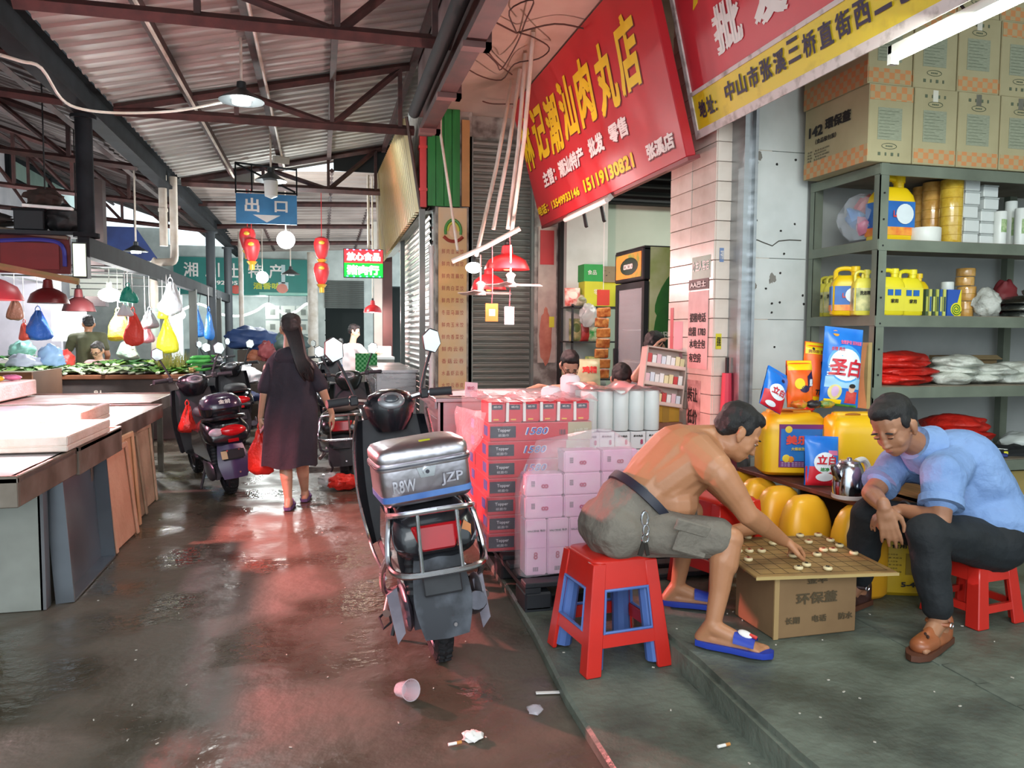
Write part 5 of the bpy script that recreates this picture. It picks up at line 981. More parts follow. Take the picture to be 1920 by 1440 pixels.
    for s in (-1, 1):
        part('handlebar', MB().tube(arc([(s*.08, .95, .965), (s*.2, .93, .985), (s*.26, .905, .99)], 3), .016, 8), m_chr, hb); part('grip', MB().cyl((s*.24, .91, .99), (s*.36, .865, .99), .021, n=12), m_matte, t)
        part('brake_lever', MB().tube(arc([(s*.21, .955, .985), (s*.28, .965, .975), (s*.38, .935, .965)], 3), .007, 6), m_chr, hb); part('switch_box', MB().box((s*.205, .925, .988), (.05, .05, .05)), m_matte, hb, bev=.008)
        if mirror:
            mr_ = part('mirror_stem', MB().tube(arc([(s*.19, .94, 1.0), (s*.23, .95, 1.1), (s*.27, .94, 1.19)], 3), .009, 6), m_matte, t)
            pg = [(-.045, -.035), (.02, -.055), (.06, -.01), (.05, .055), (.0, .075), (-.05, .04)]; pg = pg if s > 0 else [(-x, z) for x, z in pg][::-1]
            part('mirror_shell', MB().prism(pg, -.025, (s*.28, .935, 1.235), X1, V((0, .05, 1)).normalized()), m_matte, mr_, bev=.008); part('mirror_glass', MB().prism([(x*.9, z*.9) for x, z in pg], -.003, (s*.28, .933, 1.235), X1, V((0, .05, 1)).normalized()), M('d5dbd8', .06, .9), mr_, sm=False)
    part('headlight', MB().ell((0, 1.06, .9), (.09, .04, .07), 16, 9), M('d9dde0', .1, coat=.6), hb)
    if rack == 'chrome':
        for s in (-1, 1):
            part('rack_tube', MB().tube(arc([(s*.10, .22, .69), (s*.17, .05, .66), (s*.19, -.12, .62), (s*.215, -.18, .47), (s*.17, -.285, .44), (0, -.30, .435)], 5), .0125, 8), m_chr, t)
            part('rack_tube', MB().tube(arc([(s*.19, -.12, .63), (s*.15, -.27, .66), (0, -.29, .665)], 5), .011, 8), m_chr, t)
            part('rack_tube', MB().tube([(s*.085, -.288, .665), (s*.088, -.298, .44)], .009, 8), m_chr, t)
            part('guard_tube', MB().tube(arc([(s*.205, -.16, .5), (s*.235, -.06, .40), (s*.225, .02, .30), (s*.16, .1, .28)], 4), .014, 8), m_chr, t); part('peg', MB().cyl((s*.20, .05, .27), (s*.235, -.06, .24), .018), M('b9a9a4', .3, .8), t)
            part('shield_edge', MB().tube(arc([(s*.2, .85, .92), (s*.235, .92, .75), (s*.235, .9, .5), (s*.2, .8, .29), (s*.19, .45, .27), (s*.2, .2, .3)], 4), .009, 6), m_chr, t)
        for y in (-.08, .0): part('rack_bar', MB().tube([(-.17, y, .668), (.17, y, .668)], .009, 8), m_chr, t)
    elif rack == 'grab':
        part('grab_rail', MB().tube(arc([(-.14, .1, .66), (-.165, -.08, .685), (-.12, -.22, .70), (0, -.25, .705), (.12, -.22, .70), (.165, -.08, .685), (.14, .1, .66)], 5), .017, 8), m_plast, t)
    part('side_stand', MB().tube([(-.12, .3, .2), (-.19, .26, .012+math.sin(math.radians(lean))*.19)], .012, 6), m_matte, t)
    return t
# foreground scooter
sc = scooter('black scooter with chrome rear rack and steel box, parked nose away beside the pallet', (.50, 3.31, 0), .04, 5.5, fend=M('34373d', .7, h2='5a5f68', sc=9, lo=.45, hi=.7))
sc.scale = (.93, 1.0, 1.1)
for s in (-1, 1): part('footrest_flap', MB().prism([(0, 0), (.05, .02), (.07, -.16), (.03, -.2)], .012, (s*.17-(.0 if s > 0 else .06), -.08, .32), X1, Z1), M('9a96a2', .5, .2, h2='7a7682', sc=9), sc)
part('loose_strap', MB().tube([(-.21, .1, .2), (-.26, .05, .19), (-.25, .0, .16), (-.21, .03, .17)], .006, 6, closed=True), m_matte, sc)
t = thing('metal_box', 'dented steel carrier box with curved lid strapped on the scooter rack', 'box', (.48-.066, 3.25, .742)); t.rotation_euler = (.0, -math.radians(7), .10); t.scale = (.93, 1, .93)
m_box = M('dcd8de', .33, 1, h2='c6c0ca', sc=3, bump=.4, bsc=7)
bx = MB().sq([(.19, .13, 0), (.20, .14, .012), (.205, .145, .02), (.205, .145, .165)], e=9, n=44); part('body', bx, m_box, t, ang=50)
ld = MB().sq([(.212, .152, .160), (.214, .154, .165), (.214, .154, .185), (.205, .147, .19), (.21, .15, .20), (.208, .148, .23), (.195, .135, .25), (.15, .1, .262), (.05, .03, .266)], e=7, n=44); part('lid', ld, m_box, t, ang=50)
part('blue_tape', MB().sq([(.2065, .1465, .022), (.2065, .1465, .048)], e=9, n=44), M('3f66a8', .5, h2='5a80bd', sc=8), t, ang=50)
part('latch_plate', MB().prism([(-.045, .165), (-.03, .115), (.03, .115), (.045, .165)], .006, (0, -.146, 0), X1, Z1), m_chr, t); part('lock', MB().cyl((0, -.152, .14), (0, -.162, .14), .018, n=16), m_chr, t); part('lock_core', MB().cyl((0, -.16, .14), (0, -.164, .14), .009, n=12), m_eng, t)
for s, tx in ((-1, 'R8W'), (1, 'JZP')): txt(tx, m_box, t, (-.155 if s < 0 else .06, -.1455, .062), X1, V((0, 0, 1)), W=.10, H=.055, bold=.012, world=False, lift=.0035, name='embossed_lettering')
part('lid_seam', MB().sq([(.2155, .1555, .172), (.2155, .1555, .178)], e=7, n=44), m_eng, t); part('yellow_tag', MB().box((0.02, -.09, .262), (.05, .02, .004), (.35, 0, 0)), M('c9d02a', .5), t)
# purple scooter
m_pur = M('3b2a52', .22, h2='4a3564', sc=3, coat=.5)
s2_ = scooter('glossy black and purple scooter with black top case, parked by the vegetable stall', (-.79, 7.2, 0), .36, 6, shell=m_plast, rack='grab', tail='round', fend=M('4d3d66', .3, h2='3f3256', sc=4), group=None)
part('plate', MB().box((0, -.265, .39), (.19, .006, .075), (-.35, 0, 0)), M('1d1b22', .4), s2_, sm=False); part('plate_sticker', MB().box((-.075, -.272, .39), (.05, .004, .07), (-.35, 0, 0)), M('c9b08a', .5), s2_, sm=False)
txt('金前', m_wht, s2_, (-.04, -.27, .365), X1, V((0, .36, 1)), W=.11, H=.05, bold=.02, world=False, lift=.004)
t = thing('top_case', 'rounded black top case with white characters on the purple scooter', 'case', wm(s2_)@V((0, -.02, .70))); t.rotation_euler = s2_.rotation_euler
part('body', MB().sq([(.12, .12, 0), (.165, .16, .02), (.17, .165, .08)], e=3), m_plast, t, ang=60); part('lid', MB().sq([(.172, .167, .08), (.172, .165, .10), (.155, .15, .15), (.11, .11, .185), (.04, .04, .20)], e=3), M('2d2438', .2, h2='3a2d4a', sc=2, coat=.5), t, ang=60)
txt('金前', m_wht, t, (-.05, -.165, .115), X1, V((0, .5, 1)), W=.10, H=.04, bold=.02, world=False, lift=.012)
# other scooters
s3_ = scooter('black scooter with chrome rack parked right of the walking woman', (.24, 7.6, 0), -.12, 4, shell=M('16201e', .3, coat=.4), seat=M('5a524c', .6))
s4_ = scooter('dark scooter facing the aisle behind the purple one', (-.98, 10.3, 0), .15, 5, rack='grab', tail='round')
s5_ = dup(s4_, (-.25, 14.0, 0), label='dark scooter parked far down the aisle behind the walking woman'); s5_.rotation_euler = (0, -.08, -.5)
s6_ = dup(s4_, (.16, 10.5, 0), label='black scooter in front of the meat stall with the green checked cloth'); s6_.rotation_euler = (0, -.08, .25)
s7_ = dup(s4_, (-1.0, 13.2, 0), label='dark scooter parked beside the red sacks at the far end'); s7_.rotation_euler = (0, -.08, .8)
b = MB().grid(lambda a, c: V(((a-.5)*.28, .02*math.sin(6*a), .26*c)), 8, 6); o = solo('checked_cloth', b, chk('1f8a3f', '7fc98a', 34.0), 'green checked cloth bag hanging on the black scooter', 'cloth', ang=80); o.location = P(687, 700, Y=10.2)
# red bag on purple scooter
def carry_bag(label, loc, w_, h_, mat, seed, rz=0, name='plastic_bag', group=None, d=.6):
    t = thing(name, label, 'bag', loc, rz, group); prof = [(.05, 1.0), (.14, .95), (.27, .85), (.42, .7), (.6, .5), (.72, .3), (.74, .15), (.66, .06), (.4, .01), (.1, 0)]
    b = MB().lathe([(r*w_*.7, z*h_) for r, z in prof], 22, (0, 0, 0), 1, d)
    b.v = [p+V((p.x, p.y, 0)).normalized()*(.07*w_*math.sin(9*math.atan2(p.y, p.x)+seed)*(p.z/h_))+noise.noise_vector(p*7+V((seed, 0, 0)))*.14*w_+noise.noise_vector(p*22+V((seed, 3, 0)))*.035*w_ for p in b.v]
    part('body', b, mat, t, ang=80); part('handle', MB().tube(arc([(-.03*w_, 0, h_*.95), (-.05*w_*2, 0, h_*1.08), (0, 0, h_*1.2), (.05*w_*2, 0, h_*1.08), (.03*w_, 0, h_*.95)], 3), .006, 6), mat, t)
    return t
m_rbag = M('e2382c', .35, h2='d02a22', sc=8, bump=.5, bsc=24, sss=.1)
carry_bag('red plastic bag hanging from the purple scooter', P(352, 812, Y=7.75), .16, .26, m_rbag, 3)
# ================= PEOPLE =================
def skin(h, h2): return M(h, .45, h2=h2, sc=5, det=5, lo=.3, hi=.75, sss=.08, bump=.05, bsc=60)
m_sk1 = skin('b98360', 'a9734f'); m_sk2 = skin('a8785a', '97664a'); m_sk3 = skin('c09a80', 'b38a70'); m_hair = M('0f0e0f', .5, h2='1c1a1b', sc=40, stretch=(6, 6, 1), bump=.4, bsc=90)
def hand(mb, wr, d, pn, s=1, curl=.5, side=1, spread=.0, flat=False):
    """palm + four unequal fingers + thumb; wr wrist, d direction to the knuckles, pn palm normal (towards the palm side)"""
    wr, d = V(wr), V(d).normalized(); pn = V(pn); pn = (pn-d*pn.dot(d)).normalized(); lat = d.cross(pn).normalized()*side   # lat points to the thumb side
    mb.cap(wr-d*.02*s, wr+d*.03*s, .026*s, .030*s, fl=.75, ax=lat)
    for k in range(4):
        o = lat*(.027-.018*k)*s; kn = wr+d*(.088-.004*abs(k-1))*s+o
        mb.cap(wr+d*.02*s+o*.7, kn, .0165*s, .0115*s, n=8)
        L = (.040, .045, .042, .033)[k]*s; a = curl*(.8+.12*k); dd = (d*math.cos(a)+pn*math.sin(a)+lat*(spread*(1.5-k))).normalized(); p1 = kn+dd*L
        a2 = a+curl*1.1; d2 = (d*math.cos(a2)+pn*math.sin(a2)+lat*(spread*.6*(1.5-k))).normalized(); p2 = p1+d2*L*.68
        a3 = a2+curl*.7; d3 = (d*math.cos(a3)+pn*math.sin(a3)).normalized(); p3 = p2+d3*L*.5
        mb.cap(kn, p1, .0100*s, .0090*s, n=8); mb.cap(p1, p2, .0088*s, .0080*s, n=8); mb.cap(p2, p3, .0078*s, .0065*s, n=8)
    b0 = wr+d*.025*s+lat*.024*s+pn*.006*s; b1 = wr+d*.058*s+lat*.052*s+pn*.018*s*(1+curl); b2 = b1+(d*.9+lat*.15+pn*.5*curl).normalized()*.032*s; b3 = b2+(d+pn*.3*curl-lat*.25).normalized()*.024*s
    mb.cap(b0, b1, .0165*s, .0125*s, n=8); mb.cap(b1, b2, .0115*s, .0095*s, n=8); mb.cap(b2, b3, .0092*s, .0075*s, n=8)
def foot(mb, ank, toe, s=1):
    ank, toe = V(ank), V(toe); d = V((toe.x-ank.x, toe.y-ank.y, 0)).normalized(); l = Z1.cross(d); z = toe.z
    heel = V((ank.x, ank.y, z+.018))-d*.045*s
    mb.cap(heel, ank, .030*s, .036*s); mb.cap(heel, V((ank.x, ank.y, z+.02))+d*.08*s, .030*s, .034*s, fl=.8)
    mb.cap(ank-Z1*.01, V((toe.x, toe.y, z+.025))-d*.07*s, .036*s, .030*s)
    ball = V((toe.x, toe.y, z+.018))-d*.055*s; mb.cap(V((ank.x, ank.y, z+.022)), ball, .032*s, .034*s, fl=.7, ax=l)
    for k in range(5): q = ball+l*(.028-.0145*k)*s+d*.01; mb.cap(q, q+d*(.05-.006*k)*s-Z1*.006, .0105*s if k else .014*s, .0095*s if k else .013*s, n=8)
def headm(mb, c, f, u, s=1):
    """c centre of the skull, f facing, u up"""
    c, f, u = V(c), V(f).normalized(), V(u); u = (u-f*u.dot(f)).normalized(); r = f.cross(u)
    m3 = Matrix((r, f, u)).transposed(); rot = m3
    def E(x, y, z, rx, ry, rz): 
        b = MB().ell((0, 0, 0), (rx*s, ry*s, rz*s), 16, 10); mb.add([c+m3@(p+V((x, y, z))*s) for p in b.v], b.f)
    E(0, -.008, .035, .075, .095, .085); E(0, .02, -.02, .066, .075, .08); E(0, .035, -.065, .050, .055, .042); E(0, .060, -.088, .024, .022, .018)
    E(0, .092, -.018, .013, .016, .018); E(0, .102, -.034, .015, .014, .010); E(0, .086, .005, .010, .014, .03)
    for x in (-1, 1):
        E(x*.032, .070, .019, .026, .017, .010); E(x*.038, .054, -.034, .022, .024, .028); E(x*.012, .094, -.036, .009, .009, .007)
        E(x*.080, -.008, -.008, .010, .020, .030); E(x*.083, -.018, .002, .010, .012, .020); E(x*.076, .0, -.035, .008, .010, .012)
    E(0, .085, -.058, .022, .012, .006); E(0, .082, -.068, .019, .011, .006)
    return (c, m3, s)
def face(t, hd, hair=m_hair, lid=None, brow=True, lip='9a5f50', style='short', glasses=False):
    c, m3, s = hd
    def El(x, y, z, rx, ry, rz, rot=None): b = MB().ell((0, 0, 0), (rx*s, ry*s, rz*s), 16, 10, rot); return MB().add([c+m3@(p+V((x, y, z))*s) for p in b.v], b.f)
    for x in (-1, 1):
        e = part('eye', El(x*.031, .0825, -.0008, .0088, .0068, .0034), M('bfb3a6', .25), t, w=True); b = El(x*.031, .0868, -.0015, .0058, .004, .0036); part('iris', b, M('17100d', .15), e, w=True)
        part('eyelid', El(x*.032, .0855, .0050, .0150, .008, .0058), lid or m_sk2, t, w=True); part('lashes', El(x*.032, .0915, .0005, .0125, .0028, .0011), m_hair, t, w=True)
        if brow: part('eyebrow', El(x*.034, .088, .023, .018, .006, .0035, (0, x*.12, 0)), hair, t, w=True)
    part('lips', El(0, .0935, -.062, .017, .006, .005), M(lip, .4), t, w=True)
    h = MB()
    def Hh(x, y, z, rx, ry, rz): b = MB().ell((0, 0, 0), (rx*s, ry*s, rz*s), 18, 12); h.add([c+m3@(p+V((x, y, z))*s) for p in b.v], b.f)
    Hh(0, -.022, .062, .082, .094, .074); Hh(0, -.05, .02, .078, .066, .070); Hh(0, .03, .095, .058, .05, .036)
    for x in (-1, 1): Hh(x*.068, .005, .03, .014, .03, .034)
    if style == 'short': Hh(0, -.068, -.03, .056, .03, .03)
    hm = remesh(h, .006, 3); 
    for p in hm.vertices: p.co += noise.noise_vector(p.co*38)*.0045
    o = bpy.data.objects.new('hair', hm); COL.objects.link(o); hm.transform(wm(t).inverted()); hm.polygons.foreach_set('use_smooth', [True]*len(hm.polygons)); hm.materials.clear(); hm.materials.append(hair); o.parent = t
    if glasses:
        g = part('glasses', MB().tube([c+m3@(V((-.032+.021*math.cos(a*PI/8), .104, .0+.016*math.sin(a*PI/8)))*s) for a in range(16)], .0028, 5, closed=True).tube([c+m3@(V((.032+.021*math.cos(a*PI/8), .104, .0+.016*math.sin(a*PI/8)))*s) for a in range(16)], .0028, 5, closed=True).tube([c+m3@(V(q)*s) for q in ((-.012, .108, .003), (.012, .108, .003))], .0025, 5), M('2a1a1a', .3), t, w=True)
        for x in (-1, 1): part('temple_arm', MB().tube([c+m3@(V(q)*s) for q in ((x*.053, .102, .004), (x*.082, .0, .008))], .0025, 5), M('2a1a1a', .3), t, w=True)
m_sole_b = M('2540a8', .5, h2='2038a0', sc=5)
def slipper(t, ank, toe, mat, strap=True, s=1):
    ank, toe = V(ank), V(toe); d = V((toe.x-ank.x, toe.y-ank.y, 0)).normalized(); l = Z1.cross(d); z = toe.z; o = V((ank.x, ank.y, z))-d*.07; L = (V((toe.x, toe.y, z))-o).length+.035
    out = [(0, .0), (.02, .6), (.2, .92), (.5, .88), (.75, 1.05), (.9, .9), (1, .35)]; pts = [(f*L, w_*.047*s) for f, w_ in out]
    ring = [(x, y) for x, y in pts]+[(x, -y) for x, y in reversed(pts)]
    b = MB().loft([[o+d*x+l*y*k+Z1*zz for x, y in ring] for zz, k in ((-.012, .94), (0, 1), (.012, .98))]); so = part('slipper', b, mat, t, w=True, ang=60)
    if strap:
        def g(a, c): th = -1.25+2.5*a; return o+d*(L*(.52+.26*c))+l*(.050*s*math.sin(th))+Z1*(.012+.058*max(0, math.cos(th))**.7*(1-.30*c))
        part('strap', MB().grid(g, 14, 6).grid(lambda a, c: g(a, c)-Z1*.004, 14, 6), mat, so, w=True)
    return o, d, l, L, so
# --- stools ---
def stool(label, c, z0, H_, wt, wb, mat, rz, inner=None):
    t = thing('plastic_stool', label, 'stool', (c[0], c[1], z0), rz, None)
    part('seat', MB().sq([(wt*.5, wt*.5, H_-.05), (wt*.5, wt*.5, H_-.012), (wt*.47, wt*.47, H_-.003), (wt*.3, wt*.3, H_), (.012, .012, H_-.004)], e=6, n=36), mat, t, ang=50)
    part('apron', MB().sq([(wt*.535, wt*.535, H_*.74), (wt*.5, wt*.5, H_-.012), (wt*.48, wt*.48, H_-.012), (wt*.51, wt*.51, H_*.74)], e=6, n=36), mat, t, ang=50)
    for sx in (-1, 1):
        for sy in (-1, 1):
            def cor(f, k): w_ = (wt+(wb-wt)*(1-f))*.5; return V((sx*w_, sy*w_, f*H_)), w_
            rings = []
            for f in (0, .03, .4, .78, .97):
                p, w_ = cor(f, 0); lw = .058+.01*(1-f); rings.append([p, p-V((sx*lw, 0, 0)), p-V((sx*lw, sy*.02, 0)), p-V((sx*.02, sy*.02, 0)), p-V((sx*.02, sy*lw, 0)), p-V((0, sy*lw, 0))])
            part('leg', MB().loft(rings), mat, t, bev=.004, ang=40)
            if inner: 
                p, w_ = cor(.04, 0); q, w2 = cor(.76, 0); part('inner_leg', MB().tube([p-V((sx*.05, sy*.05, 0)), q-V((sx*.045, sy*.045, 0))], [.042, .036], 10), inner, t)
    f0, f1 = .24, .36; w0, w1 = (wt+(wb-wt)*(1-f0))*.5, (wt+(wb-wt)*(1-f1))*.5
    for k in range(4):
        m4 = Matrix.Rotation(k*PI/2, 4, 'Z'); part('stretcher', MB().loft([[V((-w0+.04, -w0+.004, f0*H_)), V((w0-.04, -w0+.004, f0*H_)), V((w0-.04, -w0+.02, f0*H_)), V((-w0+.04, -w0+.02, f0*H_))], [V((-w1+.04, -w1+.004, f1*H_)), V((w1-.04, -w1+.004, f1*H_)), V((w1-.04, -w1+.02, f1*H_)), V((-w1+.04, -w1+.02, f1*H_))]]).tf(m4), mat, t, sm=False)
        if inner:
            wq0, wq1 = w1-.005, wt*.5+.012; z0_, z1_ = f1*H_, H_*.74
            part('inner_rim', MB().tube([(-wq0+.065, -wq0-.001, z0_+.004), (wq0-.065, -wq0-.001, z0_+.004), (wq1-.06, -wq1, z1_-.004), (-wq1+.06, -wq1, z1_-.004)], .008, 6, closed=True).tf(m4), inner, t)
    return t
m_rst = M('cf2a20', .32, h2='c0251c', sc=3, coat=.15); m_bst = M('5b78b8', .4, h2='4d69a8', sc=4)
s1c = V((1.19, 3.06)); stool('tall glossy red plastic stool with blue inside under the shirtless man', s1c, .052, .46, .29, .40, m_rst, .12, m_bst)
stool('red plastic stool half hidden behind the shirtless man and the chess board', (1.95, 3.50), .162, .46, .28, .36, m_rst, .3)
stool('small low red plastic stool under the man in the blue shirt', (2.86, 2.84), .162, .27, .235, .30, m_rst, .15)
# --- shirtless man ---
t = thing('person', 'shirtless man in grey shorts on the red stool reaching over the chess board', 'person', (1.2, 3.06, .162))
pel = V((1.23, 3.07, .605)); b = MB()
mid = P(1236, 905, Y=3.08); chs = P(1278, 860, Y=3.06); nk = P(1338, 822, Y=3.04); hc = P(1374, 826, Y=3.0)
b.cap(pel+V((-.02, -.07, .0)), pel+V((-.02, .08, .0)), .112, .112, fl=.95)
b.cap(pel+V((.02, 0, .02)), mid, .128, .150, fl=1.12, ax=(1, 0, 0)); b.ell(lerp(pel, mid, .7)+V((.085, -.02, -.01)), (.13, .17, .12)); b.cap(mid, chs, .150, .150, fl=1.2, ax=(1, 0, .3))
b.ell(chs+V((.03, 0, .0)), (.135, .195, .145), rot=(0, .7, 0)); shN = P(1352, 888, Y=2.83); shF = chs+V((.13, .19, -.03))
b.cap(chs+V((.02, -.10, .03)), shN+V((-.02, .03, .02)), .10, .078); b.cap(chs+V((.02, .10, .03)), shF, .10, .075)
b.cap(chs+V((.0, 0, .06)), nk, .09, .062); b.cap(nk, hc+V((-.02, 0, -.02)), .058, .056)
b.cap(mid+V((-.02, -.07, 0)), chs+V((-.0, -.11, .0)), .10, .09); b.cap(mid+V((-.02, .07, 0)), chs+V((-.0, .11, .0)), .10, .09)
el = P(1402, 965, Y=2.80); wr = P(1468, 1013, Y=2.93); b.cap(shN, el, .062, .045); b.cap(shN+V((.0, 0, -.01)), lerp(shN, el, .5), .064, .056); b.cap(el, lerp(el, wr, .35), .045, .044); b.cap(lerp(el, wr, .3), wr, .044, .027)
hand(b, wr, (.85, .25, -.42), (.1, .1, -1), 1.02, .58, side=-1, spread=.08)
elF = P(1425, 985, Y=3.28); wrF = P(1360, 1000, Y=3.22); b.cap(shF, elF, .058, .044); b.cap(elF, wrF, .042, .027); hand(b, wrF, (-.9, -.2, -.2), (0, 0, -1), 1.0, .3)
kN = P(1368, 1010, Y=2.80); aN = V((1.525, 2.765, .262)); tN = V((1.675, 2.63, .185)); hipN = pel+V((.06, -.10, .0)); hipF = pel+V((.06, .10, .0))
kF = V((1.64, 3.20, .62)); aF = V((1.60, 3.24, .262)); tF = V((1.76, 3.16, .185))
for h_, k_, a_, t_ in ((hipN, kN, aN, tN), (hipF, kF, aF, tF)):
    b.cap(h_, k_, .082, .056); b.cap(k_, lerp(k_, a_, .3), .053, .055); b.cap(lerp(k_, a_, .25)+V((-.012, 0, 0)), lerp(k_, a_, .6), .054, .042); b.cap(lerp(k_, a_, .55), a_, .043, .032); foot(b, a_, t_, .98)
hd = headm(b, hc+V((.02, 0, .03)), (.80, -.22, -.58), (.5, 0, .8), 1.0)
flesh('body', b, m_sk1, t, .0054, 4)
face(t, hd, lid=m_sk1)
m_shorts = M('7d766b', .85, h2='6e675d', sc=5, bump=.5, bsc=30)
b = MB(); b.cap(pel+V((-.02, -.08, -.0)), pel+V((-.02, .085, -.0)), .126, .126, fl=.98); b.cap(pel+V((-.005, 0, .0)), lerp(pel, mid, .36), .150, .166, fl=1.12, ax=(1, 0, 0))
for h_, k_ in ((hipN, kN), (hipF, kF)): b.cap(h_, lerp(h_, k_, .84), .106, .084)
def crease(p): return p+noise.noise_vector(V((p.x*9, p.y*9, p.z*16)))*.012
sh_ = flesh('shorts', b, m_shorts, t, .008, 5, fn=crease)
pkt = lerp(hipN, kN, .48)+V((0, -.098, .005)); part('cargo_pocket', MB().box(pkt, (.15, .02, .13), (.1, .30, 0)), m_shorts, sh_, w=True, bev=.008); part('pocket_flap', MB().box(pkt+V((-.01, -.011, .05)), (.155, .014, .05), (.1, .30, 0)), m_shorts, sh_, w=True, bev=.006)
ax = (mid-pel).normalized(); bc = lerp(pel, mid, .40)+ax*.0; uu = V((1, 0, 0)); uu = (uu-ax*uu.dot(ax)).normalized(); vv = ax.cross(uu)
belt = [bc+uu*.160*math.cos(a*PI/18)+vv*.180*math.sin(a*PI/18)+ax*.045 for a in range(36)]
part('belt', MB().loft([[p+ax*dz*1+((p-bc)-ax*(p-bc).dot(ax)).normalized()*k for p in belt] for dz, k in ((-.018, .004), (-.018, .012), (.018, .012), (.018, .004))]), M('1e2030', .5), t, w=True)
bl = P(1207, 962, Y=2.835); ky = part('key_clip', MB().tube([bl+V((.014*math.cos(a*PI/6), -.012, -.02+.03*math.sin(a*PI/6))) for a in range(12)], .005, 6, closed=True).tube([bl+V((.004+.012*math.cos(a*PI/6), -.016, -.065+.022*math.sin(a*PI/6))) for a in range(12)], .0045, 6, closed=True).tube([bl+V((.004+.014*math.cos(a*PI/6), -.012, -.10+.016*math.sin(a*PI/6))) for a in range(12)], .004, 6, closed=True), m_chr, t, w=True)
part('keys', MB().box(bl+V((-.01, -.012, -.14)), (.02, .006, .06), (0, .3, 0)).box(bl+V((.01, -.014, -.145)), (.016, .006, .05), (0, -.2, 0)), M('3a3530', .4, .6), ky, w=True)
o, d, l, L, so = slipper(t, aN, tN, m_sole_b); part('white_logo', MB().ell(o+d*(L*.63)+Z1*.066-V((0, .010, .0)), (.030, .017, .008), 14, 8, (.5, .25, math.atan2(d.y, d.x))), m_wht, so, w=True); part('red_logo', MB().box(o+d*(L*.73)+Z1*.062-V((0, .01, 0)), (.03, .012, .007), (.35, .3, math.atan2(d.y, d.x))), m_rdw, so, w=True)
slipper(t, aF, tF, m_sole_b)
# --- man in blue shirt ---
t = thing('person', 'man in a pale blue polo shirt and black trousers on the low stool', 'person', (2.85, 2.84, .162)); b = MB()
pel = V((2.89, 2.86, .535)); mid = P(1838, 945, Y=2.90); chs = P(1795, 868, Y=2.92); nk = P(1722, 836, Y=2.92); hc = P(1680, 810, Y=2.90)
b.cap(pel+V((0, -.08, 0)), pel+V((0, .08, 0)), .12, .12); b.cap(pel, mid, .135, .13, fl=1.2, ax=(1, 0, 0)); b.cap(mid, chs, .13, .135, fl=1.25, ax=(1, 0, -.4)); b.cap(chs, nk, .09, .062); b.cap(nk, hc+V((.03, 0, -.02)), .058, .056)
shN = P(1768, 888, Y=2.74); shF = P(1672, 872, Y=3.06)+V((.03, 0, 0)); elN = P(1762, 975, Y=2.66); wrN = P(1690, 955, Y=2.80); elF = P(1634, 925, Y=2.98); wrF = P(1658, 952, Y=2.70)
b.cap(chs, shN, .10, .07); b.cap(chs, shF, .10, .07)
b.cap(shN, elN, .058, .044); b.cap(elN, lerp(elN, wrN, .35), .044, .042); b.cap(lerp(elN, wrN, .3), wrN, .042, .026); hand(b, wrN, (-.75, .5, -.35), (0, .3, -1), .95, .5, side=-1)
b.cap(shF, elF, .056, .044); b.cap(elF, lerp(elF, wrF, .4), .043, .040); b.cap(lerp(elF, wrF, .35), wrF, .040, .028); hand(b, wrF, (.22, -.12, -1), (.5, .8, .1), 1.04, .24, side=1, spread=.10)
kN = P(1738, 1000, Y=2.66); aN = V((2.445, 2.585, .275)); tN = V((2.275, 2.50, .185)); kF = P(1632, 965, Y=2.98); aF = V((2.43, 3.06, .275)); tF = V((2.27, 3.0, .185)); hipN = pel+V((-.04, -.10, -.02)); hipF = pel+V((-.04, .10, -.02))
for h_, k_, a_, t_ in ((hipN, kN, aN, tN), (hipF, kF, aF, tF)): b.cap(h_, k_, .08, .055); b.cap(k_, lerp(k_, a_, .5), .054, .048); b.cap(lerp(k_, a_, .45), a_, .048, .032); foot(b, a_, t_, .98)
hd = headm(b, hc+V((-.01, 0, .025)), (-.80, -.30, -.52), (-.45, 0, .85), 1.06)
flesh('body', b, m_sk2, t, .0052, 4); face(t, hd, lip='8a5a4c')
m_tr = M('12161a', .8, h2='1a1f24', sc=6, bump=.3, bsc=30); b = MB()
b.cap(pel+V((0, -.09, -.01)), pel+V((0, .09, -.01)), .145, .145); b.cap(pel, lerp(pel, mid, .35), .15, .148, fl=1.2, ax=(1, 0, 0))
for h_, k_, a_ in ((hipN, kN, aN), (hipF, kF, aF)): b.cap(h_, k_, .118, .083); b.cap(k_, lerp(k_, a_, .5), .083, .073); b.cap(lerp(k_, a_, .5), lerp(k_, a_, .86), .073, .064)
flesh('trousers', b, m_tr, t, .0085, 5, fn=lambda p: p+noise.noise_vector(V((p.x*8, p.y*8, p.z*14)))*.010)
m_shirt = M('7d9bc9', .8, h2='6f8dbd', sc=4, bump=.45, bsc=26); b = MB()
b.cap(pel+V((.02, -.03, .03)), mid, .165, .158, fl=1.22, ax=(1, 0, 0)); b.cap(mid, chs, .158, .155, fl=1.28, ax=(1, 0, -.4)); b.cap(chs, lerp(chs, nk, .62), .125, .085); b.cap(chs, shN, .118, .088); b.cap(chs, shF, .118, .086)
b.cap(lerp(chs, nk, .3), lerp(pel, kF, .18)+V((0, 0, .10)), .12, .12, fl=1.2, ax=(1, 0, .5))
b.cap(shN, lerp(shN, elN, .50), .090, .080); b.cap(shF, lerp(shF, elF, .50), .086, .076)
shirt = flesh('shirt', b, m_shirt, t, .0085, 5, fn=lambda p: p+noise.noise_vector(V((p.x*7, p.y*7, p.z*11)))*.012)
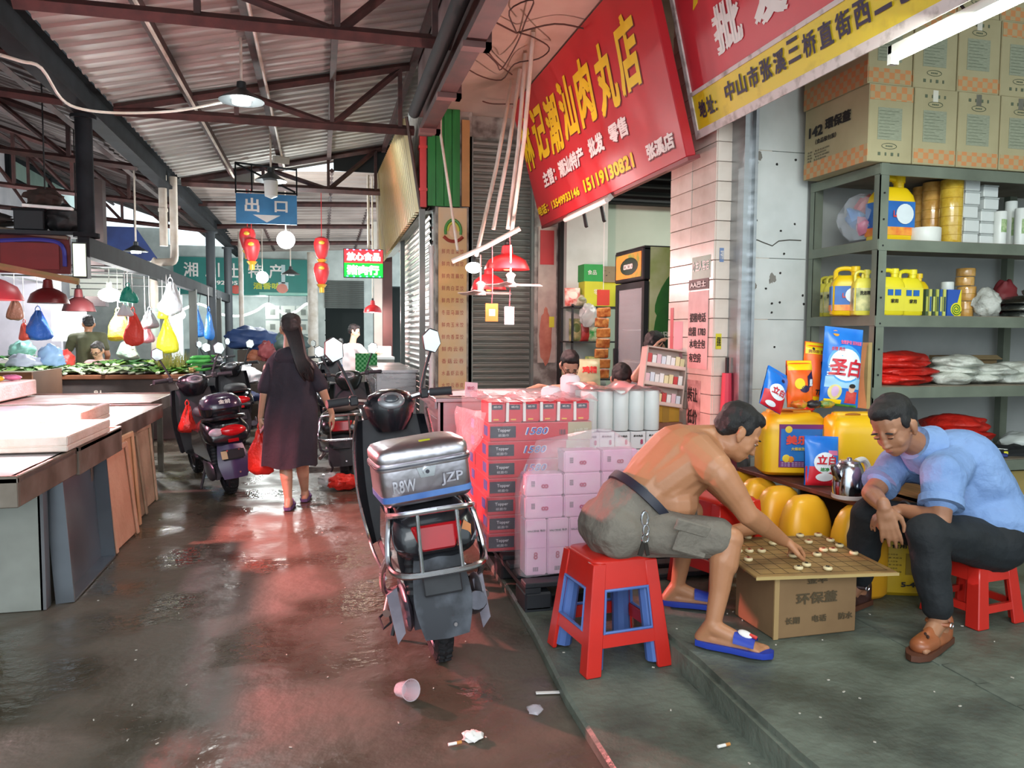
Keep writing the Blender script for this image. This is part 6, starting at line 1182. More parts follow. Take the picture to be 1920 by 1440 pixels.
for a_, c_, r_ in ((shN, elN, .083), (shF, elF, .079)):
    q = lerp(a_, c_, .62); dd = (c_-a_).normalized(); u1 = dd.orthogonal().normalized(); u2 = dd.cross(u1); part('cuff', MB().loft([[q+dd*z_+(u1*math.cos(k*PI/12)+u2*math.sin(k*PI/12))*r_*s_ for k in range(24)] for z_, s_ in ((-.015, 1.0), (-.015, 1.05), (.02, 1.07), (.02, .95))]), m_shirt, shirt, w=True)
nd = (hc-nk).normalized(); q = nk+nd*.0; u1 = nd.cross(Y1).normalized(); u2 = nd.cross(u1)
part('collar', MB().loft([[q+nd*z_+(u1*math.cos(k*PI/14)*1.05+u2*math.sin(k*PI/14))*r_ for k in range(28)] for z_, r_ in ((.03, .068), (.035, .076), (-.02, .098), (-.045, .115), (-.04, .10))]), m_shirt, shirt, w=True)
part('chest_logo', MB().tube([shN+V((-.10, -.035, -.10)), shN+V((-.10, -.04, -.07)), shN+V((-.085, -.04, -.07)), shN+V((-.085, -.04, -.10))], .004, 5), M('2c4a8a', .6), shirt, w=True)
part('watch', MB().tube([wrN+V((.02, 0, 0))+V((0, .033*math.cos(k*PI/8), .030*math.sin(k*PI/8))) for k in range(16)], .008, 6, closed=True), m_black, t, w=True)
m_shoe = M('9c5a36', .4, h2='8a4b2b', sc=6, coat=.2)
for a_, t_, n_ in ((aN, tN, 1), (aF, tF, 0)):
    mt = m_shoe if n_ else M('3a1f1a', .5); d = V((t_.x-a_.x, t_.y-a_.y, 0)).normalized(); l = Z1.cross(d); z = t_.z; bb = MB(); heel = V((a_.x, a_.y, z+.018))-d*.05
    bb.cap(heel, heel+Z1*.055, .038, .038); bb.cap(heel, V((a_.x, a_.y, z+.015))+d*.05, .040, .042, fl=.8); tip = V((t_.x, t_.y, z+.022))-d*.02; bb.cap(tip-d*.07, tip, .047, .042, fl=.8, ax=l); bb.cap(V((a_.x, a_.y, z+.008))-d*.02, tip-Z1*.012, .042, .04, fl=.4, ax=l); bb.cap(tip-d*.06+Z1*.016, tip-d*.12+Z1*.045, .03, .02)
    sn_ = flesh('shoe', bb, mt, t, .006, 4); part('sole', MB().loft([[V((a_.x, a_.y, z))-d*.045+d*x*.30+l*y*.05+Z1*zz for x, y in ((-.16, 0), (-.1, .75), (.2, .85), (.55, .95), (.8, .95), (.95, .5), (1, 0), (.95, -.5), (.8, -.95), (.55, -.95), (.2, -.85), (-.1, -.75))] for zz in (-.02, .004)]), M('5a3220', .6), sn_, w=True)
    part('ankle_strap', MB().tube([V((a_.x, a_.y, z+.075))+d*.042*math.cos(k*PI/10)+l*.042*math.sin(k*PI/10)+Z1*.006*math.cos(k*PI/10) for k in range(20)], .009, 6, closed=True), mt, sn_, w=True); part('buckle', MB().tube([V((a_.x, a_.y, z+.075))-l*.05*(1 if l.y > 0 else -1)+d*.014*math.cos(k*PI/4)+Z1*.012*math.sin(k*PI/4) for k in range(8)], .003, 5, closed=True), m_chr, sn_, w=True)
    for k in range(3): part('cut_out', MB().ell(tip-d*(.02+.022*k)+Z1*.036+l*(.018-.018*k), (.014, .006, .006), 8, 6, (0, 0, math.atan2(d.y, d.x)+.5)), M('3a1f14', .8), sn_, w=True)
# --- chess box, board, pieces ---
t = thing('carton', 'brown cardboard carton with faded print carrying the chess board', 'box', (1.82, 2.79, .162), .02)
m_kr = M('8a6c4a', .85, h2='7a5d3e', sc=3); part('body', MB().bb((0, 0, 0), (.40, .30, .272)), m_kr, t, bev=.004, sm=False); part('hand_hole', MB().ell((-.001, .17, .235), (.004, .05, .018), 14, 8), m_black, t)
m_fade = M('54452f', .9); txt('环保蓋', m_fade, t, (.1, -.001, .14), X1, Z1, W=.2, H=.05, bold=.02, world=False); txt('金华', m_fade, t, (.15, -.001, .225), X1, Z1, W=.1, H=.035, bold=.02, world=False)
for i, s_ in enumerate(('长期', '电话', '防水')): txt(s_, m_fade, t, (.05+i*.13, -.001, .06), X1, Z1, W=.07, H=.03, bold=.02, world=False)
part('corner_tape', MB().bb((-.002, -.002, .0), (.02, .006, .27)), M('a98a5c', .6), t, sm=False)
bd = thing('chess_board', 'worn wooden chinese chess board on the cardboard carton', 'board', (1.71, 2.755, .436), -.12)
part('board', MB().bb((0, 0, 0), (.62, .60, .012)), M('9c7c4a', .6, h2='7d5f36', sc=5, det=7, lo=.4, hi=.65), bd, bev=.003, sm=False); part('rim_edge', MB().bb((-.002, -.003, -.002), (.622, .0, .010)), M('b59a62', .6), bd, sm=False)
for i in range(10): part('grid_line', MB().bb((.03+i*.062, .03, .0122), (.0325+i*.062, .57, .0128)), M('4a3a22', .7), bd, sm=False)
for j in range(9): part('grid_line', MB().bb((.03, .03+j*.0675, .0122), (.59, .0325+j*.0675, .0128)), M('4a3a22', .7), bd, sm=False)
m_pc = M('e0cfa3', .35, h2='d3bf90', sc=8); m_pcr = M('a82c24', .5)
def piece(ch, red): 
    q = thing('chess_piece', 'x', 'chess piece', (0, 0, 0), 0, 'chinese chess pieces on the board')
    part('disc', MB().lathe([(.012, 0), (.0165, .001), (.0195, .006), (.0195, .010), (.0165, .0145), (.014, .0150), (.003, .0150)], 20), m_pc, q, ang=50); part('ring', MB().tube([(.0135*math.cos(k*PI/9), .0135*math.sin(k*PI/9), .0152) for k in range(18)], .0006, 4, closed=True), m_pcr if red else m_ink, q)
    txt(ch, m_pcr if red else m_ink, q, (-.008, -.008, .0152), X1, Y1, W=.016, H=.016, bold=.02, world=False, lift=.0004, name='character'); return q
pcs = [(1497, 1066, '卒', 0, 'pale piece at the near edge, left of two'), (1552, 1067, '馬', 0, 'pale piece at the near edge, right of two'), (1512, 1060, '車', 0, 'pale piece just behind the near left piece'), (1601, 1038, '炮', 0, 'pale piece nearest the seated man in blue'), (1532, 1041, '象', 0, 'pale piece in the middle of the board'), (1487, 1043, '士', 0, 'pale piece in front of the moving hand'), (1574, 1024, '将', 0, 'pale piece far right, second from the back corner'), (1544, 1032, '兵', 1, 'pale piece third of the diagonal trio'), (1562, 1032, '相', 1, 'pale piece last of the diagonal trio'), (1557, 1014, '帥', 1, 'pale piece beside the back corner'), (1534, 1004, '仕', 1, 'pale piece at the far edge of the board'), (1516, 1017, '俥', 1, 'pale piece touching the moving fingers'), (1403, 1050, '炮', 1, 'pale piece alone near the bare knee corner'), (1384, 1034, '兵', 1, 'reddish piece at the knee edge'), (1405, 1034, '馬', 1, 'reddish piece second from the knee'), (1428, 1034, '車', 1, 'reddish piece third from the knee'), (1449, 1020, '卒', 0, 'piece under the forearm'), (1402, 1008, '象', 0, 'piece half hidden behind the forearm'), (1500, 1005, '士', 0, 'piece behind the moving hand')]
for px, py, ch, rd, lab in pcs: q = piece(ch, rd); q['label'] = 'round xiangqi '+lab; q.location = P(px, py, Z=.452); q.location.z = .4482; q.rotation_euler = (0, 0, px*1.3)
# --- walking woman ---
t = thing('person', 'long haired woman in a loose dark dress walking away down the aisle', 'person', (-.25, 6.45, 0)); b = MB(); X0 = P(543, 700, Y=6.45).x; Yw = 6.45
def W_(px, py, dy=0): return P(px, py, Y=Yw+dy)
nk = W_(543, 652, .01); hc = W_(545, 617, .02); pel = W_(545, 790); b.cap(pel, W_(543, 700), .12, .13, fl=.7, ax=X1); b.cap(W_(520, 680), W_(568, 682), .065, .065); b.cap(W_(543, 680), nk, .075, .05); b.cap(nk, hc, .05, .05)
shL, elL, wrL = W_(504, 690), W_(496, 738, -.02), W_(489, 782, .04); shR, elR, wrR = W_(586, 690), W_(605, 732, -.03), W_(622, 775, .05)
for a_, e_, w_, sd in ((shL, elL, wrL, 1), (shR, elR, wrR, -1)): b.cap(a_, e_, .045, .036); b.cap(e_, w_, .036, .024); hand(b, w_, (w_-e_).normalized()+V((0, 0, -.6)), (sd, .2, 0), .9, .6 if sd > 0 else .3, side=sd)
for hx, kx, ax_, dy, tz in ((528, 535, 541, -.02, 0), (562, 566, 572, .28, .0)):
    kz = W_(kx, 865, dy*.4); an = V((P(ax_, 940, Y=Yw+dy).x, Yw+dy-.03, .085)); to = an+V((.015, .16, 0)); to.z = .02; b.cap(W_(hx, 800), kz, .085, .058); b.cap(kz, lerp(kz, an, .4)+V((0, -.015, 0)), .055, .05); b.cap(lerp(kz, an, .35)+V((0, -.012, 0)), an, .05, .030); foot(b, an, to, .92)
    o, d, l, L, so = slipper(t, an, to, M('5a4a78', .6), False, .9); part('thong', MB().tube(arc([o+d*L*.45+l*.04+Z1*.015, o+d*L*.62+l*.02+Z1*.05, o+d*L*.8+Z1*.02, o+d*L*.62-l*.02+Z1*.05, o+d*L*.45-l*.04+Z1*.015], 4), .006, 6), M('7a5a9a', .5), so, w=True)
hd = headm(b, hc, (-.1, 1, 0), (0, 0, 1), .98); flesh('body', b, m_sk3, t, .0075, 4); face(t, hd, style='long')
m_drs = M('2e2b36', .85, h2='25222c', sc=5, bump=.3, bsc=25); rings = []
prof = [(872, 543, .215, .16), (866, 543, .215, .16), (800, 545, .215, .155), (760, 546, .205, .145), (720, 545, .195, .135), (695, 544, .185, .125), (675, 543, .17, .11), (662, 543, .12, .085), (654, 543, .08, .07)]
for py, px, rx, ry in prof:
    c = W_(px, py); rings.append([c+V((rx*math.cos(k*PI/20)*(1+.03*math.sin(k*.9+py*.03)), ry*math.sin(k*PI/20)*(1+.06*math.sin(k*1.3+py*.02)), .012*math.sin(k*.6) if py > 860 else 0)) for k in range(40)])
dr = part('dress', MB().loft(rings, cap=False), m_drs, t, w=True, ang=80)
for a_, e_ in ((shL, elL), (shR, elR)): part('sleeve', MB().cap(a_+V((.03 if a_ is shL else -.03, 0, .01)), lerp(a_, e_, .75), .062, .064), m_drs, dr, w=True)
part('hood', MB().ell(W_(543, 668)+V((0, -.07, 0)), (.115, .06, .075), 18, 10, None, .15, 3, 2), m_drs, dr, w=True)
hb = MB()
for k in range(26):
    x0 = (k/25-.5)*.13; hb.tube(arc([hc+V((x0*.8, -.06, .03)), hc+V((x0*.7+.04, -.105, -.08)), W_(563+x0*150, 668)+V((0, -.12, 0)), W_(574+x0*190, 690+6*math.sin(k*2))+V((0, -.125, 0)), W_(580+x0*110, 700+14*math.sin(k*1.7))+V((0, -.11, 0))], 4), [.020]*8+[.018]*4+[.014]*2+[.010]*2+[.004], 6)
part('long_hair', hb, M('0e0b0c', .45, h2='1a1214', sc=50, stretch=(5, 5, .6)), t, w=True)['kind'] = 'stuff'
o = carry_bag('big red plastic bag full of shopping in the left hand of the walking woman', wrL+V((-.005, .03, -.47)), .215, .36, m_rbag, 5)
q = thing('phone', 'phone in a pale pink case in the left hand of the walking woman', 'phone', wrL+V((.03, -.03, -.06))); part('case', MB().box((0, 0, 0), (.012, .08, .14), (.3, .5, .2)), M('b98a90', .5), q, bev=.006); part('screen', MB().box((.0065, 0, 0), (.002, .07, .13), (.3, .5, .2)), m_black, q)
# --- helper for people further away (upper bodies) ---
def bust(label, base, hc, fdir, shL, shR, skin_, shirt, hands=None, hairc=m_hair, glasses=False, sc_=1, style='short', bare=False):
    t = thing('person', label, 'person', base); hc, shL, shR = V(hc), V(shL), V(shR); b = MB(); sm_ = (shL+shR)/2; bs = V(base); wst = V((lerp(sm_, bs, .6).x, lerp(sm_, bs, .6).y, max(bs.z, sm_.z-.5)))
    b.cap(wst, sm_+V((0, 0, -.08)), .13*sc_, .13*sc_, fl=1.15); b.cap(shL, shR, .062*sc_, .062*sc_); b.cap(sm_, hc+V((0, 0, -.05)), .06*sc_, .05*sc_); hd = headm(b, hc, fdir, (0, 0, 1), .98*sc_)
    if bs.z < .4:
        for k in (-1, 1): an = V((bs.x+.1*k*(shR-shL).normalized().x, bs.y+.1*k*(shR-shL).normalized().y, .09+bs.z)); b.cap(wst+V((.09*k*(shR-shL).normalized().x, .09*k*(shR-shL).normalized().y, -.1)), an, .085, .04); f2 = V((V(fdir).x, V(fdir).y, 0)).normalized(); foot(b, an, an+f2*.15+V((0, 0, -.07)))
    els = []
    for s_, hn in zip((shL, shR), hands or (None, None)):
        if hn is None: continue
        e_, w_ = V(hn[0]), V(hn[1]); b.cap(s_, e_, .05*sc_, .04*sc_); b.cap(e_, w_, .038*sc_, .026*sc_); hand(b, w_, (w_-e_).normalized(), (0, 0, -1), .95*sc_, .4); els.append((s_, e_))
    flesh('body', b, skin_, t, .009, 4); face(t, hd, hair=hairc, style=style, glasses=glasses)
    if not bare:
        b = MB(); b.cap(wst+V((0, 0, -.05)), sm_+V((0, 0, -.06)), .155*sc_, .15*sc_, fl=1.18); b.cap(shL, shR, .078*sc_, .078*sc_)
        for s_, e_ in els: b.cap(s_, lerp(s_, e_, .6), .068*sc_, .062*sc_)
        if bs.z < .4:
            bb = MB()
            for k in (-1, 1): bb.cap(wst+V((.09*k*(shR-shL).normalized().x, .09*k*(shR-shL).normalized().y, -.12)), V((bs.x+.1*k*(shR-shL).normalized().x, bs.y+.1*k*(shR-shL).normalized().y, .2+bs.z)), .105, .07)
            flesh('trousers', bb, m_tr, t, .012, 3)
        flesh('shirt', b, shirt, t, .011, 4, fn=lambda p: p+noise.noise_vector(p*9)*.012)
    return t
def at(px, py, Y): return P(px, py, Y=Y)
bust('shirtless boy with glasses leaning on his arms behind the white stack', (2.02, 6.5, .163), at(1068, 692, 6.3)+V((0, 0, .03)), (-.1, -.8, -.6), at(1035, 735, 6.38), at(1110, 728, 6.5), skin('d3a48c', 'c8967e'), None, ((at(1010, 728, 6.2), at(975, 738, 6.0)), (at(1100, 760, 6.2), at(1050, 752, 6.05))), glasses=True, bare=True)
bust('dark haired child bent low behind the pink film with only the head showing', (2.36, 5.95, .163), at(1165, 712, 5.75), (-.2, -.7, -.8), at(1140, 760, 5.8), at(1195, 755, 5.85), m_sk3, M('6a3a48', .8), None)
bust('person with raised pink lit arm half hidden behind the cigarette rack', (2.66, 5.82, .163), at(1228, 652, 5.7), (.6, .6, -.2), at(1210, 700, 5.6), at(1262, 705, 5.75), m_sk3, M('c98a94', .8), ((at(1192, 708, 5.5), at(1222, 660, 5.45)), None))
# ================= LEFT STALL =================
m_tab = M('97958f', .35, .6, h2='77695c', sc=3, det=7, rlo=.5); m_tabd = M('8b8277', .45, .4, h2='5f5142', sc=4, det=7); m_foam = M('e3d9cf', .8, h2='d3c4b4', sc=5, bump=.3, bsc=40); m_foamp = M('cfa78c', .8, h2='bd9378', sc=3, bump=.3, bsc=30); m_foamt = M('c3ad93', .8, h2='a8927a', sc=4, bump=.3, bsc=30)
def tray_table(label, x0, x1, y0, y1, zt=.80, ap=.14):
    t = thing('metal_table', label, 'table', (x1, y0, 0), 0, 'stainless stall tables')
    part('table_top', MB().bb((x0, y0, zt-.03), (x1, y1, zt-.012)), m_tab, t, w=True, sm=False)
    for a, c in (((x0, y0, zt-ap), (x1, y0+.02, zt)), ((x0, y1-.02, zt-ap), (x1, y1, zt)), ((x1-.02, y0+.02, zt-ap), (x1, y1-.02, zt))): part('apron', MB().bb(a, c), m_tabd, t, w=True, bev=.004, sm=False)
    for y in (y0+.62, y1-.12):
        for x in (x1-.16, x1-.9): part('leg', MB().bb((x, y, 0), (x+.05, y+.05, zt-.03)), m_tabd, t, w=True, sm=False)
    part('low_rail', MB().bb((x0, y0+.63, .25), (x1-.12, y0+.66, .29)), m_tabd, t, w=True, sm=False); return t
tray_table('stained steel stall table at the left edge, its corner toward us', -4.2, -1.28, 3.73, 4.57); tray_table('second steel stall table with foam trays on top', -4.2, -1.27, 4.58, 5.5, .81, .16)
tray_table('third steel stall table, pink lit, ending by the purple scooter', -4.2, -1.36, 5.52, 7.35, .79, .12); tray_table('lilac lit steel trough table in front of the vegetable stall', -4.2, -1.47, 7.4, 8.6, .80, .12)
t = thing('steel_partition', 'upright pale steel panel standing under the near table corner', 'panel', (-1.5, 4.36, 0)); part('sheet', MB().bb((-1.60, 4.33, .004), (-1.39, 4.36, .66)), M('a8aaa2', .4, .4, h2='8f9189', sc=3), t, w=True, sm=False); part('edge_fold', MB().bb((-1.40, 4.33, .004), (-1.375, 4.40, .66)), M('77777a', .4, .4), t, w=True, sm=False)
t = thing('steel_tray', 'big grey steel tray leaning upright against the stall table', 'tray', (-1.30, 4.42, .004)); t.rotation_euler = (0, -.06, .0)
m_gt = M('7f858c', .3, .7, h2='6d7279', sc=2); part('tray_base', MB().bb((-.06, 0, 0), (-.05, .85, .64)), m_gt, t, sm=False)
for a, c in (((-.05, 0, 0), (.03, .012, .64)), ((-.05, .838, 0), (.03, .85, .64)), ((-.05, .012, 0), (.03, .838, .012)), ((-.05, .012, .628), (.03, .838, .64))): part('tray_rim', MB().bb(a, c), m_gt, t, sm=False)
solo('foam_block', MB().bb((-.13, 0, 0), (.13, .5, .42)), M('c9cf9a', .8, h2='b5bb85', sc=5), 'yellowish foam box under the near stall table', 'box', bev=.02).location = (-1.85, 4.6, .003)
for i, (y, w_, h_, lean, m, l) in enumerate(((5.32, .55, .66, -.10, m_foamp, 'salmon coloured foam board leaning on the stall, nearest the steel tray'), (5.82, .30, .70, -.06, M('d1ab86', .8, h2='bf9870', sc=4), 'narrow orange tan foam board, second in the row'), (6.08, .40, .66, -.10, m_foamt, 'tan foam board with ragged top, third in the row'), (6.48, .52, .66, -.07, m_foamt, 'wide tan foam box side nearest the purple scooter'))):
    t = thing('foam_board', l, 'board', (-1.29-.03*i, y, .004), -.04, 'foam boards leaning along the stall'); t.rotation_euler = (0, lean, -.03)
    part('board', MB().bb((-.04, 0, 0), (0, w_, h_)).jit(.006, 6, i), m, t, bev=.012, seg=2)
    for a, c in (((.0, .0, .0), (.02, .04, h_)), ((.0, w_-.04, .0), (.02, w_, h_)), ((0, .04, h_-.04), (.02, w_-.04, h_))): part('rim', MB().bb(a, c), m, t, bev=.008)
for i, (x0, x1, y0, y1, z0, z1, l) in enumerate(((-2.5, -1.26, 4.35, 5.18, .812, .89, 'white foam tray at the edge of the second table'), (-2.6, -1.52, 5.55, 6.25, .792, .90, 'white foam tray further in on the third table'), (-3.6, -2.6, 4.4, 5.5, .812, .86, 'flat white foam tray at the picture edge'))):
    t = thing('foam_tray', l, 'tray', (x1, y0, z0), 0, 'foam trays on the tables'); part('base', MB().bb((x0, y0, z0), (x1, y1, z0+.03)), m_foam, t, w=True, bev=.006, sm=False)
    for a, c in (((x0, y0, z0+.03), (x1, y0+.04, z1)), ((x0, y1-.04, z0+.03), (x1, y1, z1)), ((x1-.04, y0+.04, z0+.03), (x1, y1-.04, z1))): part('rim', MB().bb(a, c), m_foam, t, w=True, bev=.006, sm=False)
    part('ice_sheet', MB().grid(lambda a, c: V((x0+.05+(x1-x0-.1)*a, y0+.05+(y1-y0-.1)*c, z1-.012+.01*noise.noise(V((a*7, c*7, i))))), 14, 14), M('f1ecec', .5, h2='e4dcdd', sc=6), t, w=True, ang=80)
solo('cloth_sheet', MB().grid(lambda a, c: V((-4.1+2.78*a, 3.77+.78*c, .796+.005*noise.noise(V((a*9, c*5, 0))))), 16, 8), M('efeaea', .6, h2='ddd2d2', sc=4), 'white wet sheet covering the near stall table', 'sheet', ang=80)
lump('meat_scrap', (-1.95, 4.1, .80), (.02, .015, .01), M('b3243a', .4), 'tiny red meat scrap on the white sheet', 'meat', seed=3, n=10, m=6)
t = thing('foam_tray', 'raised pink lit foam tray with meat at the picture edge', 'tray', (-2.75, 7.5, .79)); part('base', MB().bb((-3.9, 7.45, .803), (-2.72, 8.5, .95)), m_foam, t, w=True, bev=.01)
for i, (x, y, c, l) in enumerate(((-3.1, 7.9, 'b82f45', 'red meat piece on the raised tray'), (-2.95, 8.1, 'd9c83a', 'yellow pepper piece on the raised tray'), (-2.85, 8.25, 'd889b0', 'pink meat piece on the raised tray'))): lump('meat_piece', (x, y, .952), (.09, .06, .03), M(c, .4), l, 'meat', seed=60+i, n=14, m=8)
# vegetable stall
m_conc = M('5d5350', .8, h2='4a4240', sc=3, det=7)
t = thing('vegetable_stall', 'long dark concrete vegetable stall with brown edge', 'stall', (-2.7, 11.0, 0)); part('body', MB().bb((-4.6, 11.0, .003), (-1.75, 12.0, .80)), m_conc, t, w=True, sm=False); part('edge_board', MB().bb((-4.6, 10.95, .80), (-1.72, 12.0, .86)), M('8a5638', .7, h2='6f4229', sc=5), t, w=True, bev=.01)
txt('81', m_foam, t, P(176, 742, Y=10.99), X1, Z1, W=.09, H=.07, bold=.02)
t = thing('wood_bin', 'brown wooden bin with greens beside the vegetable stall', 'bin', (-3.3, 9.4, .0)); part('front_board', MB().bb((-4.3, 9.3, .1), (-3.02, 9.34, .98)), M('8b5730', .6, h2='6a3f22', sc=4, stretch=(1, 1, 4)), t, w=True, sm=False); part('side_board', MB().bb((-3.06, 9.34, .003), (-3.02, 10.3, .98)), M('5a3a24', .7), t, w=True, sm=False); part('foot', MB().bb((-4.3, 9.3, .003), (-3.02, 9.34, .1)), m_conc, t, w=True, sm=False); part('fill_board', MB().bb((-4.3, 9.34, .85), (-3.06, 10.3, .95)), M('6f6a50', .8), t, w=True, sm=False)
m_gr = [M(a, .5, h2=b, sc=18) for a, b in (('5f9a3a', '3d7a26'), ('8fb84a', '6a9a35'), ('b9c9a0', '7fa45a'), ('3f7f38', '2a6028'))]
def leafy(k):
    b = MB(); rr_ = random.Random(k)
    for i in range(9):
        a = rr_.uniform(-.9, .9); l = rr_.uniform(.16, .27); wd = rr_.uniform(.03, .055); el = rr_.uniform(.1, .7); d = V((math.sin(a), math.cos(a), 0)); s_ = Z1.cross(d)
        p0 = V((0, -.10, .02)); p1 = p0+d*l*.5+Z1*l*.5*el; p2 = p0+d*l*.85+Z1*l*.45*el; p3 = p0+d*l+Z1*l*.25*el
        b.add([p0-s_*.006, p0+s_*.006, p1+s_*wd+Z1*.01, p1-Z1*.005, p1-s_*wd+Z1*.01, p2+s_*wd*.9, p2, p2-s_*wd*.9, p3], [(0, 1, 2, 3), (0, 3, 4), (3, 2, 5, 6), (4, 3, 6, 7), (6, 5, 8), (7, 6, 8)])
    return b
protos = []
COLN = ['mid green', 'yellowish green', 'pale stemmed', 'dark green']; ROWN = ['front', 'second', 'third', 'fourth', 'fifth', 'back']; ORD = 'first second third fourth fifth sixth seventh eighth ninth tenth eleventh twelfth thirteenth fourteenth fifteenth sixteenth seventeenth eighteenth nineteenth twentieth twenty-first twenty-second'.split()
for k in range(8):
    o = solo('leafy_greens', leafy(k), m_gr[k % 4], 'x', 'vegetable', 'leafy greens on the stall', ang=60)
    st_ = part('stems', MB().tube([(0, -.16, .012), (0, -.06, .03)], [.022, .028], 7), M('d3dcc0', .5), o); protos.append(o)
cnt = 0
for j in range(6):
    for i in range(22):
        x = -4.45+i*.123+R.uniform(-.04, .04); y = 11.08+j*.15+R.uniform(-.04, .04); z = .862+.010*j+R.uniform(0, .025)+(.06 if 12 < i < 18 and j > 2 else 0)
        k = cnt % 8; zone = 2 if 8 < i < 17 and j < 3 else (1 if (i+j) % 3 == 0 else (3 if i > 14 and j > 2 else 0)); k = zone+4*(cnt % 2)
        lab = '%s leafy bunch, %s from the left in the %s row of the stall' % (COLN[(cnt if cnt < 8 else k) % 4], ORD[i], ROWN[j])
        if cnt < 8: o = protos[cnt]; o['label'] = lab; o.scale = (1, 1, .55); o.location = (x, y, z); o.rotation_euler = (0, 0, R.uniform(-.7, .7))
        else: dup(protos[k], (x, y, z), rz=R.uniform(-.8, .8), scale=(lambda q: (q, q, .55))(R.uniform(.85, 1.15)), label=lab)
        cnt += 1
b = MB(); rr_ = random.Random(5)
for i in range(240):
    x = rr_.uniform(-2.15, -1.85); y = rr_.uniform(11.3, 11.8); p = V((x, y, .88)); q = p+V((rr_.uniform(-.08, .08), rr_.uniform(-.1, .02), rr_.uniform(.12, .3))); b.tube([p, p.lerp(q, .6)+V((0, 0, .02)), q], [.004, .003, .001], 3)
stuff('grass_heap', b, M('b5a45a', .7, h2='8f9a45', sc=12), 'heap of fine yellowish shoots on the stall next to the white bag', 'vegetable')
for i in range(4):
    q = P(372+6*(i % 2), 668-7*i, Y=11.3); t = thing('cucumber', 'green cucumber, %s of the small pile by the shoots' % ('lowest', 'second', 'third', 'topmost')[i], 'vegetable', (q.x, 11.3+.05*(i % 2), .90+.055*i), .2, 'cucumbers on the stall'); part('fruit', MB().tube(arc([(-.16, 0, 0), (-.08, 0, .01), (.08, 0, .012), (.16, 0, .03)], 3), [.008, .022, .027, .028, .028, .028, .028, .027, .02, .008], 10), M('2f8a3c', .35, h2='55a84e', sc=20), t); part('stalk', MB().cyl((.155, 0, .03), (.185, 0, .04), .005, n=6), M('8aa85a', .6), t)
solo('crate_stack', MB().bb((-1.95, 11.3, .862), (-1.75, 11.75, .905)), M('6b5138', .8), 'brown crate lid under the cucumbers', 'crate', sm=False)
for i in range(7): lump('ginger_root', (-1.72+.05*(i % 3), 11.25+.09*i, .865+.02*(i % 3)), (.06, .045, .035), M('b99a68', .8, h2='a3834f', sc=12), 'knobbly ginger root, %s from the front at the aisle end of the stall' % ORD[i], 'vegetable', 'ginger roots', amp=.7, fr=3, seed=70+i, n=14, m=8)
# hanging things
for y, x0, l in ((10.3, -4.4, 'nearest, in front of the vendors'), (10.6, -4.4, 'second, over the greens'), (11.4, -4.8, 'third, over the middle of the stall'), (12.35, -5.3, 'fourth, behind the vendors'), (14.5, -4.05, 'last, beside the far stall post'), (10.5, -2.6, 'short stub holding the bright lamp')):
    solo('hanging_rail', MB().cyl((x0, y, 2.205), (-2.1, y, 2.205), .012, n=8), M('7d7f7d', .5, .5), 'thin rail over the vegetable stall for hanging bags, '+l, 'rail')
solo('rail_support', MB().cyl((-4.35, 10.2, 2.205), (-4.35, 14.05, 2.205), .014, n=8), M('7d7f7d', .5, .5), 'thin long rail joining the hanging rails to the stall back wall', 'rail')
def hang(label, px, py, Y, w_, h_, col, seed, name='plastic_bag'):
    o = carry_bag(label, P(px, py, Y=Y)-V((0, 0, h_*.5)), w_, h_, M(col, .4, h2=None, sc=8, bump=.5, bsc=20, sss=.1), seed, name=name, d=.5)
    part('string', MB().cyl((0, 0, h_*1.15), (0, 0, max(h_*1.15+.03, 2.2-(P(px, py, Y=Y).z-h_*.5))), .004, n=5), m_wht, o); return o
hang('yellow plastic bag hanging above the seated vendor', 222, 612, 10.6, .26, .34, 'd9cf3a', 1); hang('red plastic bag hanging by the white pipe', 250, 618, 10.3, .22, .40, 'ee4a3c', 2); hang('pink white bag hanging behind the red one', 273, 622, 10.6, .2, .3, 'e9b3bd', 3)
hang('yellow plastic bag hanging on the aisle side of the white pipe', 314, 632, 11.4, .26, .46, 'e6e02f', 4); hang('small yellow bag bundle above the yellow bag at the pipe', 305, 586, 11.4, .14, .18, 'd8d23a', 5); hang('teal plastic bag hung high beside the bright lamp', 240, 552, 10.3, .22, .2, '1f9c86', 6)
hang('clear white bag bundle hanging under the stall beam', 320, 560, 11.4, .3, .42, 'd6d8dc', 7); hang('white bag hanging below the teal one', 235, 582, 10.3, .2, .16, 'e3dfe4', 8); hang('grey blue bag hanging between red bag and pipe', 281, 600, 10.6, .2, .24, 'a9b5ba', 9); hang('pale green bag low beside the pipe', 242, 655, 10.6, .26, .3, 'a9c4ae', 10)
hang('blue plastic bag hanging at the stall back wall', 72, 612, 12.35, .34, .42, '2f62b8', 11); hang('red bag hanging beside the blue bag', 46, 622, 12.35, .16, .26, 'd8503f', 12); hang('dried brown chilli bunch hanging by the wall', 28, 580, 11.4, .2, .3, '8a5a48', 13, 'chilli_bunch')
hang('blue bag on the far stall post', 370, 608, 14.5, .2, .5, '2a6fb5', 14); hang('second blue bag on the far stall post', 392, 612, 14.5, .18, .5, '2f74bd', 15)
solo('hanging_tag', MB().bb((-.05, -.004, -.13), (.05, .004, .13)), m_wht, 'white card hanging at the lamp on the stall post', 'card', bev=.01).location = P(316, 605, Y=11.4)
t = thing('led_bulb', 'brilliant white lamp above the seated vendor', 'lamp', P(205, 553, Y=10.5)); part('bulb', MB().ell((0, 0, 0), (.13, .09, .085), 18, 12), gl_w, t); part('socket', MB().cyl((0, 0, .08), (0, 0, .16), .03), m_wht, t); part('cord', MB().cyl((0, 0, .16), (0, 0, .36), .006, n=6), m_wht, t)
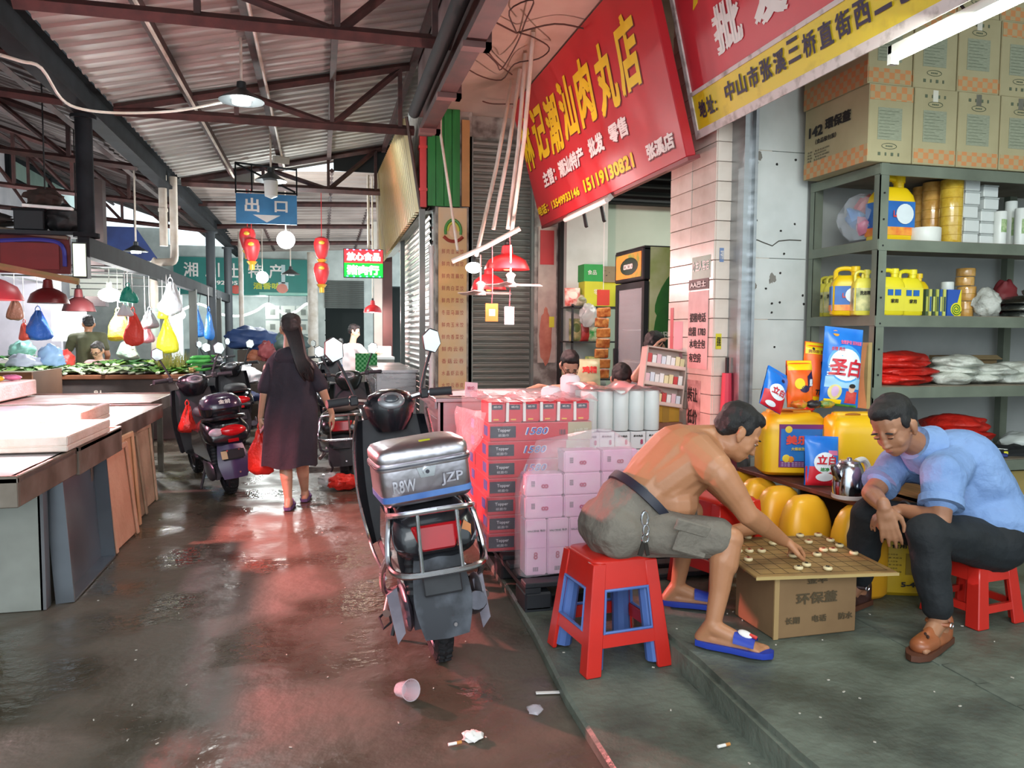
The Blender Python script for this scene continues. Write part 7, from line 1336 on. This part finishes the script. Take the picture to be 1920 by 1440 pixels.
t = thing('led_bulb', 'white bulb glowing beside the blue bags', 'lamp', P(338, 590, Y=14.5)); part('bulb', MB().ell((0, 0, 0), (.085, .085, .085), 16, 10), gl_w, t); part('cord', MB().cyl((0, 0, .08), (0, 0, 2.2-P(338, 590, Y=14.5).z), .006, n=6), m_wht, t)
shade('dull red dome lamp over the left stall', -2.62, 8.6, 1.70, .185, .24, mat=M('7a1f22', .4, h2='651a1d', sc=3)); shade('dark red lamp shade behind the white board', -3.06, 11.2, 1.68, .2, .3, mat=M('5c2426', .5))
t = shade('pink glowing lamp at the picture edge over the meat table', -2.02, 5.5, 1.62, .2, .22, M('ff8fa0', .5, em=10), mat=M('c8444f', .4))
for i, (x, y, zt) in enumerate(((-2.62, 8.6, 1.93), (-3.06, 11.2, 1.97), (-2.02, 5.5, 1.83))): solo('electric_cable', MB().cyl((x, y, zt), (x, y, (3.90, 4.05, 3.46)[i]), .008, n=6), m_black, 'dark cord of the %s lamp' % ('dull red dome', 'dark red shade', 'pink glowing edge')[i], 'cord')
t = thing('light_box', 'small upright light box sign at the stall corner, white green face', 'sign', P(150, 488, Y=8.0)); part('case', MB().bb((-.06, -.02, -.165), (.065, .10, .165)), m_black, t, sm=False); part('face', MB().bb((-.05, -.026, -.15), (.055, -.02, .15)), M('d5e3c8', .5, em=.9), t, sm=False)
# fascia boards over the left stall
t = thing('stall_fascia', 'dark red banner board along the top of the left stall', 'banner', (-2.7, 8.4, 2.0)); part('board', MB().bb((-5.2, 8.40, 1.98), (-2.36, 8.44, 2.36)), M('6e2526', .7, h2='531c1d', sc=3), t, w=True, sm=False); part('red_panel', MB().bb((-2.95, 8.385, 2.02), (-2.45, 8.40, 2.27)), M('7d2020', .6), t, w=True, sm=False); part('blue_rim', MB().tube(arc([V((-2.95, 8.38, 2.28)), V((-2.6, 8.38, 2.30)), V((-2.42, 8.38, 2.25)), V((-2.40, 8.38, 2.05))], 4), .02, 6), M('3f3f9a', .5), t, w=True); part('top_pipe', MB().tube([(-5.2, 8.36, 2.44), (-3.1, 8.36, 2.40), (-2.36, 8.36, 2.33)], .025, 8), M('7a6a5a', .7), t, w=True)
solo('wood_batten', MB().tube([V((-3.2, 7.9, 2.08)), V((-2.15, 7.9, 1.88))], .03, 4), M('a9785a', .7, h2='7d7a4a', sc=3), 'slanted painted batten in front of the red banner', 'batten')
lump('cloth_bundle', (-2.56, 8.4, 2.62), (.16, .12, .09), M('3a2a24', .9), 'brown cloth bundle on top of the left stall', 'bundle', seed=81, pert=.012)
solo('junk_board', MB().box((-2.52, 8.4, 2.60), (.42, .25, .03), (0, .03, .1)), m_wht, 'white board under the brown bundle on the stall top', 'board', bev=.004)
t = thing('black_crate', 'black plastic crate among clutter on the stall top', 'crate', (-2.6, 8.4, 2.38)); part('body', MB().bb((-.2, -.12, 0), (.06, .12, .2)), M('17181b', .6), t, bev=.01); part('rim', MB().bb((-.21, -.13, .18), (.07, .13, .2)), m_dark, t, sm=False)
lump('black_bag', (-2.40, 8.4, 2.38), (.17, .12, .13), M('141416', .6), 'black bag lying at the end of the stall top', 'bag', seed=83, pert=.01); solo('clutter_ledge', MB().bb((-4.2, 8.25, 2.34), (-2.2, 8.6, 2.375)), M('23262a', .7), 'dark ledge board along the stall top', 'board', sm=False)
lump('tarp_bundle', (-3.25, 8.4, 2.38), (.42, .14, .10), M('2c2622', .9), 'dark rolled tarp on the stall top at the picture edge', 'bundle', seed=84, pert=.012)
sb = struct('beam_stall', MB().bb((-2.18, 8.0, 2.12), (-2.08, 20, 2.30)), M('1d1f22', .8, h2='292c2f', sc=3, spec=.2), sm=False)
for y in (14.2, 17.6): struct('pillar_stall', MB().bb((-2.18, y, 0), (-2.06, y+.12, 2.15)), M('5e605c', .7), sm=False)
b = MB(); b.cyl((-2.12, 11.8, 3.6), (-2.12, 11.8, 2.62), .055).cyl((-2.12, 11.8, 3.1), (-2.12, 11.8, 3.14), .065); solo('drain_pipe', b, m_pvc, 'fat white drain pipe under the valley girder, left one', 'pipe', 'white drain pipes')
b = MB(); b.cyl((-2.0, 11.9, 3.6), (-2.0, 11.9, 2.5), .055); b.tube(arc([(-2.0, 11.9, 2.52), (-2.02, 11.88, 2.42), (-2.12, 11.85, 2.40), (-2.24, 11.8, 2.38), (-2.26, 11.8, 2.28), (-2.26, 11.8, 1.0), (-2.26, 11.8, .90)], 4), .055, 12); solo('drain_pipe', b, m_pvc, 'fat white drain pipe with elbow running down to the vegetable stall', 'pipe', 'white drain pipes')
solo('pipe_bottle', MB().lathe([(.062, 0), (.066, .01), (.066, .3), (.05, .34), (.058, .36), (.058, .4)], 16), M('c9dcd6', .3, alpha=.7), 'clear plastic wrap around the lower white pipe', 'wrap').location = (-2.26, 11.8, 1.35)
# stall back wall, boards
wn = bpy.data.objects.new('window_1', None); COL.objects.link(wn); wn['kind'] = 'structure'
wc = [P(a, c, X=-6.16) for a, c in ((14, 288), (150, 336), (150, 344), (14, 333))]; y0, y1 = wc[0].y, wc[1].y; z0, z1 = wc[3].z, wc[0].z
for a, c in (((y0, z0), (y1, z0)), ((y0, z1), (y1, z1)), ((y0, z0), (y0, z1)), ((y1, z0), (y1, z1)), (((y0+y1)/2, z0), ((y0+y1)/2, z1))): part('frame_bar', MB().tube([(-6.16, a[0], a[1]), (-6.16, c[0], c[1])], .07, 4), m_dark, wn, sm=False)
for k in range(2): ya = y0+(y1-y0)*k/2; part('pane', MB().bb((-6.19, ya+.05, z0+.04), (-6.17, ya+(y1-y0)/2-.05, z1-.04)), M('a9c0b4', .15, h2='93ab9f', sc=2), wn, sm=False)
struct('wall_stall', MB().bb((-5.6, 14.0, 0), (-4.1, 14.1, 2.35)).bb((-6.0, 13.0, 0), (-5.6, 14.1, 2.35)), M('d3d0d8', .7, h2='bcbac2', sc=2), sm=False)
t = thing('white_board', 'white sheet board with faint writing behind the man in olive', 'board', P(132, 640, Y=12.9)); part('sheet', MB().bb((-.25, 0, 0), (.23, .02, .55)), M('e6e8e4', .5), t, sm=False)
for i in range(3): txt('今日菜价 白菜 三元', M('9aa09a', .7), t, (-.18, -.002, .40-.1*i), X1, Z1, W=.3-.06*i, H=.05, world=False)
t = thing('white_board', 'long pale lined board hung above the bright lamp', 'board', P(185, 540, Y=12.36)); part('sheet', MB().bb((-.38, 0, -.12), (.32, .02, .2)), M('cfd3cb', .6), t, sm=False); part('lines', MB().bb((-.36, -.002, -.02), (.3, .001, -.01)).bb((-.36, -.002, .06), (.3, .001, .07)), m_dark, t, sm=False)['kind'] = 'stuff'
solo('blue_tarp', MB().prism([(0, 0), (.95, 0), (.55, .62), (0, .62)], .02, P(196, 487, Y=16), X1, Z1), M('23386e', .7, h2='1b2b58', sc=3), 'dark blue tarp sheet hanging under the left roof', 'tarp', sm=False)
for dx in (.02, .52): q = P(196, 487, Y=16)+V((dx, .01, .6)); solo('tarp_rope', MB().cyl(q, V((q.x, q.y, 3.72-.33*(q.x+2.15))), .008, n=6), m_black, 'thin rope holding up the %s corner of the blue tarp' % ('outer' if dx < .1 else 'aisle side'), 'rope')
solo('brown_column', MB().bb((-.14, -.1, 0), (.14, .1, 1.9)), M('3f322e', .8, h2='33292a', sc=4), 'dark brown panel standing behind the steel pole', 'panel', sm=False).location = P(180, 500, Y=13)-V((0, 0, .6))
bust('vendor in an olive shirt standing with back to us behind the greens', (-3.25, 12.3, .003), at(166, 608, 12.3), (-.3, .9, -.3), at(138, 634, 12.3), at(190, 632, 12.3), m_sk2, M('55573f', .85, h2='4a4c36', sc=5), ((at(126, 664, 12.4), at(132, 690, 12.6)), (at(202, 665, 12.3), at(198, 690, 12.6))))
bust('grey haired vendor in pink with glasses seated behind the greens', (-2.9, 12.15, .003), at(183, 658, 11.9), (-.3, -.85, -.45), at(166, 685, 11.95), at(212, 684, 11.95), m_sk3, M('dfb5b4', .85, h2='d3a5a6', sc=5), ((at(163, 708, 11.9), at(180, 712, 11.75)), (at(218, 708, 11.9), at(200, 714, 11.75))), hairc=M('4a4644', .6, h2='2f2c2b', sc=30), glasses=True)
lump('grey_bag', V((P(45, 690, Y=11.6).x, 11.6, .863)), (.2, .14, .13), M('a9b0c2', .4), 'grey blue full bag at the end of the greens', 'bag', seed=90); lump('blue_bag', V((P(95, 672, Y=11.7).x, 11.7, .863)), (.17, .1, .2), M('8aa9d0', .3), 'light blue bag standing behind the greens', 'bag', seed=91); lump('red_bag', V((P(122, 660, Y=11.8).x, 11.8, .863)), (.12, .1, .15), M('d84a42', .4), 'red bag beside the vendor in olive', 'bag', seed=92)
t = thing('side_table', 'white table with greens at the picture edge behind the bin', 'table', (-4.2, 12.6, 0)); part('top', MB().bb((-5.3, 12.4, .95), (-3.75, 13.0, 1.0)), m_wht, t, w=True, sm=False)
for x in (-5.2, -3.85): part('leg', MB().bb((x, 12.5, .003), (x+.06, 12.56, .95)), m_dark, t, w=True, sm=False)
for i in range(8): dup(protos[3], (-5.1+i*.16, 12.6, 1.003), rz=R.uniform(-1, 1), label='bunch of dark greens, %s from the left on the white side table' % ORD[i], group='greens on the side table')
lump('teal_bag', V((P(40, 638, Y=12.7).x, 12.72, 1.002)), (.17, .12, .14), M('7fb5a8', .4), 'teal clear bag on the white side table', 'bag', seed=93)
# ================= AISLE CEILING AND FAR END =================
def pend(label, px, py, Y, r, glow, cordtop, mat=M('3f4446', .4, .5), bul=None):
    q = P(px, py, Y=Y); t = thing('pendant_lamp', label, 'lamp', q, 0, 'pendant lamps over the aisle')
    part('shade', MB().lathe([(r, 0), (r*1.0, .008), (r*.55, r*.32), (r*.22, r*.55), (r*.2, r*.85), (r*.08, r*.9), (r*.08, r*.8), (r*.16, r*.5), (r*.5, r*.28)], 26), mat, t)
    part('bulb', MB().lathe([(.01, -.0 if not bul else -bul), (r*.4, -.02 if not bul else -bul+.03), (r*.45, .05), (r*.2, r*.5)], 18), glow, t); part('rod', MB().cyl((0, 0, r*.85), (0, 0, cordtop-q.z), .012, n=8), m_pvc, t); return t
pend('lit dish pendant lamp high over the aisle nearest to us', 453, 190, 7.2, .19, gl_w, roofz(-.64)-.02); pend('unlit dark pendant lamp with white bulb in front of the exit sign', 508, 340, 10.6, .20, M('d9dcd8', .4), roofz(-.6)-.02, bul=.22)
pend('small lit pendant lamp under the left roof by the blue tarp', 255, 472, 12.0, .16, gl_w, 3.88); pend('dark pendant lamp in front of the green far sign', 545, 515, 17.5, .2, M('c9d3d0', .4), 3.83)
t = thing('led_bulb', 'big glowing white bulb below the exit sign', 'lamp', P(536, 450, Y=12.95)); part('bulb', MB().ell((0, 0, 0), (.14, .14, .14), 20, 14), gl_w, t); part('cord', MB().cyl((0, 0, .13), (0, 0, 3.93-P(536, 450, Y=12.95).z), .012, n=6), m_pvc, t)
t = thing('led_bulb', 'white bulb glowing in front of the green far sign', 'lamp', P(492, 520, Y=18)); part('bulb', MB().ell((0, 0, 0), (.13, .13, .13), 18, 12), gl_w, t); part('cord', MB().cyl((0, 0, .12), (0, 0, 3.70-P(492, 520, Y=18).z), .012, n=6), m_pvc, t)
t = thing('exit_sign', 'blue hanging exit sign with white characters and a down arrow', 'sign', P(500, 392, Y=11.8)); m_bl = M('2f74a8', .5, h2='3a86bb', sc=3)
part('panel', MB().bb((-.42, 0, -.21), (.42, .04, .21)), m_bl, t, sm=False); txt('出', m_wht, t, (-.30, -.002, -.05), X1, Z1, W=.2, H=.2, bold=.02, world=False); txt('口', m_wht, t, (.11, -.002, -.04), X1, Z1, W=.18, H=.16, bold=.02, world=False); part('arrow', MB().prism([(0, -.19), (.19, -.085), (-.19, -.085)], -.004, (0, -.001, 0), X1, Z1), m_wht, t, sm=False)
for a, c in (((-.42, .02, .21), (-.42, .02, .66)), ((.42, .02, .21), (.42, .02, .60)), ((-.42, .02, .64), (.42, .02, .58)), ((-.42, .02, .24), (.42, .02, .24)), ((-.42, .02, .63), (.40, .02, .26)), ((-.2, .02, .24), (-.2, .02, .62))): part('hanger_bar', MB().tube([a, c], .014, 4), m_dark, t)
for x in (-1.27, -.55):
    qs_ = [V((x+.05, y, roofz(x)-.13)) for y in (3, 5.2, 7.0, 8.2, 9.4, 11, 12.3)]; solo('cable_conduit', MB().tube(qs_, .016, 6), m_pvc, 'white cable conduit clipped under the roof purlin, %s' % ('nearer the girder' if x < -1 else 'nearer the aisle middle'), 'conduit')
solo('slack_cable', MB().tube(arc([P(0, 103, Z=3.3), P(40, 115, Z=3.32), P(78, 128, Z=3.34), P(115, 185, Z=3.3), P(155, 205, Z=3.3), P(230, 212, Z=3.35), P(330, 208, Z=3.4), P(415, 192, Z=3.45)], 4), .012, 6), m_pvc, 'slack white cable swooping from the girder to the nearest pendant lamp', 'cable')
t = thing('ceiling_speaker', 'small grey white box under the roof purlin above the exit sign', 'box', P(527, 300, Y=11.4)); part('case', MB().box((0, 0, 0), (.2, .15, .1), (.2, 0, .3)), M('b9b5aa', .5), t, bev=.01); part('bracket', MB().cyl((0, 0, .05), (0, 0, .28), .012), m_dark, t)
m_lan = M('c4262a', .45, h2='aa1f24', sc=6); m_gold = M('c99a35', .4, .4)
for i, (px, py, Y, l) in enumerate(((464, 448, 14, 'upper lantern of the pair under the exit sign'), (472, 468, 13.8, 'lower lantern of the pair under the exit sign'), (603, 465, 14, 'upper lantern hanging alone in the middle'), (603, 512, 14, 'lower lantern hanging below the other in the middle'))):
    q = P(px, py, Y=Y); t = thing('paper_lantern', 'red '+l, 'lantern', q, 0, 'red paper lanterns'); part('body', MB().lathe([(.05, -.2), (.09, -.14), (.13, 0), (.135, .08), (.11, .16), (.05, .19)], 16), m_lan, t); part('gold_band', MB().lathe([(.055, -.25), (.09, -.2), (.06, -.19)], 14), m_gold, t); part('gold_mark', MB().ell((0, -.13, .08), (.05, .012, .035), 10, 6), m_gold, t); part('tassel', MB().cyl((0, 0, -.34), (0, 0, -.25), .045), m_gold, t); part('cord', MB().cyl((0, 0, .18), (0, 0, (3.84 if i != 3 else 2.72)-q.z), .006, n=5), m_lan, t)
# LED sign
t = thing('led_sign', 'glowing red and green stall sign with white characters', 'sign', (.37, 12.5, 2.3)); part('case', MB().bb((.36, 12.5, 2.29), (.98, 12.56, 2.74)), m_black, t, w=True, sm=False)
part('red_face', MB().bb((.37, 12.49, 2.52), (.97, 12.5, 2.73)), M('d8323a', .5, em=1.2), t, w=True, sm=False); part('green_face', MB().bb((.37, 12.49, 2.30), (.97, 12.5, 2.52)), M('0fbf3a', .5, em=1.2), t, w=True, sm=False); m_gw = M('fffbe8', .5, em=5)
txt('放心食品', m_gw, t, V((.41, 12.488, 2.555)), X1, Z1, W=.52, H=.13, bold=.03); txt('猪肉行', m_gw, t, V((.41, 12.488, 2.335)), X1, Z1, W=.50, H=.15, bold=.03)
for i in range(6): part('edge_lamp', MB().ell((.42+i*.1, 12.487, 2.725), (.016, .006, .008), 8, 5), M('9a8aff', .5, em=6), t, w=True); part('edge_lamp', MB().ell((.42+i*.1, 12.487, 2.31), (.016, .006, .008), 8, 5), M('5ab0ff', .5, em=6), t, w=True)
part('hanger', MB().cyl((.75, 12.53, 2.74), (.75, 12.53, 3.9), .02).cyl((.9, 12.53, 2.74), (.9, 12.53, 3.9), .02), m_pvc, t, w=True)['kind'] = 'stuff'
t = shade('small orange striped lamp over the meat counter', .84, 13.0, 1.76, .15, .2, M('ff6a3a', .5, em=8)); solo('electric_cable', MB().cyl((.84, 13.0, 1.93), (.84, 13.0, 3.97), .012, n=6), m_pvc, 'white rod holding the orange striped lamp', 'cord')
t = thing('meat_counter', 'brightly lit white meat counter in front of the woman in white', 'counter', (.5, 12.6, 0)); part('top', MB().bb((.55, 12.5, 1.0), (1.15, 13.3, 1.04)), m_wht, t, w=True, sm=False); part('body', MB().bb((.6, 12.55, .003), (1.15, 13.25, 1.0)), m_tab, t, w=True, sm=False); part('shelf', MB().bb((.9, 13.1, 1.04), (1.15, 13.3, 1.2)), m_wht, t, w=True, sm=False)
bust('woman in a white top serving at the brightly lit meat counter', (.55, 13.7, .003), at(664, 622, 13.6), (.9, -.2, -.25), at(648, 652, 13.75), at(672, 652, 13.45), skin('e0b59c', 'd3a58a'), M('ecdfe0', .8), (None, (at(690, 668, 13.3), at(706, 662, 13.1))))
for i, (y0, y1) in enumerate(((8.75, 9.75), (9.85, 10.9))):
    t = thing('steel_cabinet', 'stainless cabinet along the shuttered side, %s' % ('nearer one' if i == 0 else 'farther one'), 'cabinet', (.62, y0, 0)); part('body', MB().bb((.60, y0, .08), (1.05, y1, .98)), steel('a8a5a6', .22), t, w=True, bev=.006); part('top', MB().bb((.58, y0-.02, .98), (1.07, y1+.02, 1.01)), m_st, t, w=True, sm=False); part('door', MB().bb((.592, y0+.06, .14), (.60, y1-.06, .9)), steel('b5b0b2', .18), t, w=True, sm=False)
    for y in (y0+.02, y1-.07): part('leg', MB().bb((.62, y, .003), (.67, y+.05, .08)), m_dark, t, w=True, sm=False)
for i, (x, y, c, z1, l) in enumerate(((1.12, 13.5, '4a2f2c', 3.4, 'dark brown column behind the meat counter'), (1.02, 14.2, 'b9b3ab', 3.4, 'pale column beside the brown one'), (1.2, 15.5, '6b6a66', 3.4, 'grey column farther down the stalls'))): solo('stall_column', MB().bb((x-.08, y-.08, .003), (x+.08, y+.08, z1)).bb((x-.1, y-.1, .003), (x+.1, y+.1, .05)), M(c, .7), l, 'column', sm=False)
# far end shop
sg_ = thing('shop_sign', 'big green shop sign with white characters on the far end wall', 'sign', (-3.7, 22.1, 2.4)); part('panel', MB().bb((-3.75, 22.1, 2.42), (-.33, 22.31, 3.4)), M('17706a', .5, h2='1d8177', sc=1), sg_, w=True, sm=False)
for i, ch in enumerate('湘川土特产'): txt(ch, m_wht, sg_, V((-3.5+i*.54, 22.09, 2.88)), X1, Z1, W=.36, H=.38, bold=.01)
txt('6392295', m_wht, sg_, V((-2.9, 22.09, 2.68)), X1, Z1, W=.75, H=.11, bold=.02); txt('酒香味', M('c9d23a', .5), sg_, V((-1.75, 22.09, 2.58)), X1, Z1, W=.7, H=.18, bold=.02)
part('bottle_print', MB().bb((-1.02, 22.085, 2.75), (-.92, 22.1, 3.25)).bb((-1.1, 22.085, 2.6), (-.84, 22.1, 2.78)), M('bcd3d6', .5), sg_, w=True, sm=False); part('round_print', MB().ell((-1.0, 22.09, 2.62), (.16, .01, .14), 16, 8), M('d88a7a', .5), sg_, w=True); part('red_print', MB().ell((-2.2, 22.09, 2.56), (.14, .01, .12), 14, 8), M('c9564a', .5), sg_, w=True); part('lattice_print', MB().bb((-1.6, 22.09, 2.43), (-.34, 22.1, 2.5)), M('8fc4b5', .5), sg_, w=True, sm=False)
solo('led_rope', MB().tube(arc([(-3.6, 21.9, 1.95), (-3.1, 21.9, 2.15), (-2.6, 21.9, 1.9), (-2.1, 21.9, 1.85), (-1.7, 21.9, 1.98), (-1.35, 21.9, 2.18), (-.95, 21.9, 1.92), (-.65, 21.9, 1.98), (-.35, 21.9, 2.2), (-.15, 21.9, 2.05)], 5), .03, 8), M('f8fff8', .5, em=6), 'wavy glowing white rope light across the far shop front', 'light')
lr = bpy.data.objects['led_rope']
for x, z in ((-3.1, 2.15), (-1.35, 2.18), (-.35, 2.2)): part('hook_wire', MB().tube([(x, 21.9, z), (x, 22.12, 2.46)], .008, 5), m_black, lr)
for i in range(4):
    for j in range(3):
        t = thing('goods_box', 'white goods box with grey mark in the far shop, %s row, %s from the left' % (('lowest', 'middle', 'top')[j], ORD[i]), 'box', (-1.5+i*.42, 22.9, .95+j*.42), 0, 'boxes in the far shop row %d' % j); part('body', MB().bb((0, 0, 0), (.38, .3, .38)), M('dfe3dc', .6), t, sm=False); part('mark', MB().bb((.12, -.004, .12), (.26, 0, .28)), M('8a908a', .6), t, sm=False)
solo('shop_counter', MB().bb((-3.6, 22.6, .003), (-.3, 23.3, .95)), M('6a7a78', .7), 'long grey counter inside the far shop', 'counter', sm=False)
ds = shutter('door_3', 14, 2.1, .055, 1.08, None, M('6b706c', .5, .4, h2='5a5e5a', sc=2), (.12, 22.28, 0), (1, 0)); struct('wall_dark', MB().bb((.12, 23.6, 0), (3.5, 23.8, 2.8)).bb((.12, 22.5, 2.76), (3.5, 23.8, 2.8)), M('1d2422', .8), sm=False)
for i, (x, y, z, s_, c, l) in enumerate(((-1.85, 15.2, 0, (.55, .4, .42), 'e3e6ea', 'white foam box at the bottom of the far stack'), (-1.85, 15.2, .425, (.55, .4, .42), 'e9ecf0', 'white foam box on top of the far stack'), (.15, 17.5, .0, (.5, .4, .5), 'e6e9ec', 'white foam box below the other near the far doors'), (.15, 17.5, .505, (.5, .4, .5), 'cfd5da', 'white foam box on top near the far doors'), (.12, 16.2, 0, (.4, .35, .75), '2468c0', 'tall blue crate beside the woman in white'))):
    t = thing('foam_box', l, 'box', (x, y, z+.003)); part('body', MB().bb((0, 0, 0), (s_[0], s_[1], s_[2]*.84)), M(c, .7), t, bev=.015); part('lid', MB().bb((-.01, -.01, s_[2]*.845), (s_[0]+.01, s_[1]+.01, s_[2])), M(c, .7), t, bev=.012)
for i, (px, py, Y, r, c, l) in enumerate(((470, 625, 17, (.5, .3, .24), '27406e', 'blue tarp bundle at the far end'), (500, 650, 16, (.16, .16, .2), '8a3f42', 'dark red sack at the far end'), (458, 660, 12.75, (.26, .2, .13), 'e0dde0', 'white full bags behind the purple scooter'), (452, 690, 12.2, (.28, .2, .1), '24325f', 'dark blue bag behind the purple scooter'), (452, 736, 12.55, (.3, .25, .09), 'd6a58c', 'pinkish cardboard heap on the floor behind the scooter'), (482, 655, 16.5, (.2, .16, .16), '9a5a3f', 'brown sack at the far end'), (545, 640, 19, (.4, .3, .3), '3a4a46', 'dark goods heap at the far shop'))):
    q = P(px, py, Y=Y); lump('bundle', (q.x, Y, (1.05, .85, .62, .36, .003, .75, .9)[i]), r, M(c, .6, h2=None, sc=5), l, 'bundle', seed=100+i, pert=.01)
for i, (px, py, Y, z1, l) in enumerate(((452, 690, 12.2, .36, 'under the dark blue bag'), (482, 655, 16.6, .75, 'under the brown sack'), (458, 650, 12.75, .62, 'under the white bags'), (470, 640, 17, 1.05, 'under the blue tarp bundle'), (500, 645, 16, .85, 'under the dark red sack'), (545, 640, 19, .9, 'under the dark goods heap'))): q = P(px, py, Y=Y); solo('crate', MB().bb((q.x-.25, Y-.18, .003), (q.x+.25, Y+.2, z1)), M('4a4038', .8), 'dark crate '+l, 'crate', sm=False)
for i, (px, l) in enumerate(((453, 'tall white pole at the far stall'), (587, 'white column end of the far shop front'))): q = P(px, 600, Y=17.5 if i == 0 else 21.5); solo('white_pole', MB().cyl((q.x, q.y, .003), (q.x, q.y, 3.55), .05 if i == 0 else .14), m_pvc, l, 'pole')
# ================= LITTER ON THE FLOOR =================
m_clr = M('e6dfe8', .05, alpha=.38, spec=1)
t = thing('plastic_cup', 'clear crushed plastic cup lying on the wet floor', 'cup', P(760, 1312, Z=.003)+V((0, 0, .04))); t.rotation_euler = (1.25, .2, .4); part('wall', MB().loft([[V((r*math.cos(k*PI/10), r*math.sin(k*PI/10), z)) for k in range(20)] for z, r in ((-.04, .028), (.0, .034), (.04, .04), (.043, .042), (.043, .039), (-.036, .026))], cap=False), m_clr, t); part('bottom', MB().lathe([(.027, -.04), (.027, -.037)], 16), m_clr, t)
q = P(885, 1385, Z=.003); solo('paper_scrap', MB().ell((0, 0, .012), (.035, .03, .014), 12, 7, None, .8, 3, 4), m_wht, 'crumpled white paper scrap on the wet floor', 'paper').location = q
q = P(1034, 1300, Z=.003); t = thing('paper_strip', 'flat white paper strip on the wet floor near the ledge', 'paper', q+V((0, 0, .004))); part('strip', MB().box((0, 0, 0), (.125, .016, .004), (0, 0, -.15)), m_wht, t, sm=False); part('tip', MB().prism([(0, -.016), (.03, 0), (0, .016)], .004, (.06, -.01, -.002), X1, Y1), m_wht, t, sm=False)
q = P(1003, 1335, Z=.003); lump('clear_wrapper', q, (.03, .035, .012), m_clr, 'small clear wrapper on the wet floor', 'wrapper', seed=5, n=12, m=8)
for i, (px, py, z, l) in enumerate(((1355, 1402, .052, 'cigarette butt on the ledge close to the step'), (850, 1398, .003, 'brown cigarette end on the wet floor beside the paper scrap'))): q = P(px, py, Z=z); t = thing('cigarette_butt', l, 'litter', q+V((0, 0, .006))); part('paper', MB().cyl((-.018, 0, 0), (.012, .004, 0), .0055, n=8), m_wht, t); part('filter', MB().cyl((.012, .004, 0), (.03, .007, 0), .0056, n=8), M('c98a4a', .8), t)
lump('red_bag', P(645, 918, Z=.003), (.14, .1, .07), m_rbag, 'red plastic bag lying on the floor behind the steel box scooter', 'bag', seed=7, pert=.012); lump('clear_bag', P(618, 912, Z=.003), (.11, .09, .06), M('d9dde0', .15, alpha=.5, spec=.9), 'clear crumpled bag on the floor beside the red one', 'bag', seed=8, pert=.012)
b = MB(); rr_ = random.Random(3)
for i in range(45):
    x, y = rr_.uniform(-1.2, .85), rr_.uniform(1.9, 6); b.box((x, y, .003), (rr_.uniform(.004, .012), .004, .003), (0, 0, rr_.uniform(0, 3)))
for i in range(28):
    x, y = rr_.uniform(1.0, 2.9), rr_.uniform(1.7, 3.2); z = .053 if x < 1.38 else .163; b.box((x, y, z), (rr_.uniform(.004, .012), .005, .003), (0, 0, rr_.uniform(0, 3)))
stuff('litter', b, M('c9c2b5', .7), 'tiny pale specks of litter scattered on the floor and step', 'litter')
